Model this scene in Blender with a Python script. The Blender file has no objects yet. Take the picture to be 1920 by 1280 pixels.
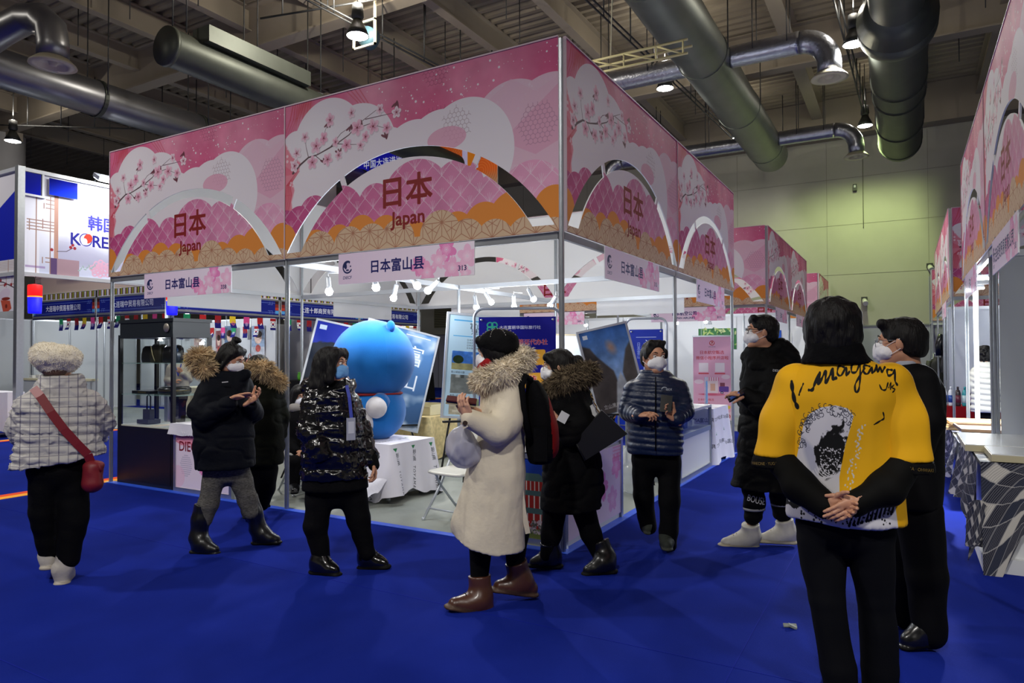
import bpy, bmesh, math, random
import numpy as np
from mathutils import Vector, Matrix
random.seed(7); RNG = np.random.default_rng(11)
sc = bpy.context.scene; COL = sc.collection
PI = math.pi
# ------------------------------------------------------------------ camera
F_PX, YAW, PITCH, ROLL = 1285.0, -0.5204, 0.01896, -0.0036
CAMP = np.array([2.29, -4.767, 1.512])
FW = np.array([math.sin(YAW)*math.cos(PITCH), math.cos(YAW)*math.cos(PITCH), math.sin(PITCH)])
_r = np.array([math.cos(YAW), -math.sin(YAW), 0.0]); _u = np.cross(_r, FW)
RT = _r*math.cos(ROLL)+_u*math.sin(ROLL); UP = -_r*math.sin(ROLL)+_u*math.cos(ROLL)
cd = bpy.data.cameras.new('camera'); cam = bpy.data.objects.new('camera', cd); COL.objects.link(cam)
cd.sensor_width = 36.0; cd.lens = F_PX/1920*36.0; cd.clip_end = 200
cam.matrix_world = Matrix([[RT[0], UP[0], -FW[0], CAMP[0]], [RT[1], UP[1], -FW[1], CAMP[1]], [RT[2], UP[2], -FW[2], CAMP[2]], [0, 0, 0, 1]])
sc.camera = cam
def ray(px, py): return FW+RT*(px-960)/F_PX-UP*(py-640)/F_PX
def on_z(px, py, z=0.0): d = ray(px, py); return CAMP+d*(z-CAMP[2])/d[2]
def on_y(px, py, y): d = ray(px, py); return CAMP+d*(y-CAMP[1])/d[1]
def on_x(px, py, x): d = ray(px, py); return CAMP+d*(x-CAMP[0])/d[0]
# ------------------------------------------------------------------ world, exposure, lights
vs = sc.view_settings; vs.view_transform = 'Standard'; vs.look = 'None'; vs.gamma = 1.0; vs.use_curve_mapping = False
vs.exposure = 0.0
w = bpy.data.worlds.new('world'); sc.world = w; w.use_nodes = True
w.node_tree.nodes['Background'].inputs[0].default_value = (0.75, 0.8, 0.95, 1); w.node_tree.nodes['Background'].inputs[1].default_value = 0.04
def light(kind, loc, power, col=(1, 1, 1), size=0.3, to=None, spot=None, blend=0.5):
    l = bpy.data.lights.new('light', kind); l.energy = power; l.color = col
    if kind == 'AREA': l.shape = 'DISK'; l.size = size
    else: l.shadow_soft_size = size
    if kind == 'SPOT': l.spot_size = math.radians(spot or 100); l.spot_blend = blend
    o = bpy.data.objects.new('light', l); COL.objects.link(o); o.location = loc
    if to is not None: o.rotation_euler = (Vector(to)-Vector(loc)).to_track_quat('-Z', 'Y').to_euler()
    return o
WHITE = (1.0, 0.97, 0.93); COOL = (0.9, 0.95, 1.0); GREENISH = (0.80, 1.0, 0.42)
HALL_LAMPS = [((-6.56, 4.88, 7.5), 900, WHITE), ((1.47, 10.6, 7.75), 700, WHITE), ((-2.72, 11.55, 8.0), 650, WHITE),
              ((1.35, 17.98, 8.25), 880, GREENISH), ((-20.1, 5.2, 7.75), 600, COOL), ((-2.3, 18.1, 8.5), 200, WHITE)]
for p, e, c in HALL_LAMPS:
    light('SPOT', (p[0], p[1], p[2]-0.12), e, c, 0.14, (p[0], p[1], 0), 160, 0.5)
    light('POINT', (p[0], p[1], p[2]+0.75), e*(0.03 if c is GREENISH else 0.55 if p[0] < -6 and p[0] > -7 else 0.13), (1, .93, .8), 0.1)   # added uplight above each lamp, brightens the ceiling and the column
# the same high bay lamps go on behind and beside the photographer
for p, e in (((-7.0, -5.5, 7.6), 1150), ((2.2, -8.5, 7.6), 1350), ((6.5, -5.5, 7.6), 850), ((-14, -2, 7.6), 700)):
    light('SPOT', p, e, WHITE, 0.25, (p[0], p[1], 0), 150, 0.5); light('POINT', (p[0], p[1], p[2]+0.7), e*0.12, (1, .93, .8), 0.2)  # the point lights are added uplight for the ceiling
# ------------------------------------------------------------------ colours and materials
def lin(c):
    if isinstance(c, str):
        c = c.lstrip('#'); c = tuple(int(c[i:i+2], 16)/255 for i in (0, 2, 4))
    return tuple((x/12.92 if x <= 0.04045 else ((x+0.055)/1.055)**2.4) for x in c[:3])
def srgb(c):
    if isinstance(c, str):
        c = c.lstrip('#'); return np.array([int(c[i:i+2], 16)/255 for i in (0, 2, 4)], np.float32)
    return np.array(c, np.float32)
MATS = {}
def mat(name, col, rough=0.6, metal=0.0, var=0.0, scale=8.0, bump=0.0, bscale=40.0, emit=0.0, ecol=None, coat=0.0, trans=0.0, alpha=1.0, sheen=0.0, stretch=None, spec=None):
    if name in MATS: return MATS[name]
    if spec is None: spec = 0.12 if rough >= 0.7 else 0.5
    m = bpy.data.materials.new(name); m.use_nodes = True; nt = m.node_tree; b = nt.nodes['Principled BSDF']
    c = lin(col); b.inputs['Base Color'].default_value = (*c, 1); b.inputs['Roughness'].default_value = rough; b.inputs['Metallic'].default_value = metal
    b.inputs['Coat Weight'].default_value = coat; b.inputs['Coat Roughness'].default_value = 0.15
    b.inputs['Specular IOR Level'].default_value = spec
    b.inputs['Transmission Weight'].default_value = trans; b.inputs['Alpha'].default_value = alpha; b.inputs['Sheen Weight'].default_value = sheen
    if emit: b.inputs['Emission Color'].default_value = (*lin(ecol or col), 1); b.inputs['Emission Strength'].default_value = emit
    tc = nt.nodes.new('ShaderNodeTexCoord'); src = tc.outputs['Object']
    if stretch:
        mp = nt.nodes.new('ShaderNodeMapping'); mp.inputs['Scale'].default_value = stretch; nt.links.new(src, mp.inputs[0]); src = mp.outputs[0]
    if var:
        n = nt.nodes.new('ShaderNodeTexNoise'); n.inputs['Scale'].default_value = scale; n.inputs['Detail'].default_value = 5; nt.links.new(src, n.inputs['Vector'])
        r = nt.nodes.new('ShaderNodeValToRGB'); r.color_ramp.elements[0].position = 0.3; r.color_ramp.elements[1].position = 0.7
        r.color_ramp.elements[0].color = (*[x*(1-var) for x in c], 1); r.color_ramp.elements[1].color = (*[min(1, x*(1+var)) for x in c], 1)
        nt.links.new(n.outputs['Fac'], r.inputs[0]); nt.links.new(r.outputs[0], b.inputs['Base Color'])
    if bump:
        n2 = nt.nodes.new('ShaderNodeTexNoise'); n2.inputs['Scale'].default_value = bscale; n2.inputs['Detail'].default_value = 4; nt.links.new(src, n2.inputs['Vector'])
        bp = nt.nodes.new('ShaderNodeBump'); bp.inputs['Strength'].default_value = bump; bp.inputs['Distance'].default_value = 0.02
        nt.links.new(n2.outputs['Fac'], bp.inputs['Height']); nt.links.new(bp.outputs[0], b.inputs['Normal'])
    MATS[name] = m; return m
def print_mat(name, arr, rough=0.5, emit=0.0, bump=0.0):
    """a material for flat print: the picture is drawn below by Canvas, pixel by pixel"""
    h, wd = arr.shape[:2]; im = bpy.data.images.new(name, wd, h)
    px = np.ones((h, wd, 4), np.float32); px[..., :3] = np.clip(arr, 0, 1); im.pixels.foreach_set(px.ravel()); im.pack()
    m = bpy.data.materials.new(name); m.use_nodes = True; nt = m.node_tree; b = nt.nodes['Principled BSDF']
    t = nt.nodes.new('ShaderNodeTexImage'); t.image = im; t.extension = 'EXTEND'; nt.links.new(t.outputs[0], b.inputs['Base Color']); b.inputs['Roughness'].default_value = rough; b.inputs['Specular IOR Level'].default_value = .25
    if emit: nt.links.new(t.outputs[0], b.inputs['Emission Color']); b.inputs['Emission Strength'].default_value = emit
    MATS[name] = m; return m
# ------------------------------------------------------------------ objects, tags
def tag(o, label=None, cat=None, group=None, kind=None):
    if label: o['label'] = label
    if cat: o['category'] = cat
    if group: o['group'] = group
    if kind: o['kind'] = kind
    return o
def thing(name, label, cat, loc=(0, 0, 0), rotz=0.0, group=None):
    o = bpy.data.objects.new(name, None); COL.objects.link(o); o.empty_display_size = 0.1
    o.location = loc; o.rotation_euler = (0, 0, rotz); return tag(o, label, cat, group)
def link(name, me, parent=None, loc=None, rotz=None):
    o = bpy.data.objects.new(name, me); COL.objects.link(o)
    if parent: o.parent = parent
    if loc is not None: o.location = loc
    if rotz is not None: o.rotation_euler = (0, 0, rotz)
    return o
def copy_tree(o, parent=None):
    c = o.copy(); COL.objects.link(c)
    if parent: c.parent = parent
    for ch in list(o.children): copy_tree(ch, c)
    return c
class MB:
    """collects geometry for ONE mesh object"""
    def __init__(s): s.v = []; s.f = []; s.m = []; s.uv = {}; s.sm = []
    def face(s, idx, m=0, uv=None, sm=False):
        s.f.append(idx); s.m.append(m); s.sm.append(sm)
        if uv is not None: s.uv[len(s.f)-1] = uv
    def quad(s, p, m=0, uv=((0, 0), (1, 0), (1, 1), (0, 1))):
        b = len(s.v); s.v += [tuple(map(float, q)) for q in p]; s.face(tuple(range(b, b+len(p))), m, uv if len(p) == 4 else None); return s
    def box(s, x0, x1, y0, y1, z0, z1, m=0, rot=None, piv=None, b=0.0):
        c = [(x, y, z) for z in (z0, z1) for y in (y0, y1) for x in (x0, x1)]
        if rot is not None:
            pv = Vector(piv or ((x0+x1)/2, (y0+y1)/2, (z0+z1)/2)); c = [tuple(pv+rot@(Vector(q)-pv)) for q in c]
        n = len(s.v); s.v += c
        for q in ((0, 2, 3, 1), (4, 5, 7, 6), (0, 1, 5, 4), (2, 6, 7, 3), (0, 4, 6, 2), (1, 3, 7, 5)): s.face(tuple(n+i for i in q), m, ((0, 0), (1, 0), (1, 1), (0, 1)))
        return s
    def tube(s, pts, r, n=8, m=0, cap=True, sm=True):
        pts = [Vector(p) for p in pts]; rs = r if isinstance(r, (list, tuple)) else [r]*len(pts); base = len(s.v); prev = None
        for i, p in enumerate(pts):
            t = (pts[min(i+1, len(pts)-1)]-pts[max(i-1, 0)]).normalized()
            if prev is None:
                a = Vector((0, 0, 1)) if abs(t.z) < 0.9 else Vector((1, 0, 0)); u = t.cross(a).normalized()
            else: u = (prev-t*prev.dot(t)).normalized()
            prev = u; q = t.cross(u)
            for k in range(n): s.v.append(tuple(p+(u*math.cos(2*PI*k/n)+q*math.sin(2*PI*k/n))*rs[i]))
        for i in range(len(pts)-1):
            for k in range(n):
                a, b2 = base+i*n+k, base+i*n+(k+1) % n; s.face((a, b2, b2+n, a+n), m, sm=sm)
        if cap: s.face(tuple(base+n-1-k for k in range(n)), m); s.face(tuple(base+(len(pts)-1)*n+k for k in range(n)), m)
        return s
    def lathe(s, prof, c=(0, 0, 0), n=16, m=0, sm=True, axis=None):
        R = Vector(axis).to_track_quat('Z', 'Y').to_matrix() if axis is not None else Matrix.Identity(3); base = len(s.v); c = Vector(c)
        for r, z in prof:
            for k in range(n): s.v.append(tuple(c+R@Vector((r*math.cos(2*PI*k/n), r*math.sin(2*PI*k/n), z))))
        for i in range(len(prof)-1):
            for k in range(n):
                a, b2 = base+i*n+k, base+i*n+(k+1) % n; s.face((a, b2, b2+n, a+n), m, sm=sm)
        if prof[0][0] > 1e-4: s.face(tuple(base+n-1-k for k in range(n)), m)
        if prof[-1][0] > 1e-4: s.face(tuple(base+(len(prof)-1)*n+k for k in range(n)), m)
        return s
    def prism(s, poly, z0, z1, m=0):
        b = len(s.v); n = len(poly); s.v += [(x, y, z0) for x, y in poly]+[(x, y, z1) for x, y in poly]
        for k in range(n): s.face((b+k, b+(k+1) % n, b+n+(k+1) % n, b+n+k), m)
        s.face(tuple(b+n-1-k for k in range(n)), m); s.face(tuple(b+n+k for k in range(n)), m); return s
    def grid(s, P, m=0, sm=True, uv=True, flip=False):
        """P: array rows x cols x 3"""
        b = len(s.v); nr, nc = len(P), len(P[0]); s.v += [tuple(map(float, p)) for row in P for p in row]
        for i in range(nr-1):
            for j in range(nc-1):
                q = (b+i*nc+j, b+i*nc+j+1, b+(i+1)*nc+j+1, b+(i+1)*nc+j)
                t = ((j/(nc-1), i/(nr-1)), ((j+1)/(nc-1), i/(nr-1)), ((j+1)/(nc-1), (i+1)/(nr-1)), (j/(nc-1), (i+1)/(nr-1)))
                if flip: q = q[::-1]; t = t[::-1]
                s.face(q, m, t if uv else None, sm)
        return s
    def mesh(s, name, mats):
        me = bpy.data.meshes.new(name); me.from_pydata(s.v, [], s.f)
        for mt in (mats if isinstance(mats, (list, tuple)) else [mats]): me.materials.append(mt)
        me.polygons.foreach_set('material_index', s.m); me.polygons.foreach_set('use_smooth', s.sm)
        if s.uv:
            ul = me.uv_layers.new(name='UVMap')
            for fi, uv in s.uv.items():
                for li, t in zip(me.polygons[fi].loop_indices, uv): ul.data[li].uv = t
        me.update(); return me
    def build(s, name, mats, parent=None, loc=None, rotz=None): return link(name, s.mesh(name, mats), parent, loc, rotz)
# ------------------------------------------------------------------ drawing flat print
def vnoise(w, h, cells, seed, octs=3):
    g = np.random.default_rng(seed); out = np.zeros((h, w), np.float32); amp = 1.0; tot = 0
    for o in range(octs):
        n = cells*2**o; m = max(2, int(n*h/w)+2); a = g.random((m+2, n+3)).astype(np.float32)
        y = np.linspace(0, m-0.01, h); x = np.linspace(0, n-0.01, w); yi = y.astype(int); xi = x.astype(int); fy = (y-yi)[:, None]; fx = (x-xi)[None]
        fy = fy*fy*(3-2*fy); fx = fx*fx*(3-2*fx); A = a[np.ix_(yi, xi)]; B = a[np.ix_(yi, xi+1)]; Cc = a[np.ix_(yi+1, xi)]; D = a[np.ix_(yi+1, xi+1)]
        out += amp*((A*(1-fx)+B*fx)*(1-fy)+(Cc*(1-fx)+D*fx)*fy); tot += amp; amp *= 0.5
    return out/tot
_glyphs = {}
def glyph_tris(t, bold=0.0):
    key = (t, bold)
    if key not in _glyphs:
        c = bpy.data.curves.new('t', 'FONT'); c.body = t; c.resolution_u = 3; c.offset = bold; o = bpy.data.objects.new('t', c); COL.objects.link(o)
        dg = bpy.context.evaluated_depsgraph_get(); m = bpy.data.meshes.new_from_object(o.evaluated_get(dg)); m.calc_loop_triangles()
        V = np.array([v.co[:2] for v in m.vertices], np.float32).reshape(-1, 2); T = np.array([l.vertices[:] for l in m.loop_triangles], int).reshape(-1, 3)
        bpy.data.objects.remove(o); bpy.data.curves.remove(c); bpy.data.meshes.remove(m); _glyphs[key] = V[T] if len(T) else np.zeros((0, 3, 2), np.float32)
    return _glyphs[key]
class Canvas:
    def __init__(s, w, h, ppm, bg='#ffffff'):
        s.w, s.h, s.k = w, h, ppm; s.W, s.H = int(round(w*ppm)), int(round(h*ppm)); s.a = np.empty((s.H, s.W, 3), np.float32); s.a[:] = srgb(bg)
        s.x = (np.arange(s.W, dtype=np.float32)+0.5)/ppm; s.y = (np.arange(s.H, dtype=np.float32)+0.5)/ppm
    def bb(s, x0, x1, y0, y1):
        i0, i1 = max(0, int(x0*s.k)-2), min(s.W, int(x1*s.k)+3); j0, j1 = max(0, int(y0*s.k)-2), min(s.H, int(y1*s.k)+3)
        if i1 <= i0 or j1 <= j0: return None
        return slice(j0, j1), slice(i0, i1)
    def put(s, sl, al, col):
        al = np.clip(al, 0, 1)[..., None]; s.a[sl] = s.a[sl]*(1-al)+(srgb(col) if not (isinstance(col, np.ndarray) and col.ndim == 3) else col)*al
    def sdf(s, b, f, col, a=1.0, soft=None):
        sl = s.bb(*b)
        if sl is None: return s
        X = s.x[sl[1]][None]; Y = s.y[sl[0]][:, None]; d = f(X, Y); e = soft or 1.0/s.k
        s.put(sl, np.clip(0.5-d/e, 0, 1)*a, col); return s
    def disc(s, x, y, r, col, a=1.0, soft=None): m = (soft or 0); return s.sdf((x-r-m, x+r+m, y-r-m, y+r+m), lambda X, Y: np.hypot(X-x, Y-y)-r, col, a, soft)
    def ring(s, x, y, r, w, col, a=1.0): return s.sdf((x-r-w, x+r+w, y-r-w, y+r+w), lambda X, Y: np.abs(np.hypot(X-x, Y-y)-r)-w/2, col, a)
    def ell(s, x, y, rx, ry, col, a=1.0, rot=0.0, soft=None):
        c, n = math.cos(rot), math.sin(rot); m = max(rx, ry)+(soft or 0)
        return s.sdf((x-m, x+m, y-m, y+m), lambda X, Y: (np.hypot(((X-x)*c+(Y-y)*n)/rx, (-(X-x)*n+(Y-y)*c)/ry)-1)*min(rx, ry), col, a, soft)
    def rect(s, x0, y0, x1, y1, col, a=1.0): return s.sdf((x0, x1, y0, y1), lambda X, Y: np.maximum(np.maximum(x0-X, X-x1), np.maximum(y0-Y, Y-y1)), col, a)
    def rrect(s, x0, y0, x1, y1, r, col, a=1.0):
        cx, cy, hx, hy = (x0+x1)/2, (y0+y1)/2, (x1-x0)/2-r, (y1-y0)/2-r
        return s.sdf((x0, x1, y0, y1), lambda X, Y: np.hypot(np.maximum(np.abs(X-cx)-hx, 0), np.maximum(np.abs(Y-cy)-hy, 0))-r, col, a)
    def poly(s, pts, col, a=1.0, soft=None):
        xs = [p[0] for p in pts]; ys = [p[1] for p in pts]
        def f(X, Y):
            d = np.full(np.broadcast(X, Y).shape, 1e9, np.float32); ins = np.zeros(d.shape, bool); n = len(pts)
            for i in range(n):
                (ax, ay), (bx, by) = pts[i], pts[(i+1) % n]; ex, ey = bx-ax, by-ay; L = ex*ex+ey*ey+1e-12
                t = np.clip(((X-ax)*ex+(Y-ay)*ey)/L, 0, 1); d = np.minimum(d, (X-ax-t*ex)**2+(Y-ay-t*ey)**2)
                if ay != by: ins ^= ((ay > Y) != (by > Y)) & (X < (bx-ax)*(Y-ay)/(by-ay)+ax)
            d = np.sqrt(d); return np.where(ins, -d, d)
        return s.sdf((min(xs), max(xs), min(ys), max(ys)), f, col, a, soft)
    def line(s, pts, w, col, a=1.0):
        ws = w if isinstance(w, (list, tuple)) else [w]*len(pts)
        for i in range(len(pts)-1):
            (ax, ay), (bx, by) = pts[i], pts[i+1]; ex, ey = bx-ax, by-ay; L = ex*ex+ey*ey+1e-12; m = max(ws[i], ws[i+1])
            def f(X, Y):
                t = np.clip(((X-ax)*ex+(Y-ay)*ey)/L, 0, 1); return np.hypot(X-ax-t*ex, Y-ay-t*ey)-(ws[i]*(1-t)+ws[i+1]*t)/2
            s.sdf((min(ax, bx)-m, max(ax, bx)+m, min(ay, by)-m, max(ay, by)+m), f, col, a)
        return s
    def arc(s, x, y, r, a0, a1, w, col, a=1.0, n=14): return s.line([(x+r*math.cos(math.radians(a0+(a1-a0)*i/n)), y+r*math.sin(math.radians(a0+(a1-a0)*i/n))) for i in range(n+1)], w, col, a)
    def text(s, t, x, y, h, col, bold=0.012, al='c', a=1.0, sx=1.0, rot=0.0, slant=0.0):
        """h: height of a capital letter; y: baseline"""
        T = glyph_tris(t, 0.0)
        if not len(T): return s
        T = T*(h/0.7); T = T*np.array([sx, 1], np.float32); T[..., 0] += slant*T[..., 1]; x0, x1 = T[..., 0].min(), T[..., 0].max()
        T[..., 0] -= {'c': (x0+x1)/2, 'l': x0, 'r': x1}[al]
        if rot: c, n = math.cos(rot), math.sin(rot); T = np.stack([T[..., 0]*c-T[..., 1]*n, T[..., 0]*n+T[..., 1]*c], -1)
        T = T+np.array([x, y], np.float32); SS = 3; lo = T.min((0, 1)); hi = T.max((0, 1)); bd = max(0.0, bold)*h/0.7; sl = s.bb(lo[0]-bd, hi[0]+bd, lo[1]-bd, hi[1]+bd)
        if sl is None: return s
        j0, j1, i0, i1 = sl[0].start, sl[0].stop, sl[1].start, sl[1].stop; M = np.zeros(((j1-j0)*SS, (i1-i0)*SS), bool); P = (T*s.k-np.array([i0, j0]))*SS-0.5
        for a3 in P:
            l = np.floor(a3.min(0)).astype(int); u = np.ceil(a3.max(0)).astype(int)+1; l = np.maximum(l, 0); u = np.minimum(u, [M.shape[1], M.shape[0]])
            if (u <= l).any(): continue
            X = np.arange(l[0], u[0])[None]; Y = np.arange(l[1], u[1])[:, None]; e = [(a3[(q+1) % 3][0]-a3[q][0])*(Y-a3[q][1])-(a3[(q+1) % 3][1]-a3[q][1])*(X-a3[q][0]) for q in range(3)]
            M[l[1]:u[1], l[0]:u[0]] |= ((e[0] >= 0) & (e[1] >= 0) & (e[2] >= 0)) | ((e[0] <= 0) & (e[1] <= 0) & (e[2] <= 0))
        q = int(round(bd*s.k*SS))
        if q > 0:
            B = M.copy()
            for dx in range(-q, q+1):
                for dy in range(-q, q+1):
                    if (dx or dy) and dx*dx+dy*dy <= q*q+.5: B |= np.roll(np.roll(M, dx, 1), dy, 0)
            M = B
        s.put(sl, M.reshape(j1-j0, SS, i1-i0, SS).mean((1, 3)).astype(np.float32)*a, col); return s
    def vtext(s, t, x, y, h, col, bold=0.012, step=1.25):
        for i, ch in enumerate(t): s.text(ch, x, y-(i+1)*h*step, h, col, bold)
        return s
    def vgrad(s, y0, y1, c0, c1, x0=None, x1=None):
        sl = s.bb(0 if x0 is None else x0, s.w if x1 is None else x1, y0, y1); t = np.clip((s.y[sl[0]]-y0)/(y1-y0), 0, 1)[:, None, None]; s.a[sl] = srgb(c0)*(1-t)+srgb(c1)*t; return s
    def mottle(s, amp, cells, seed):
        s.a *= (1+amp*(vnoise(s.W, s.H, cells, seed)-0.5)*2)[..., None]; return s
def panel(name, cv, w, h, parent=None, loc=(0, 0, 0), rotz=0.0, th=0.012, rough=0.5, back='#dcdcda', tilt=0.0, emit=0.0, mt=None):
    """a flat board: print on the face that looks to local -Y, centre of its lower edge at loc"""
    m = MB(); m.box(-w/2, w/2, 0, th, 0, h, 1)
    m.m[2] = 0
    o = m.build(name, [mt or print_mat('print', cv.a, rough, emit), mat('board_'+back, back, 0.6)], parent, loc); o.rotation_euler = (tilt, 0, rotz); return o
# ================================================================== THE HALL
M_CARPET = mat('blue_carpet', '#132480', 0.95, var=0.16, scale=1.1, bump=0.25, bscale=260, spec=0.05)
M_CARPET2 = mat('blue_carpet_edge', '#2c5ae0', 0.45, var=0.1, scale=6)
M_CONC = mat('grey_floor', '#8f948c', 0.55, var=0.12, scale=1.6, bump=0.05, bscale=30)
M_RED = mat('stripe_red', '#e0502c', 0.9); M_YEL = mat('stripe_yellow', '#f0a63c', 0.9)
M_WALLP = mat('hall_wall_paint', '#a9a79b', 0.85, var=0.04, scale=1.2)
M_PART = mat('partition_grey', '#9a9aa6', 0.7); M_DECK = mat('deck_metal', '#8c8271', 0.7, var=0.16, scale=2.2, stretch=(0.4, 2.0, 1)); M_BEAM = mat('beam_paint', '#968c7d', 0.7, var=0.05, scale=1.0)
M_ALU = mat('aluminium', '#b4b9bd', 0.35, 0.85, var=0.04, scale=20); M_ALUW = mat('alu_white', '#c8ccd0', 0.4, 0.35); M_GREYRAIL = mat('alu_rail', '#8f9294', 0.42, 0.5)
M_BLACK = mat('black_plain', '#0b0b0c', 0.5); M_WHITE = mat('white_panel', '#d8dadc', 0.55); M_DKGREY = mat('dark_grey', '#2a2b2c', 0.5)
def slab(name, x0, x1, y0, y1, z0, z1, m, kind='structure', parent=None):
    o = MB().box(x0, x1, y0, y1, z0, z1).build(name, m, parent)
    if kind and not parent: tag(o, kind=kind)
    return o
floor = slab('floor', -34, 16, -16, 23, -0.2, 0.0, M_CARPET)
# seams between the carpet lengths
for i, x in enumerate((-10.0, -8.1, -4.2, 1.2)):
    pass
mb = MB()
for x in (-9.2, 1.55): mb.box(x, x+0.006, -16, 21, 0.0, 0.0015)
for y in (-3.05, -1.35, 7.1): mb.box(-9.0, 3.0, y, y+0.006, 0.0, 0.0015)
mb.build('carpet_seam', mat('seam_dark', '#0c1e88', 0.95), floor)
# bare floor inside the booths, taped carpet edges and the coloured aisle stripes
slab('bare_floor', -6.0, -0.02, 0.03, 6.0, 0.0, 0.004, M_CONC, parent=floor)
slab('bare_floor', -6.0, -0.02, 9.03, 15.0, 0.0, 0.004, M_CONC, parent=floor)
slab('bare_floor', -26, -12.0, 3.0, 15.0, 0.0, 0.004, M_CONC, parent=floor)
slab('bare_floor', 3.02, 9.0, -1.5, 6.0, 0.0, 0.004, M_CONC, parent=floor)
mb = MB(); mb.box(-6.0, -0.0, -0.05, 0.03, 0.0, 0.006); mb.box(-0.02, 0.06, -0.05, 6.0, 0.0, 0.006); mb.build('carpet_edge', M_CARPET2, floor)
mb = MB(); mb.box(-26, -12.4, 7.2, 9.4, 0.004, 0.007); mb.build('carpet_runner', M_CARPET, floor)
for x, fl in ((-6.27, 1), (-11.85, 0)):
    a, b = (M_YEL, M_RED) if fl else (M_RED, M_YEL)
    slab('aisle_stripe', x, x+0.13, -16, 21, 0.0, 0.003, b, parent=floor); slab('aisle_stripe', x+0.13, x+0.26, -16, 21, 0.0, 0.003, a, parent=floor)
# far wall with its grey partition, side walls
wall = slab('wall_back', -34, 16, 21.2, 21.5, 0, 10.3, M_WALLP)
mb = MB()
for z in (4.2, 5.9, 7.5): mb.box(-34, 16, 21.192, 21.2, z, z+0.012)
for x in np.arange(-33, 16, 3.0): mb.box(x, x+0.012, 21.192, 21.2, 2.4, 8.8)
mb.build('panel_joint', mat('joint_grey', '#8b897e', 0.8), wall)
mb = MB(); mb.box(-34, 16, 20.6, 21.2, 8.85, 10.1); mb.build('wall_beam', M_BEAM, wall)
part = slab('trim_1', -34, 16, 21.0, 21.1, 0, 2.42, M_PART)
mb = MB(); mb.box(-34, 16, 20.97, 21.12, 2.40, 2.45); [mb.box(x, x+0.03, 20.985, 21.0, 0, 2.4) for x in np.arange(-33.6, 16, 1.72)]; mb.build('partition_post', mat('post_grey', '#6f7078', 0.6), part)
slab('wall_left', -34.3, -34, -16, 21.5, 0, 10.3, M_WALLP); slab('wall_right', 16, 16.3, -16, 21.5, 0, 10.3, M_WALLP)
slab('wall_front', -34, 16, -16.3, -16, 0, 10.3, M_WALLP)
# vents in the far wall
for x0, lab in ((-16.75, 'left air vent grille in the cream far wall above the grey partition'), (-11.6, 'second air vent grille in the far wall, behind the white booth boards')):
    g = thing('wall_vent', lab, 'vent', (x0, 21.19, 2.75))
    MB().box(0, 2.0, -0.02, 0, 0, 1.45).build('vent_back', mat('vent_dark', '#4c4a3c', 0.8), g)
    mb = MB(); mb.box(-.06, 2.06, -.05, 0, -.06, 0); mb.box(-.06, 2.06, -.05, 0, 1.45, 1.51); mb.box(-.06, 0, -.05, 0, 0, 1.45); mb.box(2, 2.06, -.05, 0, 0, 1.45); mb.box(.98, 1.02, -.05, 0, 0, 1.45)
    mb.build('vent_frame', M_WALLP, g)
    sl = MB().box(0, 2.0, -0.045, -0.02, 0, 0.035).mesh('slat', mat('vent_slat', '#8b886f', 0.7))
    for k in range(18): link('slat', sl, g, (0, 0, 0.02+k*0.08))
# corrugated roof deck, girders and joists
mb = MB(); ys = []; y = -16.0
while y < 21.4: ys += [(y, 10.1), (y+0.12, 10.1), (y+0.17, 10.19), (y+0.27, 10.19)]; y += 0.32
for k in range(len(ys)-1):
    (ya, za), (yb, zb) = ys[k], ys[k+1]; mb.quad([(-34, ya, za), (16, ya, za), (16, yb, zb), (-34, yb, zb)])
ceiling = tag(mb.build('ceiling', M_DECK), kind='structure')
def ibeam(mb, p, q, dep, wd, tf=0.03, tw=0.02):
    """I section between p and q (the points are on the under side)"""
    p, q = Vector(p), Vector(q); d = (q-p).normalized(); sd = d.cross(Vector((0, 0, 1))); 
    for z0, z1, hw in ((0, tf, wd/2), (tf, dep-tf, tw/2), (dep-tf, dep, wd/2)):
        c = [a+sd*s+Vector((0, 0, z)) for z in (z0, z1) for s in (-hw, hw) for a in (p, q)]; n = len(mb.v); mb.v += [tuple(v) for v in c]
        for f in ((0, 1, 3, 2), (4, 6, 7, 5), (0, 4, 5, 1), (2, 3, 7, 6), (0, 2, 6, 4), (1, 5, 7, 3)): mb.face(tuple(n+i for i in f))
for y in (-8.9, -1.15, 6.6, 14.35):
    mb = MB(); ibeam(mb, (-34, y, 8.98), (16, y, 8.98), 1.1, 0.36, 0.04); mb.box(-34, 16, y-.012, y+.012, 9, 10.1)
    o = tag(mb.build('ceiling_girder', M_BEAM), kind='structure')
for x in (-25.3, -23.0, -20.8, -18.5, -16.3, -14.0, -11.7, -9.3, -7.0, -4.8, -2.5, -0.2, 2.1, 4.4, 6.7):
    mb = MB(); big = x in (-0.2, -9.3, -18.5)
    ibeam(mb, (x, -16, 9.5), (x, 21, 9.5), 0.6, 0.24 if not big else 0.34, 0.03); tag(mb.build('ceiling_joist', M_BEAM), kind='structure')
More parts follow.
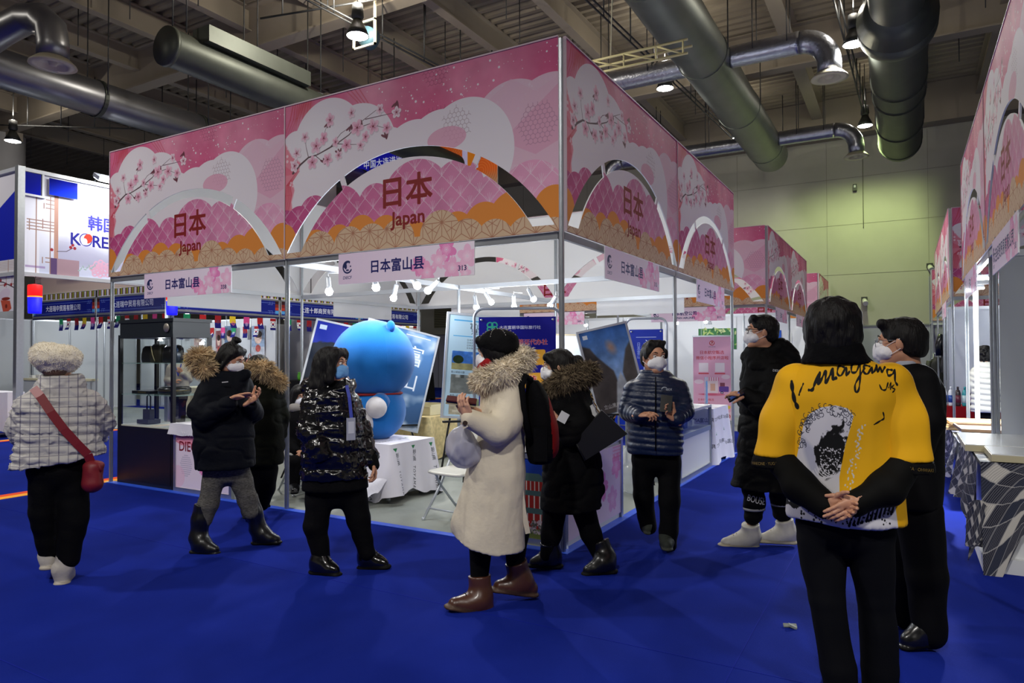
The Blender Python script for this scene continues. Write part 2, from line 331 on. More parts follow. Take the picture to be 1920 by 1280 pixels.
# round columns
M_COL = mat('column_paint', '#cdcdd0', 0.55, var=0.03, scale=2)
for i, (x, y, r) in enumerate(((-12.75, 9.65, 0.73), (-24.2, 6.75, 0.62))):
    o = MB().lathe([(r, 0), (r, 9.0)], (x, y, 0), 40).build('column', M_COL); tag(o, kind='structure')
    MB().lathe([(r+.012, 7.0), (r+.012, 7.03)], (x, y, 0), 40, sm=False).build('cable_band', M_DKGREY, o)
    mb = MB(); [mb.tube([(x+(r+.02)*math.cos(a), y+(r+.02)*math.sin(a), 2.5), (x+(r+.02)*math.cos(a), y+(r+.02)*math.sin(a), 9)], .012, 6) for a in (-2.2, -0.75)]; mb.build('column_cable', M_DKGREY, o)
    mb = MB(); mb.box(x-.85, x+.85, y-.2, y+.2, 8.72, 9.0); mb.build('column_bracket', M_BEAM, o)
# ------------------------------------------------------------------ ducts, pipes, lamps
M_DUCT = mat('galvanised_duct', '#7d827c', 0.42, 0.75, var=0.10, scale=1.6, bump=0.08, bscale=3); M_FOIL = mat('foil_duct', '#a6a9b4', 0.3, 0.9, var=0.12, scale=9, bump=0.5, bscale=14)
M_DARKD = mat('dark_duct', '#4c5049', 0.5, 0.55, var=0.1, scale=3)
def ribbed(p, q, r, step, amp):
    p, q = Vector(p), Vector(q); n = max(2, int((q-p).length/step)); pts, rs = [], []
    for i in range(n+1):
        t = i/n; pts.append(p.lerp(q, t)); rs.append(r)
        if i < n: pts.append(p.lerp(q, t+0.35/n)); rs.append(r+amp)
    return pts, rs
def hangers(root, axis_pts, r, top=9.5, m=None):
    for p in axis_pts:
        x, y, z = p
        for sx in (-1, 1): MB().tube([(x+sx*(r+.02), y, z), (x+sx*(r+.02), y, top)], .014, 6).build('hanger', M_DKGREY, root)
        MB().lathe([(r+.025, -.04), (r+.025, .04)], p, 28, axis=(0, 1, 0), sm=False).build('duct_band', m or M_DARKD, root)
d = thing('ventilation_duct', 'large round silver duct running along the ceiling to the far wall', 'duct', (-1.45, 18.9, 8.0))
pts, rs = ribbed((0, -22, 0), (0, 0, 0), 0.53, 1.9, 0.008); MB().tube(pts, rs, 32).build('duct_body', M_DUCT, d)
MB().lathe([(.53, 0), (.50, .12), (.38, .26), (.0, .3)], (0, 0, 0), 28, axis=(0, 1, 0)).build('duct_end', M_DUCT, d)
hangers(d, [(0, -20.2+k*3.8, 0) for k in range(6)], 0.53, 1.5, M_DUCT)
def branch(yc, zc, x_from, x_to, r, label):
    t = thing('branch_duct', label, 'duct', (x_from, yc, zc)); L = x_to-x_from; sg = 1 if L > 0 else -1
    pts, rs = ribbed((0, 0, 0), (L-sg*0.55, 0, 0), r, 0.11, 0.006); MB().tube(pts, rs, 20).build('duct_body', M_FOIL, t)
    el = [(L-sg*0.55+sg*0.55*math.sin(a), 0, -0.55*(1-math.cos(a))) for a in np.linspace(0, PI/2, 9)]+[(L, 0, -0.75)]
    MB().tube(el, [r+.004]*len(el), 20).build('elbow', M_FOIL, t)
    MB().lathe([(r+.02, 0.0), (r+.12, -0.10), (r+.13, -0.12), (r*.95, -0.12), (r*.9, -0.02), (r*0.4, -.04), (r*.35, -.11), (0, -.11)], (L, 0, -0.75), 24).build('air_outlet', mat('outlet_cream', '#b9b39a', 0.5), t)
    for s in (0.25, 0.6):
        for q in (-1, 1): MB().tube([(L*s, q*(r+.01), 0), (L*s, q*(r+.01), 1.6)], .012, 6).build('hanger', M_DKGREY, t)
branch(10.6, 8.02, -.94, 1.02, 0.23, 'foil branch duct bending down to an outlet right of the big silver duct')
branch(10.6, 8.02, -1.96, -5.2, 0.23, 'foil branch duct on the booth side of the big silver duct, above the header corner')
branch(17.2, 8.02, -.94, 1.15, 0.21, 'smaller far foil branch duct with outlet right of the big silver duct')
branch(17.2, 8.02, -1.96, -6.5, 0.21, 'far foil branch duct left of the big silver duct, above the pink headers')
d = thing('ventilation_duct', 'wide dark ribbed duct hanging over the right aisle', 'duct', (2.24, 18.6, 7.75))
pts, rs = ribbed((0, -8.6, 0), (0, 0, 0), 0.54, 0.13, 0.006); MB().tube(pts, rs, 36).build('duct_body', M_DARKD, d)
MB().lathe([(.54, 0), (.52, .1), (.0, .1)], (0, 0, 0), 36, axis=(0, 1, 0)).build('duct_end', M_DARKD, d)
MB().lathe([(.68, -8.9), (.68, -8.45), (.54, -8.1)], (0, 0, 0), 36, axis=(0, 1, 0)).build('duct_collar', M_DARKD, d)
pts, rs = ribbed((0, -16, 0), (0, -9.2, 0), 0.44, 0.13, 0.006); MB().tube(pts, rs, 30).build('duct_neck', M_DARKD, d)
MB().lathe([(.44, -9.5), (.68, -8.9)], (0, 0, 0), 36, axis=(0, 1, 0)).build('duct_cone', M_DARKD, d)
hangers(d, [(0, -8.2, 0), (0, -5.6, 0), (0, -4.6, 0), (0, -2.2, 0), (0, -.25, 0)], 0.55, 1.7)
d = thing('ventilation_duct', 'long smooth silver duct on the left, above the Korean pavilion', 'duct', (-12.6, 6.0, 7.0))
MB().tube([(0, -12, 0), (0, 6.9, 0)], 0.37, 28).build('duct_body', mat('silver_duct', '#85868a', 0.36, 0.85, var=0.08, scale=1.5, bump=0.05, bscale=4), d)
hangers(d, [(0, y, 0) for y in (-7.6, -4.6, -2.55, -0.15, 2.7, 5.6)], 0.37, 2.5)
el = [(0.0, -4.9, 0.05), (0.9, -4.72, 0.36), (1.45, -4.6, 0.5), (1.8, -4.52, 0.45), (2.02, -4.47, 0.25), (2.06, -4.45, -0.05), (2.06, -4.45, -0.3)]
MB().tube(el, .25, 22).build('branch_elbow', mat('silver_duct', ''), d)
MB().lathe([(.25, 0), (.36, -.1), (.37, -.13), (.24, -.13), (.2, -.05), (.08, -.06), (.06, -.12), (0, -.12)], (2.06, -4.45, -.3), 24).build('air_outlet', mat('outlet_cream', ''), d)
d = thing('ventilation_duct', 'dark ribbed duct with a round end cap left of the white column', 'duct', (-9.0, 2.65, 7.0))
pts, rs = ribbed((0, 0, 0), (0, 9, 0), 0.33, 0.1, 0.006); MB().tube(pts, rs, 28).build('duct_body', M_DARKD, d)
MB().lathe([(0, -.03), (.35, -.03), (.36, .05), (.33, .05)], (0, 0, 0), 28, axis=(0, 1, 0)).build('end_cap', M_DARKD, d)
MB().box(-.05, .42, .55, 3.0, .22, .52).build('junction_box', M_DARKD, d)
for s in (-1, 1):
    for y in (.25, 1.8, 3.5, 6): MB().tube([(s*.2, y, .3), (s*.2, y, 2.5)], .014, 6).build('hanger', M_DKGREY, d)
M_LAMPON = mat('lamp_glow', '#fffdf5', 0.3, emit=40.0)
lamp_labels = ['high bay lamp hanging in front of the white round column', 'high bay lamp between the silver and dark ducts, nearer one', 'high bay lamp right of the pink corner header, below the foil branch duct',
               'high bay lamp over the right aisle nearest the far wall', 'high bay lamp at the far left, above the Korean pavilion', 'small high bay lamp half behind the silver duct near the far wall']
for (p, e, c), lab in zip(HALL_LAMPS, lamp_labels):
    t = thing('high_bay_lamp', lab, 'lamp', p, group='high bay hall lamps')
    MB().lathe([(.05, .62), (.10, .60), (.115, .36), (.08, .30)], (0, 0, 0), 18).build('ballast', M_DKGREY, t)
    MB().lathe([(.085, .32), (.10, .26), (.17, .12), (.215, .0), (.20, .0), (.15, .12)], (0, 0, 0), 24).build('reflector', mat('reflector', '#3a3c3c', 0.35, 0.6), t)
    MB().lathe([(.0, -.02), (.16, -.012), (.2, .003)], (0, 0, 0), 24).build('lens', M_LAMPON, t)
    MB().tube([(0, 0, .6), (0, 0, 10.12-p[2])], .012, 6).build('stem', M_DKGREY, t)
# cable trays and rods below the deck
def rail(label, p, q, drop, n, two=True):
    t = thing('cable_tray', label, 'cable tray', p); q = Vector(q)-Vector(p); mb = MB()
    mb.tube([(0, 0, 0), q], .02, 6)
    if two: mb.tube([(.1, .05, .02), q+Vector((.1, .05, .02))], .02, 6)
    mb.build('rail', M_DKGREY, t)
    for k in range(n): c = q*((k+.5)/n); MB().tube([c, c+Vector((0, 0, drop))], .016, 6).build('rod', M_DKGREY, t)
rail('twin cable tray crossing behind the big silver duct towards the far wall', (-3.0, 4.5, 8.2), (-2.2, 20.8, 8.35), 1.4, 12)
rail('cable tray running past the lamp at the white column', (-7.4, 4.4, 8.2), (-6.9, 12.5, 8.3), 1.4, 6)
rail('cable tray on the far left above the Korean pavilion', (-21.5, 4.9, 8.4), (-14.2, 8.6, 8.0), 1.5, 8, False)
rail('bundle of hanging rods beside the dark right duct', (1.1, 8.6, 8.6), (1.35, 19.5, 8.6), 1.1, 10)
rail('pipe crossing in front of the white column', (-8.9, 4.6, 8.3), (-6.2, 5.6, 8.5), 1.3, 3, False)
t = thing('ceiling_fan_unit', 'small ventilator in a square frame beside the column lamp', 'ventilator', (-7.15, 5.9, 8.0))
mb = MB(); [mb.box(-.3+dx, -.26+dx, -.2, -.16, -.25, .75) for dx in (0, .56)]; [mb.box(-.3, .3, -.2, -.16, z, z+.04) for z in (-.25, .25, .71)]; mb.build('frame', mat('outlet_cream', ''), t)
MB().lathe([(.0, -.1), (.2, -.1), (.22, .1), (.0, .1)], (0, -.05, .0), 20, axis=(0, 1, 0)).build('fan_drum', mat('fan_blue', '#3d5a66', 0.5), t)
mb = MB()
for x in (-26, -23.5, -21, -15.2, -13.1, -10.7, -8.1, -5.9, -3.6, 3.2):
    for y in (2.5, 4.2, 8.1, 9.6, 11.8, 13.1, 16.2): mb.tube([(x+((y*7) % 1), y, 8.7+((x*3+y) % 1.0)*.4), (x+((y*7) % 1), y, 10.1)], .012, 5)
tag(mb.build('ceiling_rods', M_DKGREY), 'thin dark suspension rods hanging from the roof deck', 'rods', kind='stuff')
# cables and cameras on the far wall
for x, z, lab in ((.35, 5.7, 'white security camera at the end of a cable on the far wall'), (2.42, 4.35, 'small dark security camera on the far wall above the right booths')):
    t = thing('security_camera', lab, 'camera', (x, 21.1, z)); MB().box(-.09, .09, -.1, .1, -.02, .1).build('mount', M_DKGREY, t)
    MB().tube([(0, -.05, 0), (.05, -.3, -.14)], [.075, .085], 12).build('housing', mat('cam_white', '#c8c8c4', 0.4), t)
o = MB().tube([(.35, 21.17, 5.75), (.35, 21.17, 8.8)], .014, 6).build('wall_cable', mat('cable_grey', '#77756a', 0.7)); tag(o, 'thin grey cable running down the far wall', 'cable')
t = thing('wall_box', 'small black box on the grey far wall above the pink headers', 'box', (-3.35, 21.1, 7.45)); MB().box(-.14, .14, -.08, .1, -.06, .07).build('housing', M_BLACK, t); MB().box(-.1, .1, -.1, -.08, -.03, .03).build('face_plate', M_DKGREY, t)
# lighting truss end above the header
t = thing('lighting_truss', 'pale yellow truss end showing above the corner header', 'truss', (-1.55, 6.9, 6.15)); mb = MB()
mb.tube([(-1.3, 0, .78), (.66, 0, .78)], .022, 6); mb.tube([(-1.3, 0, .54), (.66, 0, .54)], .022, 6); mb.tube([(-1.3, .3, .78), (.66, .3, .78)], .022, 6)
for x in (-1.1, -.5, .1, .58): mb.tube([(x, 0, .54), (x, 0, .78)], .016, 6)
for x in (-1.1, -.5): mb.tube([(x, 0, .78), (x+.6, 0, .54)], .016, 6)
mb.tube([(.1, 0, .78), (.58, 0, .54)], .016, 6)
mb.build('truss_frame', mat('truss_yellow', '#d9cf9a', 0.5), t)
MB().tube([(-.75, 0, .78), (-.72, .02, 1.9), (-.74, 0, 3.3)], .012, 6).build('sling', mat('rope_pale', '#c9c4a8', 0.8), t)
for o in [x for x in COL.objects if x.name.startswith('security_camera')]:
    o.location = {'security_camera': (1.13, 21.1, 3.3), 'security_camera.001': (3.02, 21.1, 4.3)}[o.name]
bpy.data.objects['wall_cable'].location = (0.78, 0, 0)
t = thing('wall_sensor', 'small dark sensor high on the far wall left of the hanging cable', 'sensor', (.89, 21.15, 7.12)); MB().box(-.06, .06, -.1, .05, -.1, .12).build('housing', M_DKGREY, t); MB().box(-.03, .03, -.12, -.1, 0, .08).build('lens', M_WHITE, t)
# ================================================================== PRINT FOR THE PINK HEADER BOARDS
def mask_union(cv, discs, soft=None):
    m = np.full((cv.H, cv.W), 1e9, np.float32); X = cv.x[None]; Y = cv.y[:, None]
    for (x, y, r) in discs: np.minimum(m, np.hypot(X-x, Y-y)-r, out=m)
    return np.clip(0.5-m*cv.k, 0, 1)
def composite(cv, layer, al): cv.a = cv.a*(1-al[..., None])+layer*al[..., None]
def blossom(cv, x, y, r, rot, tint=0.0, side=1.0):
    for k in range(5):
        a = rot+k*2*PI/5; px, py = x+math.cos(a)*r*.58*side, y+math.sin(a)*r*.58
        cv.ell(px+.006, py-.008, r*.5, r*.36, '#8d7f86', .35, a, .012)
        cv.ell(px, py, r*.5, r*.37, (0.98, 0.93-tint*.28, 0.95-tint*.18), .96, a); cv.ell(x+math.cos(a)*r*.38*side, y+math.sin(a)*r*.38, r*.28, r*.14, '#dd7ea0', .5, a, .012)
    for k in range(8): a = rot+k*.8; cv.line([(x, y), (x+math.cos(a)*r*.42*side, y+math.sin(a)*r*.42)], .004, '#a8405f', .8)
    cv.disc(x, y, r*.14, '#7e1f35', .95)
def header_art():
    cv = Canvas(3.0, 1.5, 512, '#ec8aa9'); H, W = cv.H, cv.W; n = vnoise(W, H, 5, 3, 5); n2 = vnoise(W, H, 16, 5, 4)
    gx = (cv.x/3)[None, :, None]; t = np.clip((n-.3)*2.2, 0, 1)[..., None]
    cv.a = srgb('#f3a3b9')*(1-t)+srgb('#dc5a88')*t; cv.a = cv.a*(1-.35*gx)+(srgb('#d9558a')*(.35*gx)); cv.a *= (0.93+.14*n2)[..., None]
    g = np.random.default_rng(5)
    for _ in range(150):
        u = 1.0+2.0*g.random()**.8; cv.disc(u, 1.0+.48*g.random(), .003+.009*g.random()**3, '#ffffff', .9)
    # red veins, upper left
    for k in range(9):
        x = .12+.03*k; cv.line([(x, 1.5), (x-.04+.02*math.sin(k), 1.36), (x-.1, 1.24-.01*k)], [.02, .014, .004], '#cf2f3f', .5)
    for k in range(4): cv.line([(.82+.05*k, 1.5), (.95+.05*k, 1.38-.02*k), (1.1+.02*k, 1.16)], [.012, .01, .003], '#d8556a', .6)
    cv.ell(.3, 1.43, .1, .07, '#c8283a', .45, .3, .05)
    for (x, y) in ((1.84, 1.48), (1.85, 1.0)): hexcirc(cv, x, y, .13 if y > 1.2 else .17, '#a8486f', .6)
    # pale hills of cloud
    al = mask_union(cv, [(2.59, .85, .40), (2.93, .84, .40), (2.25, .78, .36)]); lay = np.empty_like(cv.a); lay[:] = srgb('#f0d6e2'); composite(cv, lay, al*.9)
    cv.poly([(2.33, 1.10), (2.58, 1.26), (2.8, 1.12), (3, 1.2), (3, .5), (2.4, .6)], '#efc2d4', .55)
    cv.poly([(3, 1.14), (2.49, .77), (2.8, .62), (3, .7)], '#eaa3bf', .55)
    al = mask_union(cv, [(.15, 1.05, .19), (.58, 1.02, .46), (.95, .9, .46), (1.6, .70, .40), (1.88, .72, .42), (2.14, .72, .47), (1.2, .5, .6)]); Y = cv.y[:, None]
    al = np.maximum(al, np.clip((.82-Y)*cv.k, 0, 1)*np.clip((2.45-cv.x[None])*4, 0, 1)*1.0); lay[:] = srgb('#f6f1f5'); composite(cv, lay, al*.97)
    cv.ell(.45, 1.08, .3, .3, '#ffffff', .5, 0, .3)
    hexcirc(cv, 2.05, .98, .15, '#b6a0a8', .7); hexcirc(cv, 2.82, .86, .17, '#b98aa2', .7)
    cv.ell(1.95, .88, .2, .1, '#eda9c2', .8)
    # trunk wash, left
    cv.poly([(0, 1.15), (.1, 1.0), (.22, .92), (.2, .84), (.1, .78), (.14, .66), (.1, .55), (.12, .40), (0, .4)], '#ee6d82', .75, .02)
    for k in range(5): cv.line([(.01+.012*k, .45), (.02+.02*k, .62), (.03+.012*k, .72), (.17+.01*k, .84)], [.006, .012, .01, .004], '#d33a50', .7)
    for _ in range(14): cv.disc(.03+.1*g.random(), .7+.45*g.random(), .008+.008*g.random(), '#fff4f8', .7)
    # branch and blossom
    cv.line([(.12, .83), (.22, .90), (.33, .955), (.45, .965), (.58, 1.0), (.72, 1.04)], [.026, .02, .016, .01, .014, .016], '#5b4048')
    cv.line([(.72, 1.04), (.85, 1.09), (.93, 1.15), (1.03, 1.2), (1.2, 1.27)], [.012, .01, .008, .006, .004], '#6a5058')
    for a in ([(.33, .955), (.30, 1.05), (.28, 1.15)], [(.45, .97), (.5, 1.06), (.58, 1.25)], [(.6, 1.0), (.75, 1.12), (.86, 1.16)], [(.7, 1.03), (.85, 1.0), (.98, .98)], [(.42, .96), (.5, .9), (.58, .88)], [(.9, 1.13), (1.1, 1.15), (1.28, 1.08)], [(1.05, 1.2), (1.25, 1.2), (1.4, 1.2)]): cv.line(a, [.008, .006, .003], '#6a4a55')
    for (x, y, s) in ((.58, 1.2, 1), (.86, 1.12, 1), (.53, .92, -1), (1.28, 1.04, -1), (1.4, 1.24, 1), (.98, 1.14, 1), (.72, .98, -1)):
        for q in (-.5, .2, .8): cv.ell(x+.03*q, y+.03*s, .035, .011, '#6b2c3c', .9, s*(1.0+q))
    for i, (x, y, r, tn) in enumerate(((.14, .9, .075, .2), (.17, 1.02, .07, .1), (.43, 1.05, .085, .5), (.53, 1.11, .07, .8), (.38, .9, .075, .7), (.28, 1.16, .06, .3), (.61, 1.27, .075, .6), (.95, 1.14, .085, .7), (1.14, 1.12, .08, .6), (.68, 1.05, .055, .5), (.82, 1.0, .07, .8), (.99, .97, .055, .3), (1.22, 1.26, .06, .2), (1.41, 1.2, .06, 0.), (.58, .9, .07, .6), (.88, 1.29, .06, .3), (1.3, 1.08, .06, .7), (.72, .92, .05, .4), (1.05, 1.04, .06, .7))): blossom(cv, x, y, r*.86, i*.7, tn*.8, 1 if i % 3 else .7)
    # scalloped pink clouds
    al = mask_union(cv, [(.0, .26, .22), (.2, .3, .2), (.4, .38, .20), (.74, .34, .29), (1.16, .4, .2), (1.62, .36, .39), (2.06, .42, .27), (2.42, .26, .26), (2.76, .28, .30), (3.0, .2, .2), (1.2, .2, .3)])
    lay = srgb('#c74a85')*(1-gx)+srgb('#f3b3cf')*gx; lay = np.broadcast_to(lay, cv.a.shape).copy(); lay = lay*(0.93+.14*n2)[..., None]; pc = Canvas(3, 1.5, 512); pc.a = lay; s = .21
    s = .19; g2 = np.random.default_rng(9)
    for r in range(-1, 10):
        for c in range(-1, 18):
            x, y = (c+(r % 2)*.5)*s, r*s*.5
            for dx, dy in ((.5, .5), (-.5, .5)):
                P = [(x+dx*s*t+.012*math.sin(t*PI)*(1 if dx > 0 else -1), y+dy*s*t+.016*math.sin(t*PI)) for t in np.linspace(0, 1, 9)]
                for i in range(0, 8, 1): pc.line([P[i], (P[i][0]*.3+P[i+1][0]*.7, P[i][1]*.3+P[i+1][1]*.7)], .0045, '#f9eaf1', .85)
            for a in (-50, -22, 0, 22, 50): pc.line([(x, y+.01), (x+.05*math.sin(math.radians(a)), y+.01+.075*math.cos(math.radians(a)))], .0032, '#fbeef4', .7)
    composite(cv, pc.a, al)
    # orange and straw coloured clouds with hemp leaf pattern
    al = mask_union(cv, [(.0, .18, .16), (.42, .08, .17), (.72, .1, .17), (1.0, .15, .18), (1.28, .12, .18), (1.62, .05, .16), (2.05, .08, .17), (2.32, .1, .2), (2.6, .12, .24), (2.96, .18, .18)]); lay[:] = srgb('#f0953c'); composite(cv, lay, al)
    pc = Canvas(3, 1.5, 512, '#e2c4a0'); s = .2; hh = s*.866; L = '#b87f62'
    for r in range(-1, 6):
        for c in range(-1, 17):
            x, y = (c+(r % 2)*.5)*s, r*hh*1.0
            for k in range(6):
                a, a2 = math.radians(60*k+30), math.radians(60*k); pc.line([(x, y), (x+s*.577*math.cos(a), y+s*.577*math.sin(a))], .006, L); pc.line([(x, y), (x+s*math.cos(a2)*.5, y+s*math.sin(a2)*.5)], .006, L)
                if k % 2: pc.line([(x+s*.577*math.cos(a), y+s*.577*math.sin(a)), (x+s*.5*math.cos(a+.52), y+s*.5*math.sin(a+.52))], .005, L)
            pc.disc(x, y, .012, L, .8)
    al = mask_union(cv, [(.0, -.05, .14), (.26, -.04, .19), (.48, .03, .2), (.85, .05, .19), (1.12, .05, .19), (1.42, .06, .19), (1.88, .07, .21), (2.15, .0, .18), (2.42, -.03, .18), (2.71, -.03, .17), (2.95, -.06, .17)]); al = np.maximum(al, np.clip((.075-Y)*cv.k, 0, 1)*np.ones_like(cv.x)[None]); composite(cv, pc.a, al)
    for t, y, h in (('日本', .385, .205), ('Japan', .195, .115)): cv.text(t, 1.53, y, h*(1.0 if t == '日本' else 1.05), '#8e1a18', .022, sx=1.02)
    return cv
def hexcirc(cv, x, y, r, col, a):
    s = .042; n = int(r/s)+2
    for i in range(-n, n+1):
        for j in range(-n, n+1):
            px, py = x+(i+(j % 2)*.5)*s, y+j*s*.866
            if math.hypot(px-x, py-y) < r:
                for k in range(3): q = math.radians(90+120*k); cv.line([(px, py), (px+s*.55*math.cos(q), py+s*.55*math.sin(q))], .005, col, a)
M_HEAD = print_mat('header_print', header_art().a*.88, 0.6); M_HBACK = mat('header_back', '#d9d9da', 0.55)
def header_mesh():
    def arch(u, top, R): return top-R+math.sqrt(max(0, R*R-(u-1.5)**2))
    out = lambda u: arch(u, .87, 1.715); inn = lambda u: arch(u, .78, 1.47)
    def hole(u0, u1, w0, w1, base=None):
        a = [(u, max(out(u), .05)) for u in np.linspace(u0, u1, 22)]; b = [(u, max(inn(u), .05)) for u in np.linspace(w1, w0, 22)]; return a+b
    holes = [hole(.035, .735, .232, .772), hole(.785, 2.24, .822, 2.19), hole(2.29, 2.965, 2.238, 2.768)]
    c = bpy.data.curves.new('h', 'CURVE'); c.dimensions = '2D'; c.fill_mode = 'BOTH'; c.extrude = .006
    for pts in [[(0, 0), (3, 0), (3, 1.5), (0, 1.5)]]+holes:
        sp = c.splines.new('POLY'); sp.points.add(len(pts)-1); sp.use_cyclic_u = True
        for p, q in zip(sp.points, pts): p.co = (q[0], q[1], 0, 1)
    o = bpy.data.objects.new('h', c); COL.objects.link(o); dg = bpy.context.evaluated_depsgraph_get(); me = bpy.data.meshes.new_from_object(o.evaluated_get(dg)); bpy.data.objects.remove(o); bpy.data.curves.remove(c)
    V = np.array([v.co[:] for v in me.vertices]); V = np.stack([V[:, 0], -V[:, 2], V[:, 1]], -1); me.vertices.foreach_set('co', V.ravel()); me.materials.clear(); me.materials.append(M_HEAD); me.materials.append(M_HBACK)
    me.update(); ul = me.uv_layers[0] if me.uv_layers else me.uv_layers.new(name='UVMap')
    for p in me.polygons:
        p.material_index = 0 if p.normal.y < -.5 else 1; p.use_smooth = False
        for li in p.loop_indices: v = V[me.loops[li].vertex_index]; ul.data[li].uv = (v[0]/3, v[2]/1.5)
    me.name = 'header_board'; return me
HMESH = header_mesh(); Z1, Z2 = 2.46, 3.96
M_HEDGE = mat('header_edge', '#c9b3b8', 0.5)
_hedge = MB().box(0, 3, -.012, .012, 1.5, 1.512).box(0, .012, -.012, .012, 0, 1.5).mesh('edge_trim', M_HEDGE)
def header(x, y, rot, label):
    o = link('header_board', HMESH, None, (x, y, Z1), rot); tag(o, label, 'header board', 'cherry blossom header boards'); link('edge_trim', _hedge, o); return o
H90 = PI/2
for x, y, r, lab in (
    (-6, -.035, 0, 'left front pink cherry blossom header board above booth sign 338'), (-3, -.035, 0, 'largest pink cherry blossom header board, facing front above booth sign 313'),
    (.035, 0, H90, 'pink header board turned to the right aisle, directly round the front corner'), (.035, 3, H90, 'pink header board at the far end of the near block, right aisle side'),
    (0, 6.035, PI, 'rear header board of the near block seen white from behind, right half'), (-3, 6.035, PI, 'rear header board of the near block seen white from behind, left half'),
    (-6.035, 3, -H90, 'left side header board of the near block seen white from behind, front half'), (-6.035, 6, -H90, 'left side header board of the near block seen white from behind, rear half'),
    (-3, 8.965, 0, 'pink header board above the airline booth, facing front behind the near block'), (-6, 8.965, 0, 'pink header board above sign 343, mostly hidden behind the near block'),
    (.035, 9, H90, 'first aisle side pink header board of the second block'), (.035, 12, H90, 'second aisle side pink header board of the second block'),
    (-3, 17.965, 0, 'small front pink header board of the third block near the far wall'), (.035, 18, H90, 'narrow aisle side header board of the third block near the far wall'),
    (2.965, 3, -H90, 'dark lower-lit pink header board at the right edge above the checkered table'), (2.965, 6, -H90, 'pink header board of the right block above the wooden trays'), (2.965, 0, -H90, 'right block header board nearest the camera, cut by the right frame edge'),
    (2.965, 12, -H90, 'steeply seen header board of the second right block, nearer one'), (2.965, 15, -H90, 'steeply seen header board of the second right block, farther one'),
    (3, 8.965, 0, 'slim visible front of the second right block header, above the red table'), (3, 18.9, 0, 'slim pink header far down the right aisle under the dark camera')): header(x, y, r, lab)
# ------------------------------------------------------------------ aluminium booth frames
def post_prof(r=.022):
    p = []
    for k in range(8):
        a = PI/4*k; p += [(r*math.cos(a-.27), r*math.sin(a-.27)), (r*.72*math.cos(a), r*.72*math.sin(a)), (r*math.cos(a+.27), r*math.sin(a+.27))]
    return p
_posts = {}
def frame(label, xs, ys, tall, name='shell_scheme', rails=True, h=Z1, hi=Z2, m=None, skip=()):
    t = thing(name, label, 'booth frame', (xs[0], ys[0], 0)); ox, oy = xs[0], ys[0]; edge = lambda x, y: x in (xs[0], xs[-1]) or y in (ys[0], ys[-1])
    for x in xs:
        for y in ys:
            if (x, y) in skip: continue
            hh = hi if (edge(x, y) and tall) else h
            if hh not in _posts: _posts[hh] = MB().prism(post_prof(), 0, hh).box(-.05, .05, -.05, .05, 0, .004).mesh('post', M_ALU)
            link('post', _posts[hh], t, (x-ox, y-oy, 0))
    def rl(p, q, z, hgt=.058, w=.034):
        ax = p[0] != q[0]; mb = MB(); L = abs(q[0]-p[0])+abs(q[1]-p[1])
        if ax: mb.box(.022, L-.022, -w/2, w/2, 0, hgt); mb.box(.03, .05, -w/2-.002, -w/2, .024, .034)
        else: mb.box(-w/2, w/2, .022, L-.022, 0, hgt); mb.box(w/2, w/2+.002, .03, .05, .024, .034)
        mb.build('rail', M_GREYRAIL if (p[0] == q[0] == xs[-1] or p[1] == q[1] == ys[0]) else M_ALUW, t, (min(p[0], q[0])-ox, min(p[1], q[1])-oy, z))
    if rails:
        for y in ys:
            for a, b in zip(xs, xs[1:]): rl((a, y), (b, y), h-.058)
        for x in xs:
            for a, b in zip(ys, ys[1:]): rl((x, a), (x, b), h-.058)
    return t
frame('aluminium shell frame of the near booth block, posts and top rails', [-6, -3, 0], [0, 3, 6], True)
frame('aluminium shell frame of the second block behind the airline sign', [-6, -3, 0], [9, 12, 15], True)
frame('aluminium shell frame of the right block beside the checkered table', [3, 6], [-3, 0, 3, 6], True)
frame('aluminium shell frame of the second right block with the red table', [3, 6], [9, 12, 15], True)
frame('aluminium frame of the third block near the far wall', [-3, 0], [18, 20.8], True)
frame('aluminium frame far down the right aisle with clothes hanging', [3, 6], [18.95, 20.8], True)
# ------------------------------------------------------------------ hanging booth signs
def swirl_logo(cv, x, y, r, col='#232a5a'):
    cv.arc(x, y, r*.85, 60, 330, r*.22, col, n=24); cv.ell(x-.2*r, y+.45*r, .75*r, .4*r, col, 1, .5); cv.ell(x+.1*r, y+.15*r, .42*r, .5*r, '#d9c6dd'); cv.ell(x-.4*r, y+.2*r, .28*r, .5*r, col, 1, .2); cv.ell(x, y-.45*r, .3*r, .12*r, col); cv.disc(x+.6*r, y+.1*r, .12*r, col)
def sakura(cv, x, y, r, col, rot=0.0, a=1.0, notch=True, ctr=True):
    for k in range(5):
        q = rot+k*2*PI/5; cv.ell(x+math.cos(q)*r*.55, y+math.sin(q)*r*.55, r*.48, r*.36, col, a, q)
        if notch: cv.poly([(x+math.cos(q)*r*.8, y+math.sin(q)*r*.8), (x+math.cos(q-.1)*r*1.1, y+math.sin(q-.1)*r*1.1), (x+math.cos(q+.1)*r*1.1, y+math.sin(q+.1)*r*1.1)], '#efd9ea', a)
    if ctr:
        for k in range(20): q = k*PI/10; cv.line([(x+math.cos(q)*r*.12, y+math.sin(q)*r*.12), (x+math.cos(q)*r*.45, y+math.sin(q)*r*.45)], r*.03, '#fdf2f8', .9*a)
